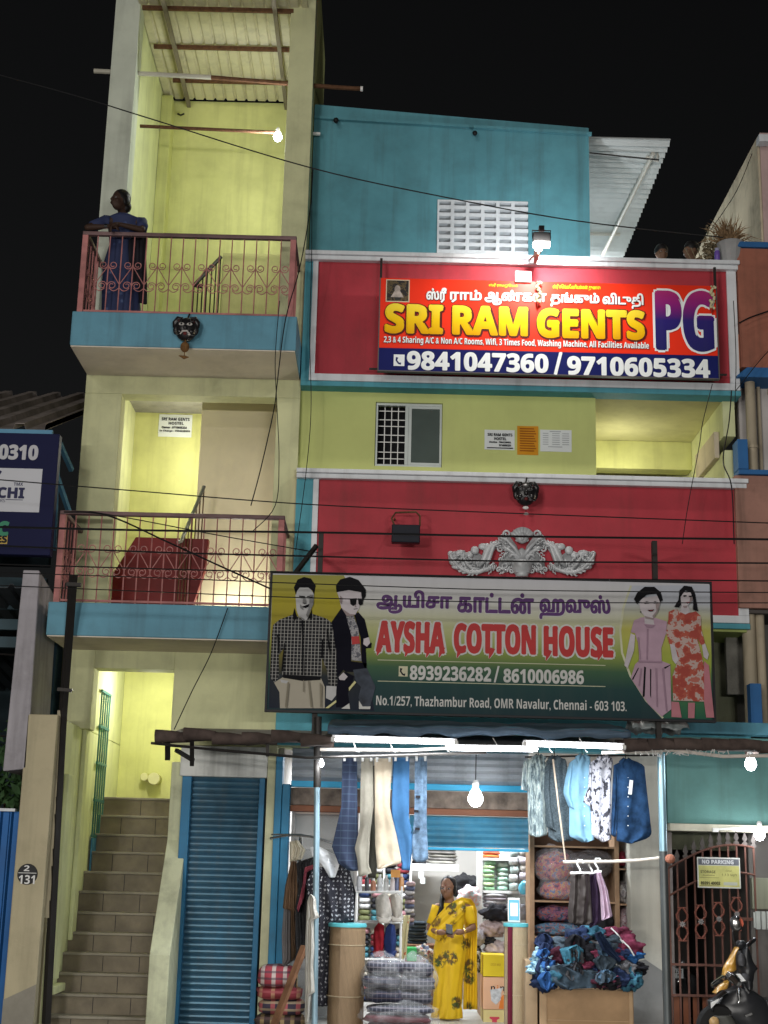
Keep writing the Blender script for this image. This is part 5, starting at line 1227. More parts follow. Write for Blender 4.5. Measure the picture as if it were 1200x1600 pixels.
MB().tube([at(236, 1161, AWY), at(340, 1172, AWY), at(480, 1184, AWY), at(600, 1181, AWY), at(760, 1176, AWY)], .014, 6).build('dark_pipe', STEEL, aw); MB().tube([at(265, 1165, AWY+.1), at(420, 1178, AWY+.1), at(500, 1186, AWY+.1)], .012, 6).build('dark_pipe', STEEL, aw)
CND = M('dusty_pvc', (.62, .56, .50), .6, grime=.2)
MB().tube([at(500, 1171, AWY+.1), at(640, 1172, AWY+.1), at(760, 1166, AWY+.1)], .016, 8).build('pale_conduit', CND, aw); MB().tube([at(430, 1156, AWY+.15), at(520, 1158, AWY+.15)], .014, 6).build('pale_conduit', CND, aw); MB().tube([at(940, 1176, AWY+.05), at(1050, 1172, AWY+.05), at(1130, 1182, AWY+.05), at(1240, 1180, AWY+.05)], .017, 8).build('pale_conduit', CND, aw)
for xa_, ya_, da_, xb_, yb__, db_, w_ in ((262, 1150, .05, 262, 1185, .3, .05), (300, 1150, .05, 300, 1195, .3, .04), (418, 1160, .1, 418, 1182, .1, .03), (275, 1172, .2, 302, 1188, .4, .035)): MB().bar(at(xa_, ya_, AWY+da_), at(xb_, yb__, AWY+db_), w_).build('bracket', STEEL, aw)
random.seed(4); mb = MB(); WRW = M('wire_white', (.6, .58, .55), .6)
for i in range(16):
    x = 1000+i*9; p = at(x, 1172+random.random()*5, AWY); q = [p+Vector((random.uniform(-.05, .05), random.uniform(-.03, .03), random.uniform(-.05, .03))) for _ in range(4)]; mb.tube(q, .005, 5)
mb.build('tied_wire', WRW, aw)
for x in (548, 605, 690, 770, 850, 905): p = at(x, 1158, AWY); MB().tube([p+Vector((0, 0, .03)), p+Vector((.03, -.02, -.02)), p+Vector((.06, 0, -.09)), p+Vector((.08, .02, -.10))], .0045, 5).build('tied_wire', WRW, aw)
for xt, yt, xb, yb, lab, up, lo in ((497, 1120, 492, 1620, 'dark square awning pole with a pale blue stretch, left side of the shop front', STEEL, STEEL), (1033, 1178, 1044, 1620, 'steel awning pole with pale blue upper half beside the cream pier', M('pole_blue', (.28, .45, .52), .35, .5, grime=.3), M('pole_grey', (.10, .11, .11), .4, .5, grime=.5))):
    po = thing('awning_pole', lab, 'pole', at(xb, 1590, 14.0)); m1 = at(xt+(xb-xt)*.3, 1330 if xt > 900 else 1230, 14.0)
    MB().tube([at(xt, yt, 14.0), m1], .038, 10).build('upper_tube', up, po, smooth='auto'); MB().tube([m1+Vector((0, 0, -.002)), Vector((at(xb, yb, 14.0).x, 14.0, 0))], .040 if xt > 900 else .03, 10).build('lower_tube', lo if xt > 900 else M('pole_pale_blue', (.30, .44, .52), .4, .4, grime=.3), po, smooth='auto')

def sheet_top(u, v):
    a, b = at(988, 1138, 14.3), at(1078, 1140, 14.3); p = a.lerp(b, u)
    return Vector((p.x, 14.3+.5*v, p.z+.20*math.sin(PI*min(1, v*1.1))*(.6+.4*math.sin(u*PI))+.05*noise.noise(Vector((u*6, v*5, 3)))+.03*noise.noise(Vector((u*16, v*12, 1)))))
MB().sheet(sheet_top, 30, 16, .006).build('plastic_sheet', M('grey_plastic', (.24, .27, .27), .3, var=.4, scale=9), None, label='crumpled grey plastic sheet lying on the awning below the printed girl', cat='plastic sheet', smooth=True)

# ================================================================ cloth helpers
def rowspan(poly, z):
    xs = []
    n = len(poly)
    for i in range(n):
        (x1, z1), (x2, z2) = poly[i], poly[(i+1) % n]
        if (z1 > z) != (z2 > z): xs.append(x1+(z-z1)/(z2-z1)*(x2-x1))
    return (min(xs), max(xs)) if len(xs) > 1 else None
def cloth_mb(poly_px, Y, th=.03, folds=4, amp=.018, nu=26, nv=34, seed=0, wr=.008):
    P = [at(x, y, Y) for x, y in poly_px]; poly = [(p.x, p.z) for p in P]
    z0, z1 = min(p[1] for p in poly), max(p[1] for p in poly); e = (z1-z0)*.004
    front, back = [], []
    for i in range(nv+1):
        z = z0+e+(z1-z0-2*e)*i/nv; s = rowspan(poly, z); x0, x1 = s
        fr, bk = [], []
        for j in range(nu+1):
            u = j/nu; x = x0+(x1-x0)*u
            edge = math.sin(PI*u)**.45
            wob = noise.noise(Vector((u*folds*1.3+seed*7.1, (1-i/nv)*1.2+seed, seed)))
            f = amp*math.sin(u*folds*PI*2+seed+1.2*wob+.8*math.sin(i/nv*3+seed)) + amp*1.2*wob
            f += .35*amp*noise.noise(Vector((u*folds*3, i/nv*14, seed+3)))
            f += wr*(noise.noise(Vector((x*16, z*11, seed+9)))+.6*noise.noise(Vector((x*34+z*12, z*26, seed+5))))
            zz = z
            fr.append(Vector((x, Y-edge*th*.5+f*edge, zz))); bk.append(Vector((x, Y+edge*th*.5+f*edge+.002, zz)))
        front.append(fr); back.append(bk)
    mb = MB(); rings = [f+b[::-1] for f, b in zip(front, back)]
    mb.loft(rings); return mb
def cloth(name, poly, Y, mat, label=None, cat=None, group=None, parent=None, **kw):
    return cloth_mb(poly, Y, **kw).build(name, mat, parent, label=label, cat=cat, group=group, smooth=True)
def crop(ox, oy, s): return lambda *p: [(ox+x/s, oy+y/s) for x, y in p]
def clothmat(name, col, var=.18, scale=6, rough=.85, bs=350): return M(name, col, rough, var=var, scale=scale, bump=.12, bscale=bs, spec=.15)
# ---- trousers hung by their hems
c2 = crop(480, 1120, 4.2857)
tr = [
 ('pair of dark navy checked trousers, leftmost on the line', PLAID('navy_check', (.022, .035, .075), (.035, .055, .10), (.06, .09, .15), 14, 14, .15), c2((235, 272), (335, 272), (337, 620), (345, 900), (340, 1035), (290, 1035), (210, 985), (165, 870), (228, 600)), 3, 14.42),
 ('pair of grey beige trousers hanging between navy and cream pairs', clothmat('trouser_grey', (.30, .28, .23)), c2((360, 275), (440, 275), (446, 600), (420, 800), (412, 990), (438, 1060), (345, 1072), (335, 960), (318, 880), (352, 740)), 3, 14.36),
 ('pair of dark olive grey trousers behind the beige pair', clothmat('trouser_dark', (.07, .068, .055)), c2((400, 300), (452, 300), (458, 700), (475, 900), (462, 1080), (405, 1080), (400, 700)), 2, 14.48),
 ('pair of cream beige trousers in the middle of the line', clothmat('trouser_cream', (.52, .44, .33)), c2((450, 278), (570, 278), (553, 600), (600, 800), (634, 980), (470, 1026), (455, 860), (452, 640)), 4, 14.34),
 ('pair of bright blue trousers right of the cream pair', clothmat('trouser_blue', (.055, .16, .33)), c2((575, 272), (685, 272), (682, 680), (716, 830), (695, 960), (690, 1030), (630, 1030), (632, 980), (590, 860), (560, 740)), 3, 14.40),
 ('pair of faded ripped jeans, rightmost on the line', M('faded_denim', (.13, .20, .29), .9, var=.6, scale=14, spec=.1), c2((720, 272), (803, 272), (800, 700), (812, 970), (755, 975), (705, 968), (703, 820), (718, 650)), 3, 14.38)]
for i, (lab, mt, poly, fo, Y) in enumerate(tr):
    o = cloth('trousers', poly, Y, mt, lab, 'trousers', 'trousers hanging under the awning', folds=fo*.4, amp=.012, th=.045, seed=i+1, wr=.006)
    xl, xr_ = poly[0][0], poly[1][0]; mb = MB()
    for f in (.15, .85): p = at(xl+(xr_-xl)*f, poly[0][1]+1, Y-.03); mb.box(p.x-.012, p.x+.012, p.y-.01, p.y+.03, p.z-.03, p.z+.025)
    mb.tube([at(xl+2, poly[0][1]-3, Y), at(xr_-2, poly[0][1]-3, Y)], .006, 6); mb.build('hanger_clip', WHITEP, o)
    if i == 5:
        mb = MB()
        for x, y in ((742, 535), (730, 632), (738, 750)): p = at(480+x/4.2857, 1120+y/4.2857, Y-.045); mb.box(p.x-.022, p.x+.022, p.y, p.y+.012, p.z-.012, p.z+.012)
        mb.build('rip', INK, o)
# ---- shirts
c3 = crop(780, 1120, 4.2857)
P1 = PATTERN('shirt_streaks', (.2, .25, .25), [(0, (.05, .075, .085)), (.42, (.16, .21, .22)), (.52, (.33, .38, .36)), (.62, (.10, .14, .15))], 1, kind='noise')
nt_ = P1.node_tree
for n_ in nt_.nodes:
    if n_.type == 'MAPPING': n_.inputs['Scale'].default_value = (38, 38, 6)
P4 = PATTERN('shirt_blocks', (.5, .5, .55), [(0, (.03, .03, .04)), (.42, (.30, .31, .38)), (.47, (.62, .62, .68)), (.6, (.40, .41, .48)), (.66, (.05, .05, .07))], 1, kind='noise')
for n_ in P4.node_tree.nodes:
    if n_.type == 'MAPPING': n_.inputs['Scale'].default_value = (20, 20, 14)
DEN = M('dark_denim', (.016, .045, .105), .9, var=.75, scale=6, spec=.1, bump=.2, bscale=200)
shirts = [
 ('grey green streaked shirt, leftmost of the hanging shirts', P1, c3((190, 290), (265, 255), (312, 300), (312, 480), (322, 800), (260, 808), (195, 800), (190, 520), (183, 480)), c3((165, 295), (195, 285), (190, 495), (145, 492), (152, 380)), 14.42),
 ('dark slate shirt second from the left among the shirts', PATTERN('slate_print', (.04, .06, .07), [(0, (.03, .045, .055)), (.5, (.06, .085, .10)), (.62, (.035, .05, .06))], 60, kind='noise'), c3((315, 290), (372, 262), (450, 285), (462, 420), (476, 600), (505, 832), (400, 842), (330, 812), (312, 600)), c3((305, 330), (345, 310), (378, 768), (318, 745), (300, 500)), 14.40),
 ('sky blue shirt with rolled sleeve among the hanging shirts', clothmat('shirt_sky', (.20, .38, .52)), c3((475, 300), (558, 252), (612, 285), (596, 540), (612, 620), (640, 838), (560, 842), (468, 800), (470, 600), (468, 420)), c3((470, 305), (500, 300), (505, 560), (525, 590), (500, 622), (462, 600), (428, 510), (440, 420)), 14.36),
 ('white shirt with black block print among the hanging shirts', P4, c3((605, 305), (700, 258), (762, 280), (748, 440), (752, 822), (690, 842), (617, 792), (612, 610)), c3((600, 320), (625, 305), (632, 560), (600, 600), (555, 570), (590, 480)), 14.34),
 ('dark blue denim shirt, rightmost of the hanging shirts', DEN, c3((790, 310), (850, 280), (892, 285), (972, 325), (990, 500), (1022, 780), (1002, 812), (880, 852), (785, 832), (788, 600)), c3((765, 320), (795, 310), (800, 560), (782, 805), (748, 800), (752, 600)), 14.32)]
for i, (lab, mt, body, slv, Y) in enumerate(shirts):
    o = cloth('shirt', body, Y, mt, lab, 'shirt', 'shirts hanging under the awning', folds=1.6, amp=.018, th=.07, seed=i+11, wr=.016)
    cloth('sleeve', slv, Y+.005, mt, parent=o, folds=1.2, amp=.014, th=.07, seed=i+31, nu=12)
    top = min(body, key=lambda p: p[1]); mb = MB()
    a = at(top[0], top[1]+3, Y-.035)
    for sgn in (-1, 1): mb.tube([a+Vector((sgn*.015, 0, .02)), a+Vector((sgn*.055, -.015, -.015)), a+Vector((sgn*.03, -.02, -.075))], [.015, .024, .006], 8, flat=.5)
    mb.build('collar', mt, o, smooth=True)
    mb = MB(); mb.tube([a+Vector((0, .03, 0)), a+Vector((0, .03, .09)), a+Vector((.02, .03, .11))], .004, 5); mb.build('hanger', STEEL, o)
    if i in (2, 4):
        mb = MB(); cx_ = sum(p[0] for p in body)/len(body)
        for k in range(6): p = at(cx_+(-8 if i == 4 else 6), 1215+k*15, Y-.055); mb.ball(p, .006, 6, 4)
        mb.build('button', WHITEP, o)
    if i == 4:
        mb = MB(); p = at(985.5, 1230, Y-.065); mb.obox(p, (.035, .004, .14), Matrix.Rotation(.12, 3, 'Y')); mb.build('price_tag', PAPER, o)
mb = MB(); mb.tube([at(820, 1183, 14.4), at(920, 1181, 14.4), at(1032, 1180, 14.1)], .010, 6); mb.build('hanging_rail', STEEL, None, label='thin rail under the awning that carries the shirts', cat='rail')
mb = MB(); mb.tube([at(864, 1186, 14.2), at(873, 1262, 14.2), at(884, 1347, 14.2)], .009, 6); mb.build('thin_rope', M('rope_tan', (.42, .34, .26), .8), None, label='thin tan rope hanging in front of the slate shirt', cat='rope')
# ---- white rod with hanging shorts
rod = MB().tube([at(880, 1347, 14.2), at(960, 1346, 14.15), at(1000, 1344, 14.1), at(1052, 1338, 13.98)], .016, 8).build('clothes_rod', M('ivory_rod', (.66, .60, .52), .5), None, label='ivory rod tied to the right awning pole carrying hanging shorts', cat='rod')
mb = MB(); mb.ball(at(1047, 1342, 13.95), (.05, .04, .045), 10, 7); mb.build('tied_knot', M('knot_orange', (.35, .14, .09), .8), rod)
c6 = crop(800, 1320, 4.615)
for i, (lab, mt, poly, Y) in enumerate([
 ('pale pink shorts, rightmost on the ivory rod', clothmat('shorts_pink', (.50, .36, .46)), c6((600, 195), (640, 195), (690, 330), (725, 520), (645, 545), (635, 350)), 14.16),
 ('black shorts with purple side on the ivory rod', clothmat('shorts_purple', (.035, .02, .045)), c6((545, 210), (610, 205), (640, 400), (640, 560), (560, 600), (540, 400)), 14.2),
 ('shiny dark brown shorts in front on the ivory rod', M('shorts_leather', (.045, .037, .035), .4, var=.3, spec=.4), c6((425, 205), (560, 205), (570, 380), (582, 560), (530, 580), (410, 570), (402, 500), (415, 350)), 14.12)]):
    o = cloth('shorts', poly, Y, mt, lab, 'shorts', 'shorts on the ivory rod', folds=2.2, amp=.022, th=.07, seed=i+51)
    xc = sum(p[0] for p in poly[:2])/2; mb = MB(); h = at(xc, poly[0][1]+1, Y)
    mb.tube([at(poly[0][0]-1, poly[0][1], Y), at(poly[1][0]+1, poly[1][1], Y)], .016, 6)
    mb.tube([h, h+Vector((0, 0, .04)), h+Vector((-.03, 0, .09)), h+Vector((-.02, 0, .13)), h+Vector((.02, 0, .13)), h+Vector((.03, 0, .10))], .010, 6); mb.build('hanger', WHITEP, o)
# ---- dress rack at the left of the shop front
c4 = crop(380, 1320, 4.0)
rk = thing('dress_rack', 'curved chrome dress rail on a stand beside the blue door frame', 'rack', at(470, 1590, 14.7))
mb = MB(); mb.tube([at(422, 1310, 14.75), at(450, 1305, 14.7), at(485, 1307, 14.65), at(520, 1317, 14.6), at(552, 1331, 14.55)], .012, 8); mb.tube([at(424, 1304, 14.8), at(470, 1304, 14.75), at(540, 1322, 14.65)], .009, 8); mb.build('rail', CHROME, rk)
p = at(470, 1307, 14.9); mb = MB(); mb.tube([p, (p.x, p.y, .0)], .02, 8); mb.tube([(p.x-.3, p.y, .02), (p.x+.3, p.y, .02)], .02, 8); mb.build('stand', CHROME, rk)
DOT = PATTERN('dress_dots', (.012, .012, .02), [(0, (.45, .45, .48)), (.26, (.012, .012, .02))], 26, .27)
for n_ in DOT.node_tree.nodes:
    if n_.type == 'MAPPING': n_.inputs['Scale'].default_value = (1, .12, 1)
    if n_.type == 'TEX_VORONOI': n_.inputs['Randomness'].default_value = .35
hang = [
 ('cream cloth, backmost on the dress rail', clothmat('dress_cream', (.50, .46, .36)), c4((290, -20), (340, -30), (390, 30), (370, 90), (290, 110)), 14.82, 'garment'),
 ('brown tunic near the back of the dress rail', clothmat('dress_brown', (.14, .085, .05)), c4((300, 100), (335, 100), (345, 420), (325, 700), (300, 730), (296, 400), (245, 410), (262, 260)), 14.80, 'tunic'),
 ('long grey dress at the left end of the dress rail', clothmat('dress_grey', (.16, .15, .15)), c4((255, 380), (320, 330), (320, 720), (245, 770), (240, 560)), 14.88, 'dress'),
 ('black lace dress in the middle of the dress rail', PATTERN('black_lace', (.02, .02, .02), [(0, (.01, .01, .012)), (.55, (.02, .02, .022)), (.68, (.12, .12, .12))], 60, kind='noise'), c4((330, 110), (440, 75), (450, 300), (440, 700), (330, 720), (320, 420), (345, 260)), 14.76, 'dress'),
 ('black gown right behind the dotted dress on the rail', clothmat('dress_black', (.016, .016, .02), .4), c4((470, 150), (560, 120), (660, 150), (705, 300), (690, 520), (680, 760), (640, 960), (520, 980), (470, 700)), 14.70, 'dress'),
 ('pink strip of cloth between two black dresses on the rail', clothmat('dress_pink', (.45, .11, .15)), c4((385, 140), (455, 118), (455, 140), (400, 170), (378, 330), (345, 420), (335, 400), (370, 260)), 14.66, 'garment'),
 ('long black dress with white dots, front of the dress rail', DOT, c4((440, 150), (500, 132), (620, 122), (668, 160), (690, 300), (697, 465), (640, 478), (628, 620), (560, 900), (525, 1010), (440, 1010), (450, 480), (405, 330), (392, 240)), 14.55, 'dress')]
for i, (lab, mt, poly, Y, nm) in enumerate(hang):
    cloth(nm, poly, Y, mt, lab, nm, 'garments on the dress rail', folds=3.5, amp=.022, th=.08, seed=i+71, nv=44)
cloth('collar_board', c4((415, 15), (470, 8), (590, 70), (600, 130), (575, 205), (540, 205), (490, 120), (430, 70)), 14.49, M('clear_plastic', (.62, .64, .66), .25, var=.06), 'stiff white plastic collar board hung over the dotted dress', 'packaging', folds=1, amp=.01, th=.02, seed=3)
cloth('white_rag', c4((400, 350), (420, 305), (455, 330), (458, 400), (478, 455), (440, 470), (445, 640), (438, 760), (448, 930), (425, 910), (410, 1120), (385, 1120), (388, 600)), 13.93, clothmat('rag_white', (.50, .48, .43)), 'long frayed white rag tied down the left awning pole', 'rag', folds=2, amp=.02, th=.05, seed=9, nv=50)
mb = MB(); mb.bar(at(427, 1605, 14.1), at(476, 1478, 14.35), .075, .04); mb.build('wooden_plank', WOOD, None, label='dark wooden plank leaning against the dress rack', cat='plank', bevel=.004)
# ---- stacked checked blankets
def puff(name, x0, x1, y0, y1, z0, z1, mat, label=None, cat=None, group=None, seed=0, amp=.02, parent=None, pw=4, n=12):
    mb = MB(); vs = []; cx_, cy_, cz_ = (x0+x1)/2, (y0+y1)/2, (z0+z1)/2; hx_, hy_, hz_ = (x1-x0)/2, (y1-y0)/2, (z1-z0)/2
    nu, nv = n*2, n
    for i in range(nv+1):
        th = PI*i/nv
        for j in range(nu):
            a = 2*PI*j/nu
            d = Vector((math.sin(th)*math.cos(a), math.sin(th)*math.sin(a), math.cos(th)))
            k = (abs(d.x)**pw+abs(d.y)**pw+abs(d.z)**pw)**(-1/pw); q = d*k
            w = 1+amp*4*noise.noise(q*1.7+Vector((seed*3.1, seed, 0)))
            vs.append((cx_+q.x*hx_*w, cy_+q.y*hy_*w, cz_+q.z*hz_*(1+amp*3*noise.noise(q*2.3+Vector((seed, 5, seed))))))
    fs = [(i*nu+j, (i+1)*nu+j, (i+1)*nu+(j+1) % nu, i*nu+(j+1) % nu) for i in range(nv) for j in range(nu)]
    mb.add(vs, fs); return mb.build(name, mat, parent, label=label, cat=cat, group=group, smooth=True)
BK = [PLAID('blanket_one', (.35, .05, .07), (.55, .45, .42), (.05, .04, .06), 9, 16, .35), PLAID('blanket_two', (.22, .025, .035), (.40, .20, .12), (.35, .08, .09), 8, 14, .3), PLAID('blanket_three', (.04, .03, .05), (.36, .08, .09), (.42, .33, .2), 8, 15, .35), PLAID('blanket_four', (.05, .035, .03), (.30, .22, .10), (.10, .05, .05), 10, 16, .4)]
for i, (l_, t_, r_, b_, lab) in enumerate(((402, 1510, 458, 1544, 'pink and white checked blanket, top of the folded stack'), (398, 1544, 470, 1563, 'dark red checked blanket, second of the folded stack'), (402, 1563, 475, 1587, 'black and red checked blanket, third of the folded stack'), (397, 1587, 475, 1612, 'brown checked blanket, lowest visible of the folded stack'))):
    x0, x1, z0, z1 = rc(l_, t_, r_, b_, 14.75); puff('folded_blanket', x0, x1, 14.75, 15.2, z0-.004, z1+.004, BK[i], lab, 'blanket', 'folded blankets in a stack', seed=i, amp=.03)
x0, x1, z0, z1 = rc(399, 1612, 473, 1640, 14.75); BX('low_stool', WOOD, None, x0, x1, 14.8, 15.2, .12, z1-.005, label='low wooden stool under the blanket stack', cat='stool')
# ---- rolled mats
def matroll(px, pt, Y, r, col, label, stripe=None):
    c = at(px, pt, Y); o = thing('rolled_mat', label, 'mat', (c.x, c.y, .12))
    m, nt, b = newmat('reed_'+str(px)); p = coords(nt, (1, 1, 1))
    sp = N(nt, 'ShaderNodeSeparateXYZ'); nt.links.new(p, sp.inputs[0])
    w = N(nt, 'ShaderNodeTexWave', wave_type='BANDS', bands_direction='X'); w.inputs['Scale'].default_value = 26; w.inputs['Distortion'].default_value = 2.5; w.inputs['Detail'].default_value = 3; nt.links.new(p, w.inputs[0])
    cc = ramp(nt, w.outputs[0], [(.1, tuple(v*.55 for v in col)), (.6, col)]); cc = mix(nt, cc, tuple(v*.5 for v in col), ramp(nt, noisef(nt, p, 5), [(.5, (0, 0, 0)), (.8, (.5, .5, .5))]))
    nt.links.new(cc, b.inputs['Base Color']); b.inputs['Roughness'].default_value = .6; bumpit(nt, b, w.outputs[0], .4, .004)
    mb = MB(); n = 60; pr_ = []
    for k in range(121):
        a = k*.26; rr = r*(1-.42*k/120); pr_.append((c.x+rr*math.cos(a-1.9), c.y+rr*math.sin(a-1.9)))
    rows = [[Vector((x, y, z)) for x, y in pr_]+[Vector((c.x+(x-c.x)*.985, c.y+(y-c.y)*.985, z)) for x, y in pr_[::-1]] for z in (.16, c.z-.012)]
    mb.loft(rows); mb.build('mat_body', m, o, smooth='auto')
    mb = MB(); mb.lathe([(r*.2, .004), (r*1.01, .004), (r*1.03, -.012), (r*1.02, -.03), (r*.99, -.03), (r*.98, -.008), (r*.2, -.008)], (c.x, c.y, c.z), 28); mb.build('mat_rim', M('rim_turquoise', (.10, .42, .46), .5), o, smooth='auto')
    mb = MB()
    for f in (.35, .75): z_ = c.z*f+.1; mb.lathe([(r*1.005, -.004), (r*1.012, 0), (r*1.005, .004)], (c.x, c.y, z_), 26)
    mb.build('tie_string', M('string_tan', (.4, .33, .22), .8), o)
    if stripe:
        mb = MB(); w_ = r*.2
        mb.tube([(c.x-r*.55, c.y-r*.86, .17), (c.x-r*.55, c.y-r*.86, c.z-.03)], [.026, .026], 6); mb.build('border_stripe', M('stripe_maroon', (.12, .012, .03), .7), o)
    return o
matroll(543, 1443, 14.5, .185, (.30, .20, .11), 'tall brown rolled reed mat with turquoise rim in front of the dotted dress')
matroll(806, 1443, 15.0, .125, (.46, .36, .22), 'pale straw rolled mat with maroon border standing right of the cartons', True)
# payment stand on the mat
p = at(803, 1441, 14.95); o = thing('payment_stand', 'small blue and white payment stand on top of the straw mat', 'stand', p)
q = Matrix.Rotation(-.12, 3, 'X'); MB().obox(p+Vector((0, .0, .12)), (.125, .02, .24), q).build('stand_body', WHITEP, o, bevel=.01)
MB().obox(p+Vector((0, -.0125, .12)), (.105, .004, .20), q).build('stand_screen', M('stand_blue', (.12, .38, .50), .4), o); MB().obox(p+Vector((0, -.016, .125)), (.075, .003, .13), q).build('stand_card', PAPER, o)
MB().obox(p+Vector((0, -.014, .03)), (.09, .004, .03), q).build('stand_strip', M('strip_navy', (.02, .04, .15), .4), o)

# ---- crumpled cloth and plastic bags
def blob(name, c, r, mat, seed, amp=.25, freq=2.0, ridge=False, label=None, cat=None, group=None, parent=None, sub=4, flat_bottom=True):
    bm = bmesh.new(); bmesh.ops.create_icosphere(bm, subdivisions=sub, radius=1.0)
    mb = MB(); vs = []
    for v in bm.verts:
        d = v.co.copy(); n1 = noise.noise(d*freq+Vector((seed*1.7, seed*.3, 0))); n2 = noise.noise(d*freq*2.7+Vector((0, seed, 2)))
        n3 = noise.noise(d*freq*6+Vector((seed, 0, 7)))
        if ridge: w = 1+amp*(n1*.8+(.5-abs(n2)*1.6)*.45+(.3-abs(n3))*.28)
        else: w = 1+amp*(n1+n2*.5-abs(n3)*.35)
        p = Vector((d.x*r[0]*w, d.y*r[1]*w, d.z*r[2]*w))
        if flat_bottom and p.z < -r[2]*.8: p.z = -r[2]*.8
        vs.append(Vector(c)+p)
    fs = [[v.index for v in f.verts] for f in bm.faces]; bm.free()
    mb.add(vs, fs); return mb.build(name, mat, parent, label=label, cat=cat, group=group, smooth=True)
def plastic(name, tint=(.8, .82, .84), alpha=.14):
    if name in MC: return MC[name]
    m, nt, b = newmat(name); b.inputs['Base Color'].default_value = (*tint, 1); b.inputs['Roughness'].default_value = .12
    p = coords(nt); f = ramp(nt, noisef(nt, p, 9, 6, .75), [(.38, (alpha*.45,)*3), (.72, (min(1, alpha*2.2),)*3)]); nt.links.new(f, b.inputs['Alpha'])
    bumpit(nt, b, noisef(nt, p, 22, 5), 1.0, .05); MC[name] = m; return m
PL = plastic('clear_film')
def bag(px, py, Y, rpx, rpy, ry, inner, label, seed, pl=PL, top=None):
    c = at(px, py, Y); k = Y/FPX*1.02; r = (rpx*k, ry, rpy*k)
    o = blob('plastic_bag', c, r, pl, seed, .22, 1.8, True, label=label, cat='bag', flat_bottom=True)
    if 'plaid' in label:
        for q_ in range(3):
            za = c.z-r[2]*.78+q_*r[2]*.50; e_ = .02*math.sin(seed*3+q_*2)
            puff('bagged_shirt', c.x-r[0]*.82+e_, c.x+r[0]*.82+e_, c.y-r[1]*.8, c.y+r[1]*.7, za, za+r[2]*.52, inner if q_ < 2 else PLD2, parent=o, seed=seed+q_, amp=.035, n=10)
    else: blob('bagged_clothes', c+Vector((0, .01, -.02)), (r[0]*.86, r[1]*.86, r[2]*.84), inner, seed+2, .12, 2.2, parent=o)
    if top:
        mb = MB(); t = c+Vector((top[0]*k, 0, r[2]*.85)); mb.tube([t, t+Vector((top[1]*k, 0, top[2]*k*.5)), t+Vector((top[1]*k*1.4, 0, top[2]*k))], [.09, .045, .012], 10); mb.build('bag_neck', pl, o, smooth=True)
    return o
PLD = PLAID('shirt_plaid_dark', (.012, .015, .035), (.06, .055, .085), (.13, .10, .11), 23, 23, .2)
PLD2 = PLAID('shirt_plaid_grey', (.03, .033, .05), (.12, .12, .15), (.22, .2, .22), 25, 25, .28)
bag(600, 1532, 14.35, 34, 38, .22, PLD, 'clear plastic bag of dark plaid shirts beside the brown rolled mat', 1)
bag(647, 1535, 14.4, 33, 38, .22, PLD2, 'clear plastic bag of grey plaid shirts at the feet of the woman in the saree', 4)
bag(624, 1590, 14.3, 58, 24, .24, M('maroon_cloth', (.12, .02, .03), .6, var=.3), 'wide plastic bag of maroon cloth under the plaid shirt bags', 7)
BX('low_table', PLYWOOD, None, at(566, 1600, 14.2).x, at(682, 1600, 14.2).x, 14.1, 14.7, .12, at(620, 1609, 14.3).z, label='low board table carrying the plastic bags', cat='table')
# right shelf unit
RS = 16.0
rs = thing('wooden_shelf', 'brown wooden shelf unit full of bags at the right of the shop room', 'shelf', at(905, 1590, RS))
zt_, zb0 = ZZ(900, 1300, RS), SFZ
xa, xm_, xb = XX(828, 1400, RS), XX(961, 1400, RS), XX(984, 1400, RS)
mb = MB(); t = .05
for x in (xa, xm_): mb.box(x, x+t, RS, RS+.45, zb0, zt_)
mb.box(xb-.03, xb, RS, RS+.45, zb0, zt_); mb.build('upright', PLYWOOD, rs, bevel=.003)
for py in (1322, 1408, 1464, 1530): z_ = ZZ(900, py, RS); MB().box(xa+t+.001, xm_-.001, RS+.004, RS+.45, z_-.02, z_).build('shelf_board', PLYWOOD, rs)
for py in (1357, 1412, 1466): z_ = ZZ(975, py, RS); MB().box(xm_+t+.001, xb-.031, RS+.004, RS+.45, z_-.018, z_).build('shelf_board', PLYWOOD, rs)
MB().box(xa, xb, RS+.451, RS+.47, zb0, zt_).build('shelf_back', M('shelf_back', (.10, .06, .04), .7), rs)
MIX1 = PATTERN('mixed_bright', (.3, .1, .1), [(0, (.10, .04, .10)), (.40, (.42, .10, .12)), (.5, (.50, .26, .10)), (.56, (.12, .16, .34)), (.65, (.45, .12, .22))], 15, kind='noise')
MIX2 = PATTERN('mixed_dark', (.1, .1, .1), [(0, (.03, .02, .05)), (.42, (.16, .06, .12)), (.5, (.30, .09, .07)), (.56, (.06, .11, .20)), (.64, (.03, .03, .05))], 19, kind='noise')
MIX3 = PATTERN('mixed_blue', (.1, .1, .1), [(0, (.04, .09, .17)), (.45, (.11, .22, .32)), (.55, (.35, .12, .10)), (.6, (.06, .10, .16))], 19, kind='noise')
bag(866, 1352, RS+.12, 33, 28, .2, MIX1, 'large clear bag of bright clothes on the top left of the wooden shelf', 11, plastic('grey_film', (.6, .58, .62), .22))
bag(922, 1352, RS+.14, 36, 22, .2, M('grey_cloth', (.12, .11, .11), .8, var=.3), 'long dull grey bag on the top right of the wooden shelf', 13, plastic('dull_film', (.35, .32, .33), .3))
bag(873, 1388, RS+.12, 32, 20, .2, MIX1, 'clear bag of red printed clothes on the middle of the wooden shelf', 15)
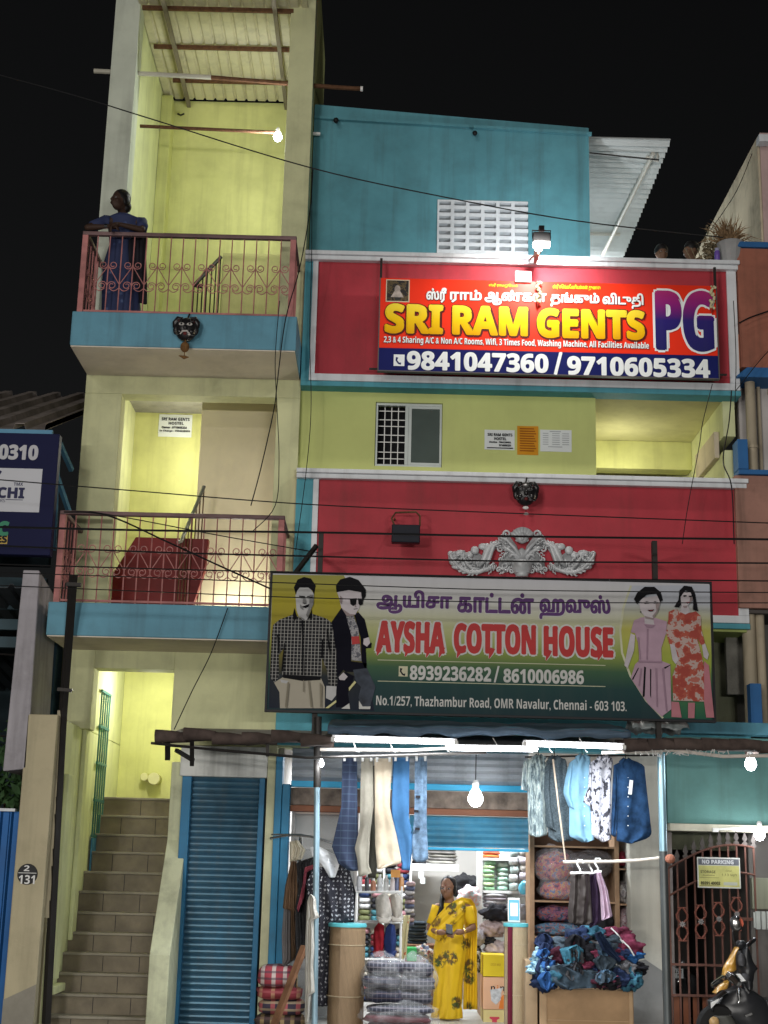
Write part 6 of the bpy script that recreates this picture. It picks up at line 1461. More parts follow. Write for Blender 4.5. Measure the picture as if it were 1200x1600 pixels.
for i, (px, py, rx_, rz_, mt, lab) in enumerate(((868, 1428, 30, 13, MIX2, 'heap of dark folded prints on the third board of the wooden shelf'), (872, 1452, 36, 11, MIX3, 'heap of blue printed clothes on the third board of the wooden shelf'), (930, 1440, 28, 22, M('black_cloth', (.02, .02, .024), .8, var=.4), 'black cloth bundle at the right of the third shelf board'), (972, 1343, 9, 12, M('crimson_goods', (.22, .02, .04), .5, var=.4, scale=20), 'small crimson packets on the narrow shelf column'), (973, 1395, 10, 18, PATTERN('pale_goods', (.4, .4, .4), [(0, (.25, .22, .22)), (.5, (.5, .48, .46)), (.6, (.2, .16, .16))], 22, kind='noise'), 'pale packet bundle in the middle of the narrow shelf column'), (974, 1440, 10, 20, PATTERN('pale_pink_goods', (.4, .4, .4), [(0, (.35, .25, .27)), (.5, (.5, .42, .44)), (.6, (.25, .08, .1))], 22, kind='noise'), 'pale pink packet bundle low in the narrow shelf column'), (900, 1500, 50, 26, MIX2, 'dark bundle on the lowest shelf board behind the heap'))):
    k = RS/FPX; blob('cloth_bundle', at(px, py, RS+.16), (rx_*k, .15, rz_*k), mt, 20+i, .22, 2.6, label=lab, cat='bundle')
# heap of clothes on a cardboard box
Yb = 14.55
hx0_, hx1_ = XX(846, 1570, Yb), XX(990, 1570, Yb); hz_ = ZZ(918, 1546, Yb)
cb = thing('cardboard_box', 'large open cardboard box under the heap of clothes', 'box', ((hx0_+hx1_)/2, Yb+.25, .12))
BX('box_body', CARD, cb, hx0_, hx1_, Yb, Yb+.5, .12, hz_, .006)
mb = MB(); mb.box(hx0_-.02, hx0_+.05, Yb-.012, Yb-.001, .12, hz_+.03); mb.box(hx1_-.045, hx1_-.01, Yb-.010, Yb-.001, .12, hz_); mb.box(hx0_+.06, hx1_-.05, Yb-.006, Yb-.001, ZZ(918, 1594, Yb)-.01, ZZ(918, 1594, Yb)); mb.build('box_flap', M('card_light', (.50, .34, .20), .8, grime=.2), cb, bevel=.003)
o = BX('cardboard_sheet', M('card_old', (.40, .29, .18), .85, grime=.45, var=.2), None, XX(821, 1550, Yb+.1), XX(840, 1550, Yb+.1), Yb+.1, Yb+.55, .12, ZZ(830, 1500, Yb+.1), label='upright worn cardboard piece left of the cardboard box', cat='cardboard')
cols = [('navy', (.018, .03, .075)), ('black', (.016, .016, .02)), ('blue', (.03, .12, .32)), ('slate', (.05, .07, .09)), ('black', (.016, .016, .02)), ('maroon', (.05, .012, .022)), ('navy', (.018, .03, .075)), ('teal', (.04, .13, .19)), ('grey', (.14, .14, .15)), ('slate', (.05, .07, .09)), ('pink', (.16, .03, .06))]
random.seed(33)
spots = []
for py, xs_, n_ in ((1462, (895, 965), 4), (1476, (868, 985), 7), (1494, (846, 996), 9), (1514, (836, 1000), 10), (1530, (842, 995), 9)):
    for i in range(n_): spots.append((xs_[0]+(xs_[1]-xs_[0])*(i+.5)/n_+random.uniform(-5, 5), py+random.uniform(-5, 5)))
hl = {}
for i, (px, py) in enumerate(spots):
    nm, col = cols[(i*7+i//4*3) % len(cols)] if not (px < 858 and py < 1520) else ('sky', None)
    mt = PATTERN('heap_sky', (.2, .4, .5), [(0, (.08, .22, .36)), (.46, (.30, .48, .56)), (.6, (.05, .10, .2))], 16, kind='noise') if nm == 'sky' else clothmat('heap_'+nm, col, .5, 7)
    k = 14.6/FPX; yy = 14.42+.22*((1535-py)/60)+random.uniform(-.03, .05)
    c = at(px, py, yy); lab = 'crumpled '+('light blue print' if nm == 'sky' else nm)+' garment in the heap on the cardboard box'
    o = blob('crumpled_garment', c, ((16+random.random()*9)*k, .12+random.random()*.05, (9+random.random()*6)*k), mt, 100+i, .58, 1.9, label=lab, cat='garment', group='clothes heaped on the cardboard box', sub=4, flat_bottom=False)
    if i in (3, 10, 17):
        mb = MB(); mb.tube([c+Vector((-.06, -.16, .06)), c+Vector((0, -.19, .0)), c+Vector((.05, -.18, -.08))], .008, 5); mb.build('white_piping', WHITEP, o)
for i, (poly, mt, lab) in enumerate(((c6((590, 640), (640, 625), (790, 830), (765, 845), (650, 760)), clothmat('jacket_navy', (.02, .035, .08), .4), 'navy jacket with white stripe on top of the heap'), (c6((280, 870), (420, 860), (600, 930), (610, 1040), (520, 1010), (420, 1050), (330, 1020), (260, 980)), clothmat('drape_slate', (.05, .075, .10), .5), 'slate garment drooping over the front edge of the box'), (c6((640, 960), (760, 940), (830, 980), (770, 1030), (650, 1030)), PATTERN('drape_rose', (.2, .05, .1), [(0, (.05, .02, .03)), (.48, (.30, .07, .13)), (.6, (.1, .03, .05))], 24, kind='noise'), 'rose patterned garment drooping at the right front of the box'), (c6((340, 750), (470, 720), (520, 760), (490, 850), (380, 860)), clothmat('drape_teal', (.05, .17, .24), .4), 'teal garment lying on the front of the heap'))):
    cloth('draped_garment', poly, 14.30+.03*i, mt, lab, 'garment', folds=2.5, amp=.03, th=.07, seed=90+i, nu=20, nv=16)
random.seed(77)
DC = [('navy', (.018, .03, .075)), ('black', (.016, .016, .02)), ('slate', (.05, .07, .09)), ('royal blue', (.03, .10, .28)), ('dark grey', (.06, .06, .065)), ('dusky blue', (.06, .11, .17))]
for i in range(16):
    cx_, cy_ = 850+(i*47) % 140, 1470+((i*29) % 66); w_, h_ = random.uniform(10, 20), random.uniform(9, 17); nm, col = DC[i % 6]
    ply = [(cx_+w_*math.cos(a)*random.uniform(.75, 1.15), cy_+h_*math.sin(a)*random.uniform(.75, 1.15)) for a in [2*PI*k/9 for k in range(9)]]
    cloth('loose_garment', ply, 14.30+.22*((1535-cy_)/66)-.04*(i % 3), clothmat('loose_'+nm.replace(' ', '_'), col, .5, 9), 'limp '+nm+' garment lying loosely on the heap over the cardboard box', 'garment', 'limp garments on the heap', folds=2.2, amp=.028, th=.05, seed=i*3+5, nu=18, nv=14, wr=.02)
# ---- goods inside the shop
def shelfthing(label, l, t, r, b, Y, d, mat=WHITEP, name='wall_shelf'):
    x0, x1, z0, z1 = rc(l, t, r, b, Y); return BX(name, mat, None, x0, x1, Y, Y+d, z0, z1, .004, label=label, cat='shelf')
def stack(l, t, r, b, Y, d, n, mats, label, group, seed=0, name='folded_garment'):
    x0, x1, z0, z1 = rc(l, t, r, b, Y); random.seed(seed)
    for i in range(n):
        za, zb_2 = z0+(z1-z0)*i/n, z0+(z1-z0)*(i+1)/n; j = random.uniform(-.012, .012)
        puff(name, x0+j, x1+j, Y+j, Y+d, za-.003, zb_2+.003, mats[i % len(mats)], label, 'garment' if 'garment' in name else 'packet', group, seed=seed+i, n=7, amp=.03)
G = lambda n, c: clothmat(n, c, .3, 12)
shelfthing('short white wall shelf with a grey stack, left part of the shop back wall', 641, 1350, 717, 1361, 17.9, .35)
stack(669, 1325, 714, 1350, 17.95, .28, 5, [G('st_grey', (.26, .25, .22)), G('st_dgrey', (.17, .16, .15))], 'grey garment in the stack on the short white wall shelf', 'grey garments on the short wall shelf', 1)
stack(643, 1325, 666, 1350, 17.95, .28, 4, [G('st_black', (.03, .03, .035)), G('st_navy', (.04, .06, .1))], 'dark garment in the stack at the left of the short wall shelf', 'dark garments on the short wall shelf', 2)
mb = MB(); p = at(658, 1362, 17.85); mb.box(p.x-.03, p.x+.03, p.y, p.y+.02, p.z-.08, p.z); mb.box(p.x-.01, p.x+.05, p.y-.02, p.y-.001, p.z-.14, p.z-.07); mb.build('hanging_tag', PAPER, None, label='white paper tags hanging under the short wall shelf', cat='tag')
x0, x1, z0, z1 = rc(745, 1322, 754, 1440, 17.3); BX('white_post', WHITEP, None, x0, x1, 17.3, 17.4, SFZ, z1+.2, .004, label='white post behind the woman at the side of the goods shelf', cat='post')
gs = thing('goods_shelf', 'back shelf packed with green and orange packets right of the white post', 'shelf', at(790, 1500, 17.5))
for py in (1342, 1393, 1420): x0, x1, z0, z1 = rc(755, py-1, 832, py+3, 17.5); MB().box(x0, x1, 17.5, 17.9, z0, z1).build('shelf_board', WHITEP, gs)
x0, x1, z0, z1 = rc(755, 1322, 832, 1500, 17.5); MB().box(x0, x1, 17.9, 17.93, SFZ, z1+.2).build('shelf_back', M('pale_back', (.6, .62, .6), .7), gs)
stack(756, 1324, 782, 1341, 17.52, .3, 3, [M('pk_orange', (.62, .20, .05), .5, var=.2), M('pk_red', (.60, .14, .07), .5, var=.2), M('pk_amber', (.65, .34, .06), .5)], 'orange packet on the upper board of the goods shelf', 'orange packets on the goods shelf', 3, 'cloth_packet')
stack(757, 1345, 775, 1392, 17.52, .3, 7, [M('pk_green', (.28, .52, .30), .3, var=.3, scale=20), M('pk_lime', (.48, .60, .34), .3, var=.3, scale=20)], 'green packet in the left pile of the goods shelf', 'green packets left on the goods shelf', 4, 'cloth_packet')
stack(776, 1348, 795, 1392, 17.52, .3, 6, [M('pk_mint', (.36, .58, .46), .3, var=.3, scale=20), M('pk_pale', (.55, .66, .58), .3, var=.3, scale=20)], 'mint packet in the right pile of the goods shelf', 'mint packets right on the goods shelf', 5, 'cloth_packet')
stack(756, 1396, 795, 1424, 17.5, .3, 5, [G('st_silver', (.42, .41, .43)), G('st_mauve', (.34, .30, .33))], 'silver grey garment on the lower board of the goods shelf', 'silver garments on the goods shelf', 6)
stack(797, 1326, 812, 1392, 17.45, .25, 5, [M('pk_aqua', (.50, .60, .58), .25, var=.25, scale=25), M('pk_white', (.62, .64, .64), .3)], 'aqua film packet hanging beside the goods shelf', 'aqua packets by the goods shelf', 7, 'cloth_packet')
stack(813, 1326, 828, 1400, 17.4, .25, 6, [M('pk_lilac', (.54, .50, .56), .25, var=.25, scale=25), M('pk_cream', (.60, .56, .52), .3, var=.2)], 'lilac film packet at the right edge of the goods shelf', 'lilac packets by the goods shelf', 8, 'cloth_packet')
o = blob('blue_balloon', at(820, 1388, 16.6), (.075, .06, .085), M('balloon_blue', (.10, .45, .62), .3), 3, .1, 1.2, label='small sky blue balloon hanging before the right shelf post', cat='balloon', sub=3)
for i, (px, py, rx_, rz_, mt, lab) in enumerate(((775, 1428, 24, 13, M('heap_black', (.025, .025, .028), .6, var=.4), 'black plastic wrapped bundle on the counter beside the woman'), (770, 1452, 20, 14, G('heap_rosegrey', (.34, .27, .27)), 'rose grey cloth heap on the counter beside the woman'), (764, 1470, 10, 7, M('heap_dark', (.02, .02, .022), .7), 'small black cloth at the front of the counter'), (775, 1482, 19, 12, G('heap_pale', (.52, .44, .44)), 'pale pink cloth folded on top of the yellow carton'), (810, 1425, 22, 14, M('heap_grey', (.10, .10, .11), .6, var=.4), 'dark grey bundle behind the payment stand'))):
    blob('cloth_bundle', at(px, py, 16.55), (rx_*16.5/FPX, .13, rz_*16.5/FPX), mt, 60+i, .4, 2.0, label=lab, cat='bundle')
x0, x1, z0, z1 = rc(752, 1490, 830, 1500, 16.4); BX('shop_counter', PLYWOOD, None, x0, x1, 16.46, 17.0, SFZ, z0+.02, label='plain counter behind the stacked cartons', cat='counter')
def carton(l, t, r, b, Y, d, mat, label):
    x0, x1, z0, z1 = rc(l, t, r, b, Y); return BX('carton', mat, None, x0, x1, Y, Y+d, z0, z1, .005, label=label, cat='carton'), (x0, x1, z0, z1)
YC = 15.95
o, r = carton(755, 1492, 790, 1526, YC, .4, M('carton_yellow', (.62, .46, .02), .6, var=.08), 'bright yellow carton, top of the stacked cartons')
mb = MB(); F = Frame(YC, (0, 0, 0)); F.put(mb, sans('cotton wear'), (r[0]+.08, r[1]-.05, r[2]+.11, r[2]+.14), .001); mb.build('printing', M('print_brown', (.35, .2, .02), .7), o)
o, r = carton(754.5, 1527, 790, 1577.5, YC, .4, M('carton_peach', (.62, .36, .22), .6, var=.06), 'peach carton with black letters, middle of the stacked cartons')
mb = MB(); F.put(mb, bold('n'), (r[0]+.085, r[0]+.13, r[3]-.14, r[3]-.09), .001); F.put(mb, bold('n'), (r[0]+.185, r[0]+.23, r[3]-.14, r[3]-.09), .001); mb.build('printing', INK, o)
mb = MB(); F.put(mb, bold('i'), (r[0]+.15, r[0]+.165, r[3]-.15, r[3]-.08), .001); mb.prism([(r[0]+.17, r[2]+.01), (r[1]-.02, r[2]+.01), (r[1]-.02, r[2]+.16), (r[0]+.19, r[2]+.12)], YC-.002, YC-.0005); mb.build('orange_print', M('print_orange', (.62, .18, .03), .6), o)
mb = MB(); mb.prism([(r[0]+.08, r[2]+.19), (r[0]+.20, r[2]+.21), (r[0]+.19, r[2]+.10), (r[0]+.14, r[2]+.05), (r[0]+.09, r[2]+.09)], YC-.003, YC-.0021); mb.prism([(r[0]+.075, r[2]+.20), (r[0]+.22, r[2]+.225), (r[0]+.2, r[2]+.19), (r[0]+.08, r[2]+.175)], YC-.004, YC-.0031); mb.build('pictured_cup', M('print_cup', (.45, .46, .47), .5, var=.3, scale=30), o)
o, r = carton(755, 1578, 790, 1612, YC, .4, M('carton_pale', (.60, .50, .22), .6, var=.06), 'pale yellow carton with red figure print, lowest of the stacked cartons')
mb = MB(); mb.prism([(r[0]+.09, r[3]-.2), (r[0]+.15, r[3]-.2), (r[0]+.145, r[3]-.1), (r[0]+.175, r[3]-.085), (r[0]+.17, r[3]-.07), (r[0]+.07, r[3]-.07), (r[0]+.065, r[3]-.085), (r[0]+.095, r[3]-.1)], YC-.002, YC-.0005); mb.build('red_print', M('print_red', (.55, .06, .09), .6), o)
# left inner rack with bottles and caps
wr = thing('wire_rack', 'white wire rack with bottles and caps behind the dotted dress', 'rack', at(590, 1590, 15.5))
mb = MB(); yw = 15.5
for py in (1394, 1440): mb.tube([at(553, py, yw), at(630, py-1, yw)], .012, 6); mb.tube([at(553, py, yw+.3), at(630, py-1, yw+.3)], .012, 6); a, b = at(553, py, yw), at(630, py, yw); mb.box(a.x, b.x, yw+.01, yw+.29, a.z-.008, a.z)
for px in (556, 628): p = at(px, 1385, yw); mb.tube([(p.x, yw, SFZ), p], .012, 6); mb.tube([(p.x, yw+.3, SFZ), (p.x, yw+.3, p.z)], .012, 6)
mb.build('wire_frame', WHITEP, wr)
random.seed(6)
bc = [(.5, .5, .52), (.05, .05, .06), (.45, .2, .12), (.55, .56, .55), (.5, .5, .48), (.55, .5, .5), (.1, .12, .2), (.5, .25, .1)]
for i, px in enumerate((561, 573, 583, 593, 603, 613, 620, 627)):
    p = at(px, 1392, yw+.1); h = .13+.09*random.random(); r_ = .02+.012*random.random()
    o = thing('bottle', 'small toiletry bottle standing on the upper board of the white wire rack', 'bottle', p, 'bottles on the wire rack')
    MB().lathe([(r_, 0), (r_, h*.7), (r_*.5, h*.82)], p, 10).build('bottle_body', M('btl_%d' % i, bc[i], .35, var=.2, scale=30), o, smooth='auto')
    MB().lathe([(r_*.5, h*.821), (r_*.5, h), (.004, h)], p, 8).build('bottle_cap', M('btlcap', (.6, .6, .6), .4), o)
capw = G('cap_white', (.50, .47, .42))
for lab, mt, poly, Y in (
 ('cream cap hanging left on the wire rack', capw, c4((825, 335), (855, 308), (900, 300), (918, 350), (932, 430), (915, 480), (860, 486), (832, 450)), 15.40),
 ('cream cap hanging right on the wire rack', G('cap_cream', (.44, .41, .36)), c4((915, 312), (960, 300), (988, 330), (1000, 390), (985, 450), (945, 482), (930, 420)), 15.44),
 ('red cap hanging low on the wire rack', G('cap_red', (.36, .02, .03)), c4((818, 520), (845, 488), (880, 500), (884, 590), (872, 690), (840, 700), (815, 660), (812, 580)), 15.42),
 ('navy cap hanging low on the wire rack', G('cap_blue', (.025, .045, .15)), c4((890, 520), (915, 490), (948, 500), (958, 590), (950, 670), (925, 700), (885, 690), (876, 600)), 15.40)):
    o = cloth('cap', poly, Y, mt, lab, 'cap', folds=1.2, amp=.012, th=.11, seed=len(lab), nu=16, nv=18)
    cxp = sum(p[0] for p in poly)/len(poly); lo = max(p[1] for p in poly); w_ = (max(p[0] for p in poly)-min(p[0] for p in poly))*.42
    mb = MB(); mb.tube([at(cxp-w_, lo-9, Y-.05), at(cxp-w_*.5, lo-3, Y-.10), at(cxp+w_*.5, lo-3, Y-.10), at(cxp+w_, lo-9, Y-.05)], [.014, .03, .03, .014], 8, flat=.45); mb.build('visor', mt, o, smooth=True)
    mb = MB(); mb.ball(at(cxp, min(p[1] for p in poly)+2, Y-.02), .008, 6, 4); mb.build('top_button', mt, o)
mb = MB(); p = at(618, 1365, 15.5); mb.box(p.x-.05, p.x+.05, 15.48, 15.49, p.z-.04, p.z+.04); mb.build('price_card', M('card_orange', (.6, .28, .08), .6), None, label='orange price card standing above the wire rack', cat='card')
stack(633, 1378, 648, 1448, 16.2, .3, 10, [G('st_mix1', (.08, .09, .14)), G('st_mix2', (.35, .25, .25)), G('st_mix3', (.12, .11, .12)), G('st_mix4', (.40, .38, .38))], 'folded garment in the narrow tall pile right of the wire rack', 'tall narrow garment pile', 11)
stack(637, 1440, 668, 1476, 16.9, .3, 7, [G('st_b1', (.03, .04, .05)), G('st_b2', (.06, .075, .08))], 'dark garment in the pile behind the left arm of the woman', 'dark pile behind the woman', 12)
x0, x1, z0, z1 = rc(634, 1476, 680, 1482, 16.8); BX('brown_table', WOOD, None, x0, x1, 16.8, 17.2, SFZ, z1, .004, label='brown table under the dark pile behind the woman', cat='table')
x0, x1, z0, z1 = rc(636, 1481, 651, 1502, 16.2); BX('green_crate', M('crate_green', (.05, .42, .12), .5), None, x0, x1, 16.2, 16.45, z0, z1, .01, label='bright green plastic crate beside the yellow saree', cat='crate')
cloth('cream_cloth', c4((990, 440), (1045, 440), (1030, 560), (1020, 700), (1000, 720), (975, 700)), 15.9, PATTERN('cream_red', (.5, .45, .25), [(0, (.52, .46, .26)), (.56, (.55, .5, .3)), (.62, (.5, .14, .05))], 12, kind='noise'), 'cream cloth with red print hanging right of the caps', 'cloth', folds=2, amp=.015, seed=7)
for i, (px, py, rx_, rz_, mt, lab) in enumerate(((728, 1385, 22, 20, M('blk2', (.02, .02, .022), .8), 'black round bundle hanging on the back wall behind the woman'), (733, 1402, 18, 16, PATTERN('pinkwhite', (.5, .4, .4), [(0, (.5, .48, .5)), (.5, (.58, .34, .33)), (.58, (.4, .52, .56))], 10, kind='noise'), 'pink and white cloth heap behind the right shoulder of the woman'))):
    blob('cloth_bundle', at(px, py, 17.6-.3*i), (rx_*17.5/FPX, .14, rz_*17.5/FPX), mt, 80+i, .3, 2.0, label=lab, cat='bundle')
# tall back shelf left, packed with folded stock
bsx = thing('stock_shelf', 'tall white stock shelf packed with folded clothes behind the trousers', 'shelf', at(598, 1590, 17.9))
x0, x1, z0, z1 = rc(556, 1326, 640, 1600, 17.9)
for f in (0, .28, .52, .76, 1): MB().box(x0, x1, 17.9, 18.3, SFZ+(z1-SFZ)*f-.02, SFZ+(z1-SFZ)*f).build('shelf_board', WHITEP, bsx)
for f in (0, .5, 1): xx = x0+(x1-x0)*f; MB().box(xx-.012, xx+.012, 17.895, 18.3, SFZ, z1+.02).build('upright', WHITEP, bsx)
random.seed(17)
sc_ = [G('bk_navy', (.03, .05, .12)), G('bk_red', (.28, .05, .06)), G('bk_cream', (.46, .42, .34)), G('bk_teal', (.07, .20, .24)), G('bk_black', (.03, .03, .035)), G('bk_pink', (.42, .22, .24)), G('bk_olive', (.14, .15, .07)), G('bk_white', (.52, .52, .52))]
for r_ in range(4):
    zb_s = SFZ+(z1-SFZ)*(0, .28, .52, .76)[r_]; hh_ = (z1-SFZ)*.24*.8
    for c_i in range(4):
        xa_s = x0+.02+(x1-x0-.03)*c_i/4
        for k in range(5): puff('folded_stock', xa_s, xa_s+(x1-x0)*.23, 17.93, 18.25, zb_s+hh_*k/5-.002, zb_s+hh_*(k+1)/5+.002, sc_[(r_*3+c_i*5+k//2) % 8], 'folded garment on the tall white stock shelf behind the trousers', 'garment', 'folded stock on the white stock shelf', seed=r_*9+c_i*4+k, n=6, amp=.03)
for i, (px, py, rx_, rz_, mt, lab) in enumerate(((662, 1492, 16, 14, PATTERN('floor_print', (.2, .2, .2), [(0, (.10, .12, .2)), (.48, (.4, .36, .3)), (.58, (.25, .08, .08))], 14, kind='noise'), 'printed cloth bundle on the floor left of the woman in the saree'), (745, 1500, 8, 22, PATTERN('checker_edge', (.4, .4, .4), [(0, (.05, .05, .05)), (.5, (.5, .5, .48))], 22, kind='noise'), 'narrow black and white bundle between the saree and the cartons'), (748, 1465, 9, 14, G('side_grey', (.3, .28, .3)), 'grey cloth bundle just behind the saree end'))):
    blob('cloth_bundle', at(px, py, 16.5), (rx_*16.5/FPX, .13, rz_*16.5/FPX), mt, 140+i, .35, 2.0, label=lab, cat='bundle')
# glass fronted display left of the room
dc = thing('display_cabinet', 'glass display cabinet with pale goods between blue door frame and trousers', 'cabinet', at(490, 1590, 15.75))
x0, x1, z0, z1 = rc(450, 1268, 556, 1600, 15.75); z0 = SFZ
mb = MB(); mb.box(x0, x0+.03, 15.75, 16.1, z0, z1); mb.box(x1-.03, x1, 15.75, 16.1, z0, z1); mb.box(x0+.031, x1-.031, 15.75, 16.1, z1-.03, z1); mb.box(x0, x1, 16.101, 16.13, z0, z1)
for f in (.35, .6, .82): mb.box(x0+.031, x1-.031, 15.78, 16.1, z0+(z1-z0)*f-.012, z0+(z1-z0)*f)
mb.build('cabinet_frame', M('cabinet_white', (.50, .47, .44), .5, grime=.2), dc, bevel=.003)
MB().box(x0+.031, x1-.031, 15.755, 15.759, z0+.02, z1-.031).build('glass_door', M('cabinet_glass', (.8, .85, .85), .05, alpha=.16), dc)
random.seed(12)
for i in range(14):
    f = (.35, .6, .82)[i % 3]; x = x0+.08+(x1-x0-.16)*((i*5) % 14)/13; zz = z0+(z1-z0)*f+.001
    cc_ = [(.5, .22, .12), (.5, .52, .5), (.4, .5, .52), (.55, .4, .38)][i % 4]; h = .10+.1*random.random()
    puff('boxed_toy', x-.045, x+.045, 15.85, 15.98, zz, zz+h, M('toy_%d' % (i % 4), cc_, .4, var=.3, scale=25), 'small pale boxed item standing inside the glass display cabinet', 'item', 'items in the display cabinet', seed=i, n=6, amp=.01, pw=6)
# ================================================================ people
SKIN = M('brown_skin', (.21, .105, .062), .55, var=.06, spec=.35)
HAIR = M('black_hair', (.010, .009, .009), .45, var=.1, scale=60)
def body(parent, J, name='body', mat=None, fat=1.0, face=Vector((0, -1, 0)), vox=.011, bust=0., hands=True):
    """one continuous skin surface from overlapping tapered forms, fused by a voxel remesh"""
    mb = MB(); mat = mat or SKIN; V = Vector
    side = V((0, 0, 1)).cross(-face).normalized(); R3 = Matrix((side, -face, V((0, 0, 1)))).transposed()
    def limb(pts, rs, n=12):
        mb.tube(pts, rs, n)
        for p, r in zip(pts, rs): mb.ball(p, r*.99, 10, 7)
    h = J['head']; H = J.get('hs', 1.0)
    mb.ball(h+R3 @ V((0, .012, .018))*H, (.076*H, .093*H, .098*H), 18, 12, R3)
    mb.ball(h+R3 @ V((0, -.018, -.045))*H, (.058*H, .070*H, .072*H), 16, 10, R3)
    mb.ball(h+R3 @ V((0, -.058, -.088))*H, (.026*H, .024*H, .022*H), 10, 7)
    for w in (-1, 1):
        mb.ball(h+R3 @ V((w*.074, .015, -.01))*H, (.012*H, .022*H, .034*H), 8, 6, R3)
        mb.ball(h+R3 @ V((w*.038, -.060, -.036))*H, (.026*H, .024*H, .024*H), 8, 6)
    mb.tube([h+R3 @ V((0, -.088, .012))*H, h+R3 @ V((0, -.108, -.030))*H, h+R3 @ V((0, -.092, -.044))*H], [.010*H, .018*H, .012*H], 8)
    mb.ball(h+R3 @ V((0, -.084, -.068))*H, (.024*H, .014*H, .007*H), 8, 5, R3); mb.ball(h+R3 @ V((0, -.080, -.078))*H, (.019*H, .013*H, .008*H), 8, 5, R3)
    for w in (-1, 1): mb.tube([h+R3 @ V((w*.014, -.086, .012))*H, h+R3 @ V((w*.052, -.070, .012))*H], [.008*H, .006*H], 6)
    n_ = J['neck']; limb([h+R3 @ V((0, .022, -.06))*H, n_], [.050, .056])
    ch, pv = J['chest'], J['pelvis']; shl, shr = J['sh']
    def ell(c, rx, ry): return [c+R3 @ V((rx*math.cos(a), ry*math.sin(a), 0)) for a in [2*PI*i/18 for i in range(18)]]
    sp = [(n_, .05, .05), (n_.lerp(ch, .25), .13*fat, .085), (n_.lerp(ch, .6), .155*fat, .11*fat), (ch, .15*fat, .12*fat), (ch.lerp(pv, .5), .125*fat, .10*fat), (pv, .16*fat, .12*fat), (pv+V((0, 0, -.1)), .15*fat, .11*fat)]
    mb.loft([ell(c, a, b) for c, a, b in sp])
    if bust:
        for w in (-1, 1): mb.ball(ch+R3 @ V((w*.065, -.085, .045)), (.06, .055, .06), 10, 7)
    for k, s_ in enumerate((shl, shr)):
        e, w = J['el'][k], J['wr'][k]
        limb([n_.lerp(ch, .22)*.4+s_*.6, s_], [.06, .056]); limb([s_, s_.lerp(e, .5), e], [.052*fat, .045*fat, .036*fat]); limb([e, e.lerp(w, .4), w], [.037, .035, .024])
        if hands:
            hd = J['hd'][k]; d = (hd-w).normalized(); pm = w+d*.05
            up = J.get('hup', [V((0, 0, 1))]*2)[k]; u = (up-d*up.dot(d)).normalized(); lt = d.cross(u)
            mb.tube([w, w+d*.035, w+d*.085], [.023, .034, .032], 10, flat=.55 if False else 1); mb.ball(w+d*.06, (.036, .030, .030), 10, 7)
            for f, (off, L) in enumerate(((-.027, .062), (-.009, .072), (.009, .068), (.026, .055))):
                b0 = w+d*.085+lt*off; p1 = b0+d*L*.45-u*.006; p2 = p1+d*L*.3-u*.022; p3 = p2+d*L*.12-u*.026
                limb([b0-d*.02, b0, p1, p2, p3], [.010, .0098, .0092, .0085, .0075], 8)
            sg = J.get('thumb', (1, -1))[k]; t0 = w+d*.03+lt*sg*.028; limb([t0, t0+d*.03+lt*sg*.022, t0+d*.062+lt*sg*.016-u*.012], [.014, .011, .0085], 8)
        hp, kn, an = J['hip'][k], J['kn'][k], J['an'][k]
        limb([pv.lerp(hp, .6), hp, hp.lerp(kn, .5), kn], [.09*fat, .088*fat, .074*fat, .055]); limb([kn, kn.lerp(an, .35), an], [.054, .052, .036])
        mb.tube([an+V((0, .04, -.04)), an+V((0, -.04, -.05)), an+face*.13+V((0, 0, -.06))], [.034, .034, .02], 10)
    o = mb.build(name, mat, parent, fix=False)
    m = o.modifiers.new('fuse', 'REMESH'); m.mode = 'VOXEL'; m.voxel_size = vox; m.use_smooth_shade = True
    s = o.modifiers.new('soft', 'SMOOTH'); s.factor = .4; s.iterations = 3
    dg = bpy.context.evaluated_depsgraph_get(); me = bpy.data.meshes.new_from_object(o.evaluated_get(dg)); o.modifiers.clear(); o.data = me
    for p in me.polygons: p.use_smooth = True
    for w in (-1, 1):
        e = h+R3 @ V((w*.034, -.083, -.008))*H
        ey = MB().ball(e, (.0135*H, .009*H, .0075*H), 10, 6, R3).build('eye', M('eye_white', (.22, .20, .19), .4), parent); MB().ball(e+R3 @ V((0, -.007, 0))*H, (.0065*H, .004*H, .0065*H), 8, 5, R3).build('iris', INK, ey)
    return R3
def garb(parent, name, rings, mat, n=36, fold=0, nf=9, seed=0, smooth=True):
    """cloth tube: rings of (centre, rx, ry, fold depth)"""
    rs = []
    for i, (c, rx, ry, fd) in enumerate(rings):
        pts = []
        for j in range(n):
            a = 2*PI*j/n; w = 1+fd*math.sin(nf*a+seed+.35*i)*(.6+.4*math.sin(3*a+seed))+fd*.5*noise.noise(Vector((math.cos(a)*2, math.sin(a)*2, i*.4+seed)))
            pts.append(Vector((c.x+rx*math.cos(a)*w, c.y+ry*math.sin(a)*w, c.z)))
        rs.append(pts)
    return MB().loft(rs).build(name, mat, parent, smooth=smooth)
def interp(keys, n):
    out = []
    for i in range(n+1):
        t = i/n*(len(keys)-1); k = min(int(t), len(keys)-2); f = t-k; f = f*f*(3-2*f)
        a, b = keys[k], keys[k+1]; out.append((a[0].lerp(b[0], f),)+tuple(x+(y-x)*f for x, y in zip(a[1:], b[1:])))
    return out
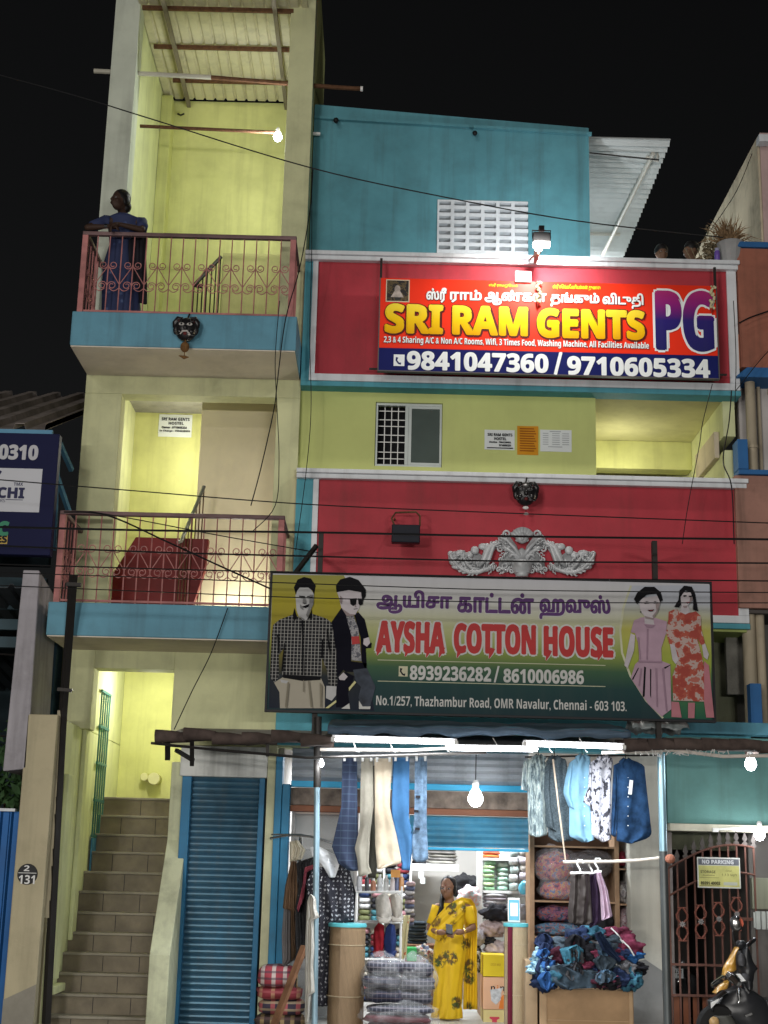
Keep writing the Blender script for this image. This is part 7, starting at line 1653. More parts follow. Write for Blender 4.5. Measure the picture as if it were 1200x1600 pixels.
# ---- shopkeeper in the yellow saree
YW = 16.1
A = lambda x, y, dy=0: at(x, y, YW+dy)
w1 = thing('person', 'woman in yellow saree with dark leaf print standing in the shop with a phone', 'person', (A(703, 1590).x, YW, SFZ))
fz = SFZ+.075
px_ = A(703, 1590).x
J = dict(head=A(700, 1387, -.02), hs=1.06, neck=A(703, 1413), chest=A(705, 1436), pelvis=A(706, 1470), sh=(A(684, 1419), A(730, 1420)), el=(A(671, 1450, -.03), A(739, 1449, -.03)), wr=(A(684, 1457, -.24), A(724, 1456, -.24)), hd=(A(700, 1456, -.31), A(702, 1457, -.31)),
         hip=(A(695, 1480), A(717, 1480)), kn=(Vector((px_-.09, YW-.03, .62)), Vector((px_+.035, YW-.02, .62))), an=(Vector((px_-.09, YW, fz+.03)), Vector((px_+.03, YW, fz+.03))), thumb=(-1, 1))
R3 = body(w1, J, face=Vector((-.34, -.94, 0)).normalized(), bust=1, fat=.88)
YEL = M('saree_yellow', (.66, .42, .012), .7, var=.10, scale=5)
# leaf print
SAR = newmat('saree_print'); m_, nt_, b_ = SAR
p_ = coords(nt_, (1, .15, .85)); v_ = N(nt_, 'ShaderNodeTexVoronoi'); v_.inputs['Scale'].default_value = 5.6
nt_.links.new(mix(nt_, p_, N(nt_, 'ShaderNodeTexNoise', Scale=14.0).outputs['Color'], .05), v_.inputs['Vector'])
f_ = ramp(nt_, v_.outputs['Distance'], [(0, (1, 1, 1)), (.27, (1, 1, 1)), (.36, (0, 0, 0))]); n2_ = ramp(nt_, noisef(nt_, p_, 26, 3), [(.38, (0, 0, 0)), (.48, (1, 1, 1))])
lc = ramp(nt_, noisef(nt_, p_, 11, 2), [(.4, (.05, .085, .02)), (.52, (.10, .05, .02)), (.62, (.20, .12, .01))])
ms_ = N(nt_, 'ShaderNodeMath', operation='MULTIPLY'); nt_.links.new(f_, ms_.inputs[0]); nt_.links.new(n2_, ms_.inputs[1])
c_ = mix(nt_, (.66, .42, .012), lc, ms_.outputs[0]); c_ = mix(nt_, c_, (.42, .22, .005), ramp(nt_, noisef(nt_, coords(nt_, (12, 12, 1.5)), 1.0, 4), [(.5, (0, 0, 0)), (.8, (.5, .5, .5))]))
nt_.links.new(c_, b_.inputs['Base Color']); b_.inputs['Roughness'].default_value = .6; b_.inputs['Specular IOR Level'].default_value = .3
SAR = m_
ax = A(705, 1500).x
garb(w1, 'saree_skirt', interp([(A(706, 1458), .115, .11, .01), (A(704, 1470), .165, .15, .02), (A(703, 1484), .178, .16, .03), (A(700, 1530), .158, .15, .06), (A(698, 1570), .148, .155, .09), (Vector((A(697, 1590).x, YW-.01, SFZ+.02)), .165, .17, .13)], 22), SAR, 72, nf=13, seed=2)
garb(w1, 'blouse', interp([(A(703, 1411), .075, .065, .0), (A(704, 1416), .148, .092, .01), (A(705, 1428), .155, .13, .012), (A(705, 1440), .148, .145, .012), (A(706, 1450), .126, .115, .012), (A(706, 1460), .118, .112, .012)], 14), YEL, 40, nf=5, seed=1)
for k in (0, 1):
    s_, e_ = J['sh'][k], J['el'][k]
    MB().tube([s_+Vector((0, 0, .02)), s_.lerp(e_, .2), s_.lerp(e_, .5), s_.lerp(e_, .82)], [.066, .064, .058, .052], 14).build('sleeve', YEL, w1, smooth=True)
# pallu: across the chest, over the viewer's right shoulder, hanging at the side
path = [A(676, 1466, -.13), A(686, 1448, -.165), A(702, 1432, -.165), A(718, 1417, -.12), A(727, 1410, -.01), A(734, 1420, .09), A(736, 1450, .10), A(735, 1490, .10), A(735, 1530, .10), A(735, 1577, .10)]
wid = [.075, .09, .10, .085, .07, .085, .09, .095, .10, .105]
def pallu(u, v):
    t = v*(len(path)-1); k = min(int(t), len(path)-2); f = t-k
    p = path[k].lerp(path[k+1], f); w = wid[k]+(wid[k+1]-wid[k])*f
    d = (path[k+1]-path[k]).normalized(); sd_ = d.cross(Vector((0, 1, 0))).normalized()
    hang = max(0, min(1, (v-.45)*4)); fo = .022*math.sin(u*16+v*3)*(.35+.65*hang)
    return p+sd_*(u-.5)*w*2*(1-.25*hang)+Vector((0, fo-.01*math.sin(u*PI), 0))
MB().sheet(pallu, 22, 46, .012).build('saree_pallu', SAR, w1, smooth=True)
mb = MB(); h = J['head']; V = Vector
mb.ball(h+R3 @ V((0, .028, .035)), (.088, .100, .098), 20, 12, R3); mb.ball(h+R3 @ V((0, .095, -.03)), (.05, .05, .05), 12, 8)
mb.tube([h+R3 @ V((.05, .04, -.05)), h+R3 @ V((.07, .0, -.14)), A(690, 1418, -.13), A(683, 1432, -.16)], [.04, .026, .024, .010], 10)
for w in (-1, 1): mb.ball(h+R3 @ V((w*.072, .02, -.01)), (.018, .05, .06), 10, 7, R3)
mb.build('hair', HAIR, w1, smooth=True)
mb = MB(); mb.ball(h+R3 @ V((0, -.092, .022)), .006, 8, 6); mb.build('forehead_dot', M('dot_red', (.25, .02, .02), .5), w1)
mb = MB()
for k in (0, 1):
    w_ = J['wr'][k]; d = (J['hd'][k]-w_).normalized(); mb.tube([w_-d*.02, w_+d*.0], .030, 14)
mb.build('bangles', M('gold', (.6, .38, .08), .3, .8), w1)
o = MB().obox(A(702, 1452, -.36), (.075, .012, .15), Matrix.Rotation(-.9, 3, 'X') @ Matrix.Rotation(.2, 3, 'Z')).build('mobile_phone', BLACKP, None, label='black mobile phone held in both hands by the woman in the yellow saree', cat='phone', bevel=.004)
# ---- woman leaning on the upper balcony
YB2 = 15.0
B = lambda x, y, dy=0: at(x, y, YB2+dy)
w2 = thing('person', 'woman in dark blue printed dress leaning on the upper balcony railing', 'person', (B(190, 480).x, YB2, s2t))
bx_ = B(190, 480).x
DK = M('silhouette_skin', (.05, .028, .02), .6, var=.05, spec=.2)  # skin darkened in colour, as is her dress, to read as a silhouette
rz = ZZ(290, 362, BL)+.035
J2 = dict(head=B(187, 313, -.22), hs=1.1, neck=B(193, 335, -.12), chest=B(195, 362, -.02), pelvis=B(192, 405, .08), sh=(B(165, 347, -.14), B(222, 350, -.10)), el=(Vector((B(146, 355).x, BL+.05, rz+.01)), Vector((B(229, 358).x, BL+.10, rz+.02))), wr=(Vector((B(178, 353).x, BL+.02, rz+.015)), Vector((B(194, 355).x, BL+.0, rz+.04))), hd=(Vector((B(200, 353).x, BL-.02, rz+.0)), Vector((B(180, 358).x, BL-.08, rz-.05))),
          hip=(B(180, 412, .08), B(204, 412, .08)), kn=(Vector((bx_-.08, YB2+.05, s2t+.48)), Vector((bx_+.08, YB2+.08, s2t+.48))), an=(Vector((bx_-.08, YB2+.05, s2t+.09)), Vector((bx_+.08, YB2+.1, s2t+.09))), thumb=(-1, 1))
R2 = body(w2, J2, mat=DK, face=Vector((-.62, -.78, 0)).normalized(), bust=1)
BLU = PATTERN('blue_flower_print', (.02, .03, .09), [(0, (.07, .10, .20)), (.13, (.03, .05, .14)), (.22, (.008, .012, .045))], 9, .22)
garb(w2, 'dress', interp([(B(192, 336, -.12), .09, .07, .0), (B(193, 342, -.11), .19, .11, .01), (B(195, 360, -.03), .19, .15, .015), (B(193, 385, .04), .16, .135, .02), (B(190, 412, .08), .20, .165, .03), (B(189, 440, .08), .205, .17, .05), (Vector((bx_, YB2+.08, s2t+.04)), .22, .19, .07)], 20), BLU, 56, nf=9, seed=4)
for k in (0, 1): s_, e_ = J2['sh'][k], J2['el'][k]; MB().tube([s_*.75+J2['neck']*.25+Vector((0, 0, -.02)), s_+Vector((0, 0, .01)), s_.lerp(e_, .3), s_.lerp(e_, .75)], [.07, .072, .068, .058], 12).build('sleeve', BLU, w2, smooth=True)
def dup_(u, v):
    p = B(216, 343, -.05).lerp(B(216, 474, .02), v); return p+Vector(((u-.5)*.20, .02*math.sin(u*14+v*2)-.10*math.sin(PI*min(1, v*1.3))*.8, 0))
MB().sheet(dup_, 14, 30, .012).build('shawl', M('dark_shawl', (.014, .013, .018), .8, var=.4), w2, smooth=True)
mb = MB(); h = J2['head']; mb.ball(h+R2 @ V((0, .03, .036)), (.098, .108, .105), 18, 12, R2); mb.ball(h+R2 @ V((0, .085, -.05)), (.075, .06, .075), 12, 8)
for w in (-1, 1): mb.ball(h+R2 @ V((w*.080, .035, -.01)), (.02, .055, .065), 10, 7, R2)
mb.build('hair', HAIR, w2, smooth=True)
MB().ball(h+R2 @ V((.080, .0, -.045)), .009, 8, 6).build('earring', M('gold', (.6, .38, .08)), w2)
mb = MB(); w_ = J2['wr'][0]; d = (J2['hd'][0]-w_).normalized(); mb.tube([w_-d*.03, w_+d*.01], .030, 12); mb.build('bangles', CHROME, w2)
# ---- two men sitting on the roof behind the upper parapet
def sitter(px, py, Y, face, shirt, label, hs=1.0):
    h = at(px, py, Y); zf_ = ub1-.2
    w = thing('person', label, 'person', (h.x, Y, zf_)); f = Vector(face).normalized(); s = Vector((0, 0, 1)).cross(-f)
    n_ = h+Vector((0, 0, -.17)); pv = Vector((h.x, Y+.03, zf_+.14)); ch = n_.lerp(pv, .42)
    J = dict(head=h, hs=hs, neck=n_, chest=ch, pelvis=pv, sh=(n_-s*.19+V((0, 0, -.05)), n_+s*.19+V((0, 0, -.05))), el=(ch-s*.26+V((0, 0, -.1)), ch+s*.26+V((0, 0, -.1))), wr=(pv-s*.12+f*.22+V((0, 0, .06)), pv+s*.12+f*.22+V((0, 0, .06))), hd=(pv-s*.05+f*.30, pv+s*.05+f*.30),
             hip=(pv-s*.1, pv+s*.1), kn=(pv-s*.33+f*.28+V((0, 0, .02)), pv+s*.33+f*.28+V((0, 0, .02))), an=(pv+s*.10+f*.36+V((0, 0, -.03)), pv-s*.10+f*.40+V((0, 0, -.03))))
    R = body(w, J, mat=M('tan_skin', (.12, .065, .04), .6, var=.05, spec=.2), face=f, vox=.014)
    garb(w, 'shirt', interp([(n_+V((0, 0, -.01)), .075, .07, 0), (n_+V((0, 0, -.06)), .19, .12, .01), (ch, .18, .14, .015), (pv+V((0, 0, -.02)), .18, .15, .02)], 10), shirt, 30, nf=5)
    mb = MB(); mb.ball(h+R @ V((0, .022, .045)), (.088, .104, .09), 16, 10, R); mb.ball(h+R @ V((0, .02, .07)), (.078, .095, .07), 12, 8, R); mb.build('hair', HAIR, w, smooth=True)
sitter(1034, 396, 16.9, (.1, -1, 0), clothmat('shirt_plain', (.10, .10, .11)), 'man on the roof with only his eyes and dark hair above the white coping')
sitter(1079, 392, 16.6, (-.9, -.35, 0), clothmat('shirt_light', (.4, .4, .42)), 'man in side view on the roof beside the dry potted plant')

# ================================================================ things on the roof edge
p = at(1121, 412, 15.42); zc_ = ub1+.001
o = thing('water_bottle', 'purple water bottle standing on the right end of the white coping', 'bottle', (p.x, p.y, zc_))
MB().lathe([(.03, 0), (.034, .01), (.034, .10), (.028, .12)], (p.x, p.y, zc_), 14).build('bottle_body', M('bottle_purple', (.16, .09, .40), .25), o, smooth='auto')
MB().lathe([(.026, .121), (.026, .155), (.004, .155)], (p.x, p.y, zc_), 12).build('bottle_cap', M('cap_lilac', (.35, .35, .5), .4), o)
pt = thing('potted_plant', 'dry spiky plant in a broken grey pot at the right end of the roof edge', 'plant', (XX(1140, 408, 15.6), 15.6, zc_))
x_ = XX(1139, 395, 15.6); MB().lathe([(.09, 0), (.12, .05), (.15, .22), (.165, .26), (.15, .27), (.13, .25)], (x_, 15.52, zc_), 14).build('pot', M('cement_pot', (.36, .36, .36), .9, var=.3, grime=.5, bump=.4), pt)
random.seed(9); mb = MB()
top = Vector((x_, 15.52, zc_+.25))
for i in range(170):
    a = random.uniform(0, 2*PI); t = random.uniform(.15, 1.35); L = random.uniform(.2, .46); d = V((math.cos(a)*math.sin(t), math.sin(a)*math.sin(t)*.8, math.cos(t)))
    b = top+V((random.uniform(-.07, .05), random.uniform(-.05, .05), 0)); s = d.cross(V((0, 1, .2))).normalized()*.008; e = b+d*L+V((0, 0, -.10*t*L*3))
    m2 = b+d*L*.55+V((0, 0, .01)); mb.add([b-s, b+s, m2+s*.8, m2-s*.8, e], [(0, 1, 2, 3), (3, 2, 4)])
mb.build('foliage', M('dry_leaf', (.22, .14, .075), .8, var=.5, scale=20), pt, fix=False)
mb = MB()
for i in range(420):
    b = V((XX(1112, 395, 15.8)+random.gauss(0, .075), 15.7+random.gauss(0, .08), zc_+.1+abs(random.gauss(.0, .19)))); s = .014+.012*random.random(); q = Matrix.Rotation(random.random()*6, 3, V((random.random()-.5, random.random()-.5, random.random()-.5)).normalized())
    mb.add([b+q @ V(v) for v in ((-s, 0, 0), (0, 0, -s), (s, 0, 0), (0, .006, s))], [(0, 1, 2, 3)])
for i in range(7): b = V((XX(1103, 400, 15.8)+.03*i-.1, 15.8, zc_)); mb.tube([b, b+V((.03*(i-3), 0, .2)), b+V((.05*(i-3), .02, .34))], .005, 5)
sp_ = thing('shrub', 'dry small-leaved shrub on the roof edge left of the broken pot', 'plant', (XX(1103, 395, 15.8), 15.8, zc_)); mb.build('foliage', M('dry_shrub', (.19, .15, .09), .8, var=.5, scale=25), sp_, fix=False)

# ================================================================ no parking board, scooter, motorcycle
YN = 15.28
a = [at(1089, 1339, YN), at(1156, 1340, YN), at(1159, 1386, YN), at(1091, 1387, YN)]
nx0, nx1, nz0, nz1 = a[0].x, a[1].x, a[3].z, a[0].z
o = BX('no_parking_board', M('board_white', (.58, .60, .56), .4, var=.05), None, nx0, nx1, YN, YN+.012, nz0, nz1, .002, label='small white and yellow no parking board tied to the iron gate', cat='sign')
W_, H_ = nx1-nx0, nz1-nz0
mb = MB(); mb.box(nx0+.012, nx1-.012, YN-.0025, YN-.0005, nz1-H_*.25, nz1-.014); mb.build('grey_band', M('band_grey', (.13, .14, .16), .4), o)
mb = MB(); mb.box(nx0+.012, nx1-.012, YN-.0025, YN-.0005, nz0+.014, nz1-H_*.27); yb_ = mb.build('yellow_ground', M('ground_yellow', (.46, .45, .16), .5, var=.25, scale=6), o)
F = Frame(YN, (0, 0, 0)); mb = MB(); F.put(mb, bold('NO PARKING'), (nx0+.05, nx1-.07, nz1-H_*.21, nz1-H_*.085), .003, .0015); mb.build('heading', M('head_white', (.6, .62, .64), .5), o)
mb = MB()
F.put(mb, bold('STORAGE'), (nx0+W_*.07, nx0+W_*.42, nz0+H_*.48, nz0+H_*.57), .003); F.put(mb, sans('Available'), (nx0+W_*.12, nx0+W_*.40, nz0+H_*.39, nz0+H_*.44), .003); F.put(mb, sans('1,13 sqft'), (nx0+W_*.56, nx0+W_*.92, nz0+H_*.38, nz0+H_*.48), .003); F.put(mb, sans('Contact'), (nx0+W_*.66, nx0+W_*.8, nz0+H_*.54, nz0+H_*.6), .003)
F.put(mb, bold('89391 40002'), (nx0+W_*.07, nx0+W_*.52, nz0+H_*.11, nz0+H_*.21), .003, .001)
for f in (.33, .07): mb.box(nx0+W_*.05, nx0+W_*.5, YN-.004, YN-.003, nz0+H_*f, nz0+H_*f+.003)
mb.build('small_print', M('print_dark', (.06, .06, .03), .6), o)
mb = MB(); mb.box(nx0+W_*.6, nx0+W_*.92, YN-.0045, YN-.003, nz0+H_*.10, nz0+H_*.2); mb.build('pale_strip', M('strip_pale', (.4, .42, .36), .5), o)
# scooter
cS = crop(1080, 1440, 10.0)
YS = 14.3
def q(x, y, dy=0): return at(1080+x/10, 1440+y/10, YS+dy)
sc = thing('scooter', 'yellow and black scooter parked before the iron gate at lower right', 'scooter', (q(1000, 1600).x, YS, .12))
SYL = M('scooter_yellow', (.52, .27, .035), .3, var=.08, grime=.15, coat=.5); SBK = M('scooter_black', (.022, .023, .026), .35, var=.3); SGR = M('scooter_grey', (.07, .07, .075), .5, var=.2)
def panel(name, poly, dy, th, mat, par=sc, amp=.0, nv=20): return cloth_mb(cS(*poly), YS+dy, th=th, folds=1, amp=amp, nu=14, nv=nv).build(name, mat, par, smooth=True)
ap = panel('front_apron', ((700, 390), (740, 395), (690, 520), (695, 650), (710, 760), (580, 800), (490, 840), (488, 740), (520, 670), (590, 570), (640, 480)), -.03, .16, SYL)
panel('front_apron_lower', ((480, 950), (590, 915), (585, 980), (560, 1050), (470, 1060), (350, 1115), (390, 1040)), -.06, .16, SYL)
panel('leg_shield', ((760, 420), (850, 370), (900, 430), (940, 560), (980, 650), (1050, 740), (990, 780), (970, 900), (940, 1050), (830, 1080), (740, 900), (710, 700), (700, 560)), .05, .22, SBK)
panel('glove_box', ((720, 520), (770, 480), (830, 520), (850, 640), (830, 700), (740, 690), (715, 600)), -.09, .08, SGR)
mb = MB(); mb.tube([q(560, 800, -.2), q(640, 880, -.22), q(740, 960, -.2)], [.022, .05, .03], 12, flat=.6); mb.tube([q(740, 960, -.2), q(800, 940, -.1)], [.03, .02], 10); mb.build('head_lamp_trim', CHROME, sc, smooth='auto')
mb = MB(); mb.tube([q(600, 850, -.235), q(720, 960, -.235)], [.03, .022], 12); mb.build('turn_lamp', M('lamp_dark', (.04, .03, .025), .15), sc, smooth='auto')
mb = MB(); mb.prism([(v.x, v.z) for v in (q(640, 805), q(700, 795), q(790, 905), q(740, 915))], YS-.16, YS-.13); mb.build('white_flash', WHITEP, sc)
mb = MB(); mb.tube([q(320, 985, -.25), q(400, 925, -.22), q(500, 865, -.15)], [.014, .016, .02], 8); mb.build('brake_lever', CHROME, sc)
mb = MB(); mb.tube([q(330, 1000, -.23), q(470, 920, -.15)], .022, 10); mb.build('handle_grip', SBK, sc, smooth='auto')
mb = MB(); mb.tube([q(860, 385, .08), q(990, 275, .2)], [.022, .02], 10); mb.build('handle_grip', SBK, sc); mb = MB(); mb.tube([q(850, 395, .04), q(960, 275, .14)], [.008, .01], 6); mb.build('brake_lever', CHROME, sc)
mb = MB(); mb.tube([q(700, 410, .0), q(760, 370, .02), q(820, 355, .04)], [.03, .05, .04], 12); mb.ball(q(780, 360, -.03), (.025, .02, .015), 10, 6); mb.build('handlebar_cover', SBK, sc, smooth='auto')
mb = MB(); mb.tube([q(700, 370, -.02), q(665, 300, -.04), q(645, 160, -.05), q(650, 110, -.05)], .008, 8); mi = mb.build('mirror_stalk', SBK, sc)
c = q(700, 30, -.05); mb = MB(); mb.ball(c, (.062, .025, .078), 18, 10); mb.build('mirror_shell', SBK, mi, smooth=True); mb = MB(); mb.ball(c+V((.006, -.010, 0)), (.050, .018, .064), 16, 10); mb.build('mirror_glass', CHROME, mi, smooth=True)
mb = MB(); mb.prism([(v.x, v.z) for v in (q(735, -60), q(770, -30), q(790, 30), q(770, 80), q(755, 10))], YS-.082, YS-.07); mb.build('mirror_reflection', M('reflection_orange', (.6, .12, .06), .3), mi)  # orange reflection in the mirror, put in as a coloured piece
panel('front_fender', ((260, 1230), (390, 1170), (520, 1080), (560, 1090), (450, 1180), (360, 1260), (310, 1400), (290, 1380)), -.02, .18, SBK)
mb = MB(); mb.prism([(v.x, v.z) for v in (q(262, 1250), q(392, 1185), q(370, 1225), q(268, 1335))], YS-.125, YS-.11); mb.build('white_stripe', WHITEP, sc)
panel('under_panel', ((520, 1080), (700, 1010), (950, 1060), (1200, 1240), (1400, 1500), (1400, 1700), (700, 1700), (480, 1560), (330, 1470), (300, 1400), (380, 1260)), .08, .3, SBK)
panel('foot_board', ((330, 1470), (620, 1460), (700, 1600), (690, 1750), (420, 1750), (400, 1560)), -.06, .14, M('foot_grey', (.10, .10, .09), .7, grime=.3))
panel('seat', ((1010, 1230), (1100, 1190), (1500, 1180), (1800, 1260), (1800, 1380), (1200, 1400), (1000, 1330)), .1, .28, SBK)
mb = MB(); mb.tube([q(740, 1040, -.1), q(750, 1150, -.13), q(760, 1230, -.13), q(735, 1270, -.13)], [.012, .02, .012, .008], 8); mb.tube([q(840, 1020, -.06), q(910, 1120, -.08)], [.012, .016], 8); mb.build('bag_hook', CHROME, sc, smooth='auto')
MB().obox(q(900, 1455, -.12), (.07, .02, .025), Matrix.Rotation(-.4, 3, 'Y')).build('foot_peg', CHROME, sc, bevel=.004); MB().ball(q(840, 880, -.10), (.045, .03, .045), 12, 8).build('key_lock', SGR, sc, smooth=True)
for cx_, nm in ((q(430, 1700).x, 'front_wheel'), (q(430, 1700).x+1.15, 'rear_wheel')):
    cz_ = .12+.21; wv = MB(); wv.lathe([(.13, -.045), (.19, -.05), (.212, -.02), (.212, .02), (.19, .05), (.13, .045)], (cx_, YS, cz_), 28, 'Y'); wt = wv.build(nm, M('tyre', (.02, .02, .02), .8), sc, smooth='auto')
    wv = MB(); wv.lathe([(.02, -.05), (.06, -.04), (.13, -.03), (.13, .03), (.06, .04), (.02, .05)], (cx_, YS, cz_), 20, 'Y'); wv.build('rim', SGR, wt, smooth='auto')
mb = MB(); mb.ball(q(360, 1570, -.14), (.05, .03, .05), 10, 7); mb.build('front_lamp', M('lamp_amber', (.55, .35, .15), .3), sc, smooth=True)
# motorcycle behind the gate
YM = 16.3
b = lambda x, y, dy=0: at(x, y, YM+dy)
mc = thing('motorcycle', 'dark motorcycle with white number plate standing behind the iron gate', 'motorcycle', (b(1060, 1590).x, YM, .05))
mb = MB(); a0_, a1_ = b(1044, 1513, -.1), b(1068, 1529, -.1); mb.box(a0_.x, a1_.x, YM-.1, YM-.09, a1_.z, a0_.z); pl_o = mb.build('number_plate', PAPER, mc, bevel=.002)
F = Frame(YM-.1, (0, 0, 0)); mb = MB(); w_ = a1_.x-a0_.x; h_ = a0_.z-a1_.z; F.put(mb, bold('TN22'), (a0_.x+w_*.1, a1_.x-w_*.1, a1_.z+h_*.55, a0_.z-h_*.1), .002); F.put(mb, bold('5'), (a0_.x+w_*.6, a1_.x-w_*.2, a1_.z+h_*.1, a1_.z+h_*.45), .002); mb.build('plate_text', INK, pl_o)
mb = MB(); mb.tube([b(1040, 1502), b(1056, 1507), b(1066, 1503)], .012, 8); mb.ball(b(1066, 1504), (.03, .02, .025), 8, 6); mb.tube([b(1054, 1507), b(1058, 1530), b(1062, 1560), b(1066, 1590)], [.03, .04, .04, .03], 10); mb.build('fork', M('fork_grey', (.30, .30, .31), .3, .7), mc, smooth='auto')
mb = MB(); mb.ball(b(1060, 1534, -.04), (.055, .05, .06), 14, 9); mb.build('head_lamp', CHROME, mc, smooth=True)
wv = MB(); wv.lathe([(.18, -.04), (.27, -.045), (.30, 0), (.27, .045), (.18, .04)], (b(1064, 1580).x, YM+.05, .36), 28, 'X'); wv.build('wheel', M('tyre', (.02, .02, .02)), mc, smooth='auto')
mb = MB(); mb.tube([b(1062, 1535, .1), b(1064, 1530, .5), b(1066, 1535, 1.0), b(1066, 1540, 1.5)], [.08, .13, .11, .06], 12); mb.build('tank_and_seat', SBK, mc, smooth='auto')
mb = MB(); mb.ball(b(1080, 1540, .1), (.07, .1, .13), 12, 8); mb.build('side_bag', M('dark_bag', (.02, .02, .022), .8), mc, smooth=True)
# ================================================================ lamps seen in the photograph
BULB = EM('bulb_glow', (.93, .96, 1), 40)
def bulb(px, py, Y, r, label, power, cord=.0, name='light_bulb', col=(.92, .96, 1), off=(0, -.09, -.04), long=0):
    c = at(px, py, Y); o = thing(name, label, 'bulb', c)
    mb = MB(); mb.lathe([(.004, -r*1.15), (r*.6, -r*.95), (r, -r*.3), (r, r*.25), (r*.7, r*.95), (r*.45, r*1.3)], c, 16); mb.build('globe', BULB, o, smooth=True)
    mb = MB(); mb.lathe([(r*.46, r*1.28), (r*.5, r*2.1), (r*.3, r*2.5), (.004, r*2.5)], c, 14); mb.build('socket', WHITEP, o)
    if cord: mb = MB(); mb.tube([c+Vector((0, 0, r*2.4)), c+Vector((.004, 0, r*2.4+cord))], .006, 6); mb.build('cord', STEEL, o)
    lamp('bulb_light', 'POINT', c+Vector(off), power, col, .04)
    return o
bulb(434, 214, 15.85, .05, 'bright bulb hanging from the rusty pipe at the tower top', 60, off=(-.1, .12, -.09))
bulb(743, 1248, 14.9, .075, 'bright bulb hanging on a cord in the middle of the shop front', 14, cord=.42)
bulb(501, 1193, 14.0, .032, 'small glaring bulb at the left awning pole', 4)
bulb(1173, 1194, 14.0, .055, 'bright bulb under the awning before the teal lintel', 14, off=(0, .12, -.08))
bulb(1187, 1304, 15.2, .055, 'bright bulb before the iron gate under the cream ledge', 5, off=(0, -.09, -.08))
# tube lamps tied under the awning
TUBE = EM('tube_glow', (.94, .96, 1), 22)
def tubelamp(a, b, label, power):
    a, b = Vector(a), Vector(b); c = (a+b)/2; o = thing('tube_lamp', label, 'tube lamp', c); d = (b-a).normalized()
    MB().tube([a+d*.03, b-d*.03], .016, 12).build('tube', TUBE, o, smooth='auto')
    MB().tube([a-d*.01, a+d*.03], .022, 12).build('end_cap', WHITEP, o); MB().tube([b-d*.03, b+d*.01], .022, 12).build('end_cap', WHITEP, o)
    mb = MB(); mb.bar(a+Vector((0, .025, .03)), b+Vector((0, .025, .03)), .03, .022); mb.build('batten', M('batten_grey', (.8, .8, .82), .5), o)
    l = lamp('tube_light', 'AREA', c+Vector((0, 0, -.03)), power, (.90, .95, 1), (b-a).length*.95, target=c+Vector((0, .05, -2)), size_y=.04)
    return o
tubelamp(at(519, 1155, 13.48), at(714, 1161, 13.48), 'lit tube lamp under the awning above the hanging trousers', 46)
tubelamp(at(700, 1170, 13.5), at(838, 1172, 13.5), 'lit tube lamp under the awning tied a little lower in the middle', 38)
tubelamp(at(818, 1163, 13.48), at(976, 1168, 13.48), 'lit tube lamp under the awning above the hanging shirts', 46)
# shop room lamps (tubes on the ceiling, out of sight behind the rolled shutter)
for x, lab in ((-.1, 'ceiling tube lamp inside the shop, left half of the room'), (1.4, 'ceiling tube lamp inside the shop, right half of the room')):
    tubelamp((x-.5, 17.1, 2.98), (x+.5, 17.1, 2.98), lab, 74)
# stairwell lamps of the tower
lamp('stairwell_lamp', 'POINT', (-2.7, 17.0, 4.05-.35), 42, (1, .98, .86), .08)
lamp('stairwell_lamp', 'POINT', (-2.35, 16.9, s2b-.55), 34, (1, .97, .84), .08)
lamp('terrace_lamp', 'POINT', (2.9, 20.2, zc-.75), 110, (.95, .98, 1), .08)
lamp('terrace_lamp', 'POINT', (3.1, 17.4, ub1+.35), 22, (.95, .98, 1), .08)  # second light without a fixture, added to brighten canopy and side wall
# flood lamp light
cfl = at(846, 373, 14.85)
lamp('flood_light', 'SPOT', cfl+Vector((-.02, -.40, -.06)), 140, (1, .95, .88), .05, target=cfl+Vector((-.1, .40, -1.1)), spot=150)
lamp('flood_light', 'SPOT', cfl+Vector((0, .1, -.04)), 85, (.95, .98, 1), .05, target=cfl+Vector((0, 1.1, .25)), spot=150)
lamp('corridor_lamp', 'POINT', (2.9, 16.9, ub0-.55), 13, (1, .96, .8), .06)
# light of the street and two added fill lights without fixtures, behind the viewer
lamp('street_light', 'SPOT', (-5.2, -1.8, 7.45), 1000, (1, .94, .87), .2, target=(-1, 15.5, 4), spot=120)
for x in (-5.5, 3.0): lamp('front_fill_light', 'AREA', (x, -4.5, 2.6), 620, (1, .97, .92), 2.4, target=(x*.3, 15, 5), size_y=.3)
lamp('stairwell_lamp', 'POINT', (-1.72, 16.3, s1t+.22), 22, (1, .98, .86), .06)  # added low light standing in for the ground-floor lamp the slab blocks
# ================================================================ cables
def cable(pts, Y, r, label):
    P = [at(x, y, Y if not isinstance(Y, (list, tuple)) else Y[i]) for i, (x, y) in enumerate(pts)]
    # smooth
    out = []
    for i in range(len(P)-1):
        p0, p1, p2, p3 = P[max(i-1, 0)], P[i], P[i+1], P[min(i+2, len(P)-1)]
        for k in range(6):
            t = k/6; out.append(.5*((2*p1)+(p2-p0)*t+(2*p0-5*p1+4*p2-p3)*t*t+(3*p1-p0-3*p2+p3)*t**3))
    out.append(P[-1])
    mb = MB(); mb.tube(out, r*.8, 6); return mb.build('overhead_cable', BLACKP, None, label=label, cat='cable', group='cables across the facade')
cable([(-20, 112), (120, 150), (240, 187), (485, 262), (700, 309), (900, 345), (1130, 371)], 13.2, .008, 'thin overhead cable slanting from upper left down past the blue rooftop wall')
cable([(-20, 748), (200, 766), (480, 788), (800, 802), (1220, 818)], 12.6, .007, 'topmost of the level cables crossing the first floor railing and crimson parapet')
cable([(-20, 823), (250, 829), (500, 832), (800, 838), (1220, 843)], 12.5, .013, 'thickest level cable crossing above the white scroll ornament')
cable([(-20, 852), (250, 863), (480, 869), (800, 877), (1220, 880)], 12.4, .010, 'level cable crossing through the middle of the white scroll ornament')
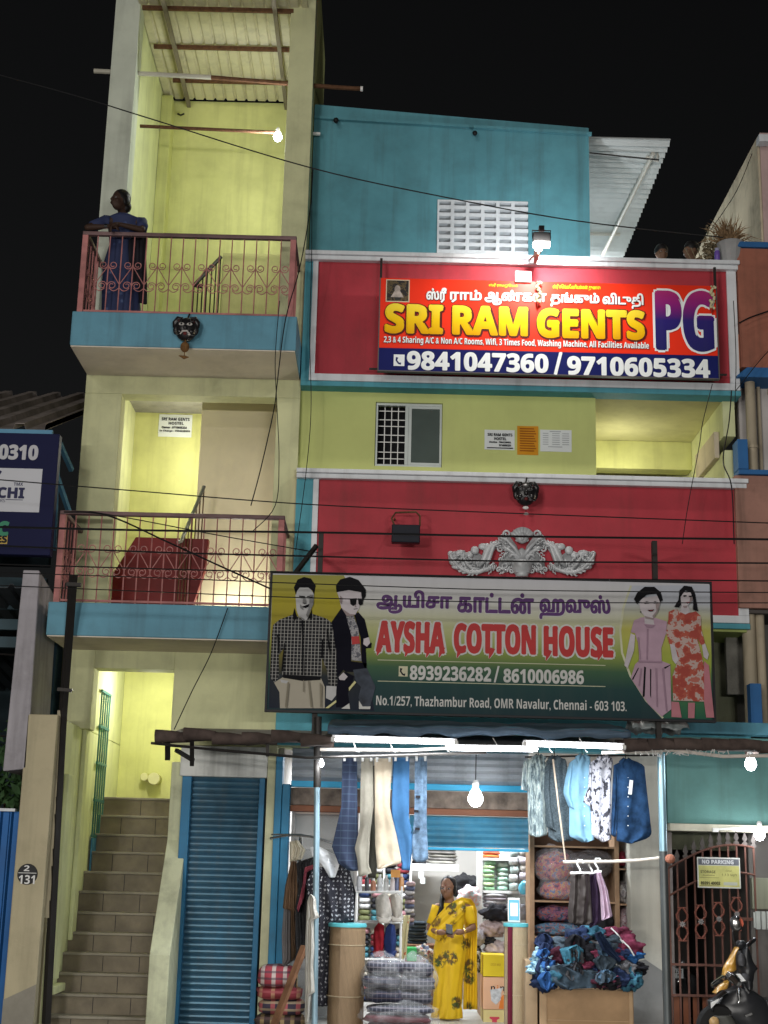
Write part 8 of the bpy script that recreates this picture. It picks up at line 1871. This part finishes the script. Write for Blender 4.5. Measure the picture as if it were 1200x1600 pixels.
cable([(-20, 881), (250, 889), (480, 895), (800, 903), (1220, 908)], 12.3, .008, 'level cable running just along the top edge of the clothing signboard')
cable([(-20, 894), (250, 903), (480, 912), (800, 922), (1220, 926)], 12.2, .006, 'thin cable crossing the hair of the models on the clothing signboard')
cable([(-20, 914), (250, 925), (480, 934), (800, 941), (1220, 942)], 12.1, .006, 'lowest thin cable crossing the faces of the models on the clothing signboard')
cable([(100, 800), (167, 805), (260, 846), (345, 885), (425, 921)], [14.5, 14.45, 14.3, 14.15, 14.05], .012, 'thick cable slanting down from the railing top to the left corner of the clothing signboard')
cable([(140, 799), (220, 813), (350, 838), (500, 864)], [14.5, 14.4, 14.3, 14.2], .007, 'thin cable slanting from the railing to the sign post')
cable([(489, 265), (484, 330), (468, 420), (446, 500), (433, 600), (428, 640), (408, 730), (392, 790)], 14.55, .008, 'loose black cable hanging down over the right side of both balconies')
cable([(437, 470), (430, 560), (433, 640), (436, 720), (430, 790), (395, 830)], 14.5, .006, 'second loose cable bulging down beside the first floor opening')
cable([(487, 270), (487, 400), (484, 520), (486, 640), (478, 740), (462, 860)], 15.2, .006, 'thin cable hanging down along the joint of tower and shop block')
cable([(1113, 600), (1098, 660), (1092, 700), (1075, 790), (1066, 850)], 15.0, .006, 'thin cable hanging down across the open corridor at the right')
cable([(1143, 610), (1139, 660), (1130, 720), (1143, 760), (1147, 850)], 15.1, .009, 'black cable hanging beside the right end of the lower crimson parapet')
cable([(1146, 470), (1150, 560), (1148, 640)], 15.15, .006, 'thin cable down the right edge of the upper parapet')
cable([(356, 950), (330, 1020), (300, 1080), (272, 1140)], 14.6, .007, 'dark cable slanting over the wall above the narrow shutter')
cable([(1175, 240), (1150, 300), (1110, 360)], 15.6, .006, 'thin cable drooping on the stained side wall at upper right')
cable([(1150, 610), (1190, 560), (1220, 530)], 15.15, .007, 'short cable slanting across the terracotta balcony at right')
cable([(1155, 505), (1175, 495), (1220, 480)], 15.15, .012, 'thick dark cable before the terracotta balcony at right')
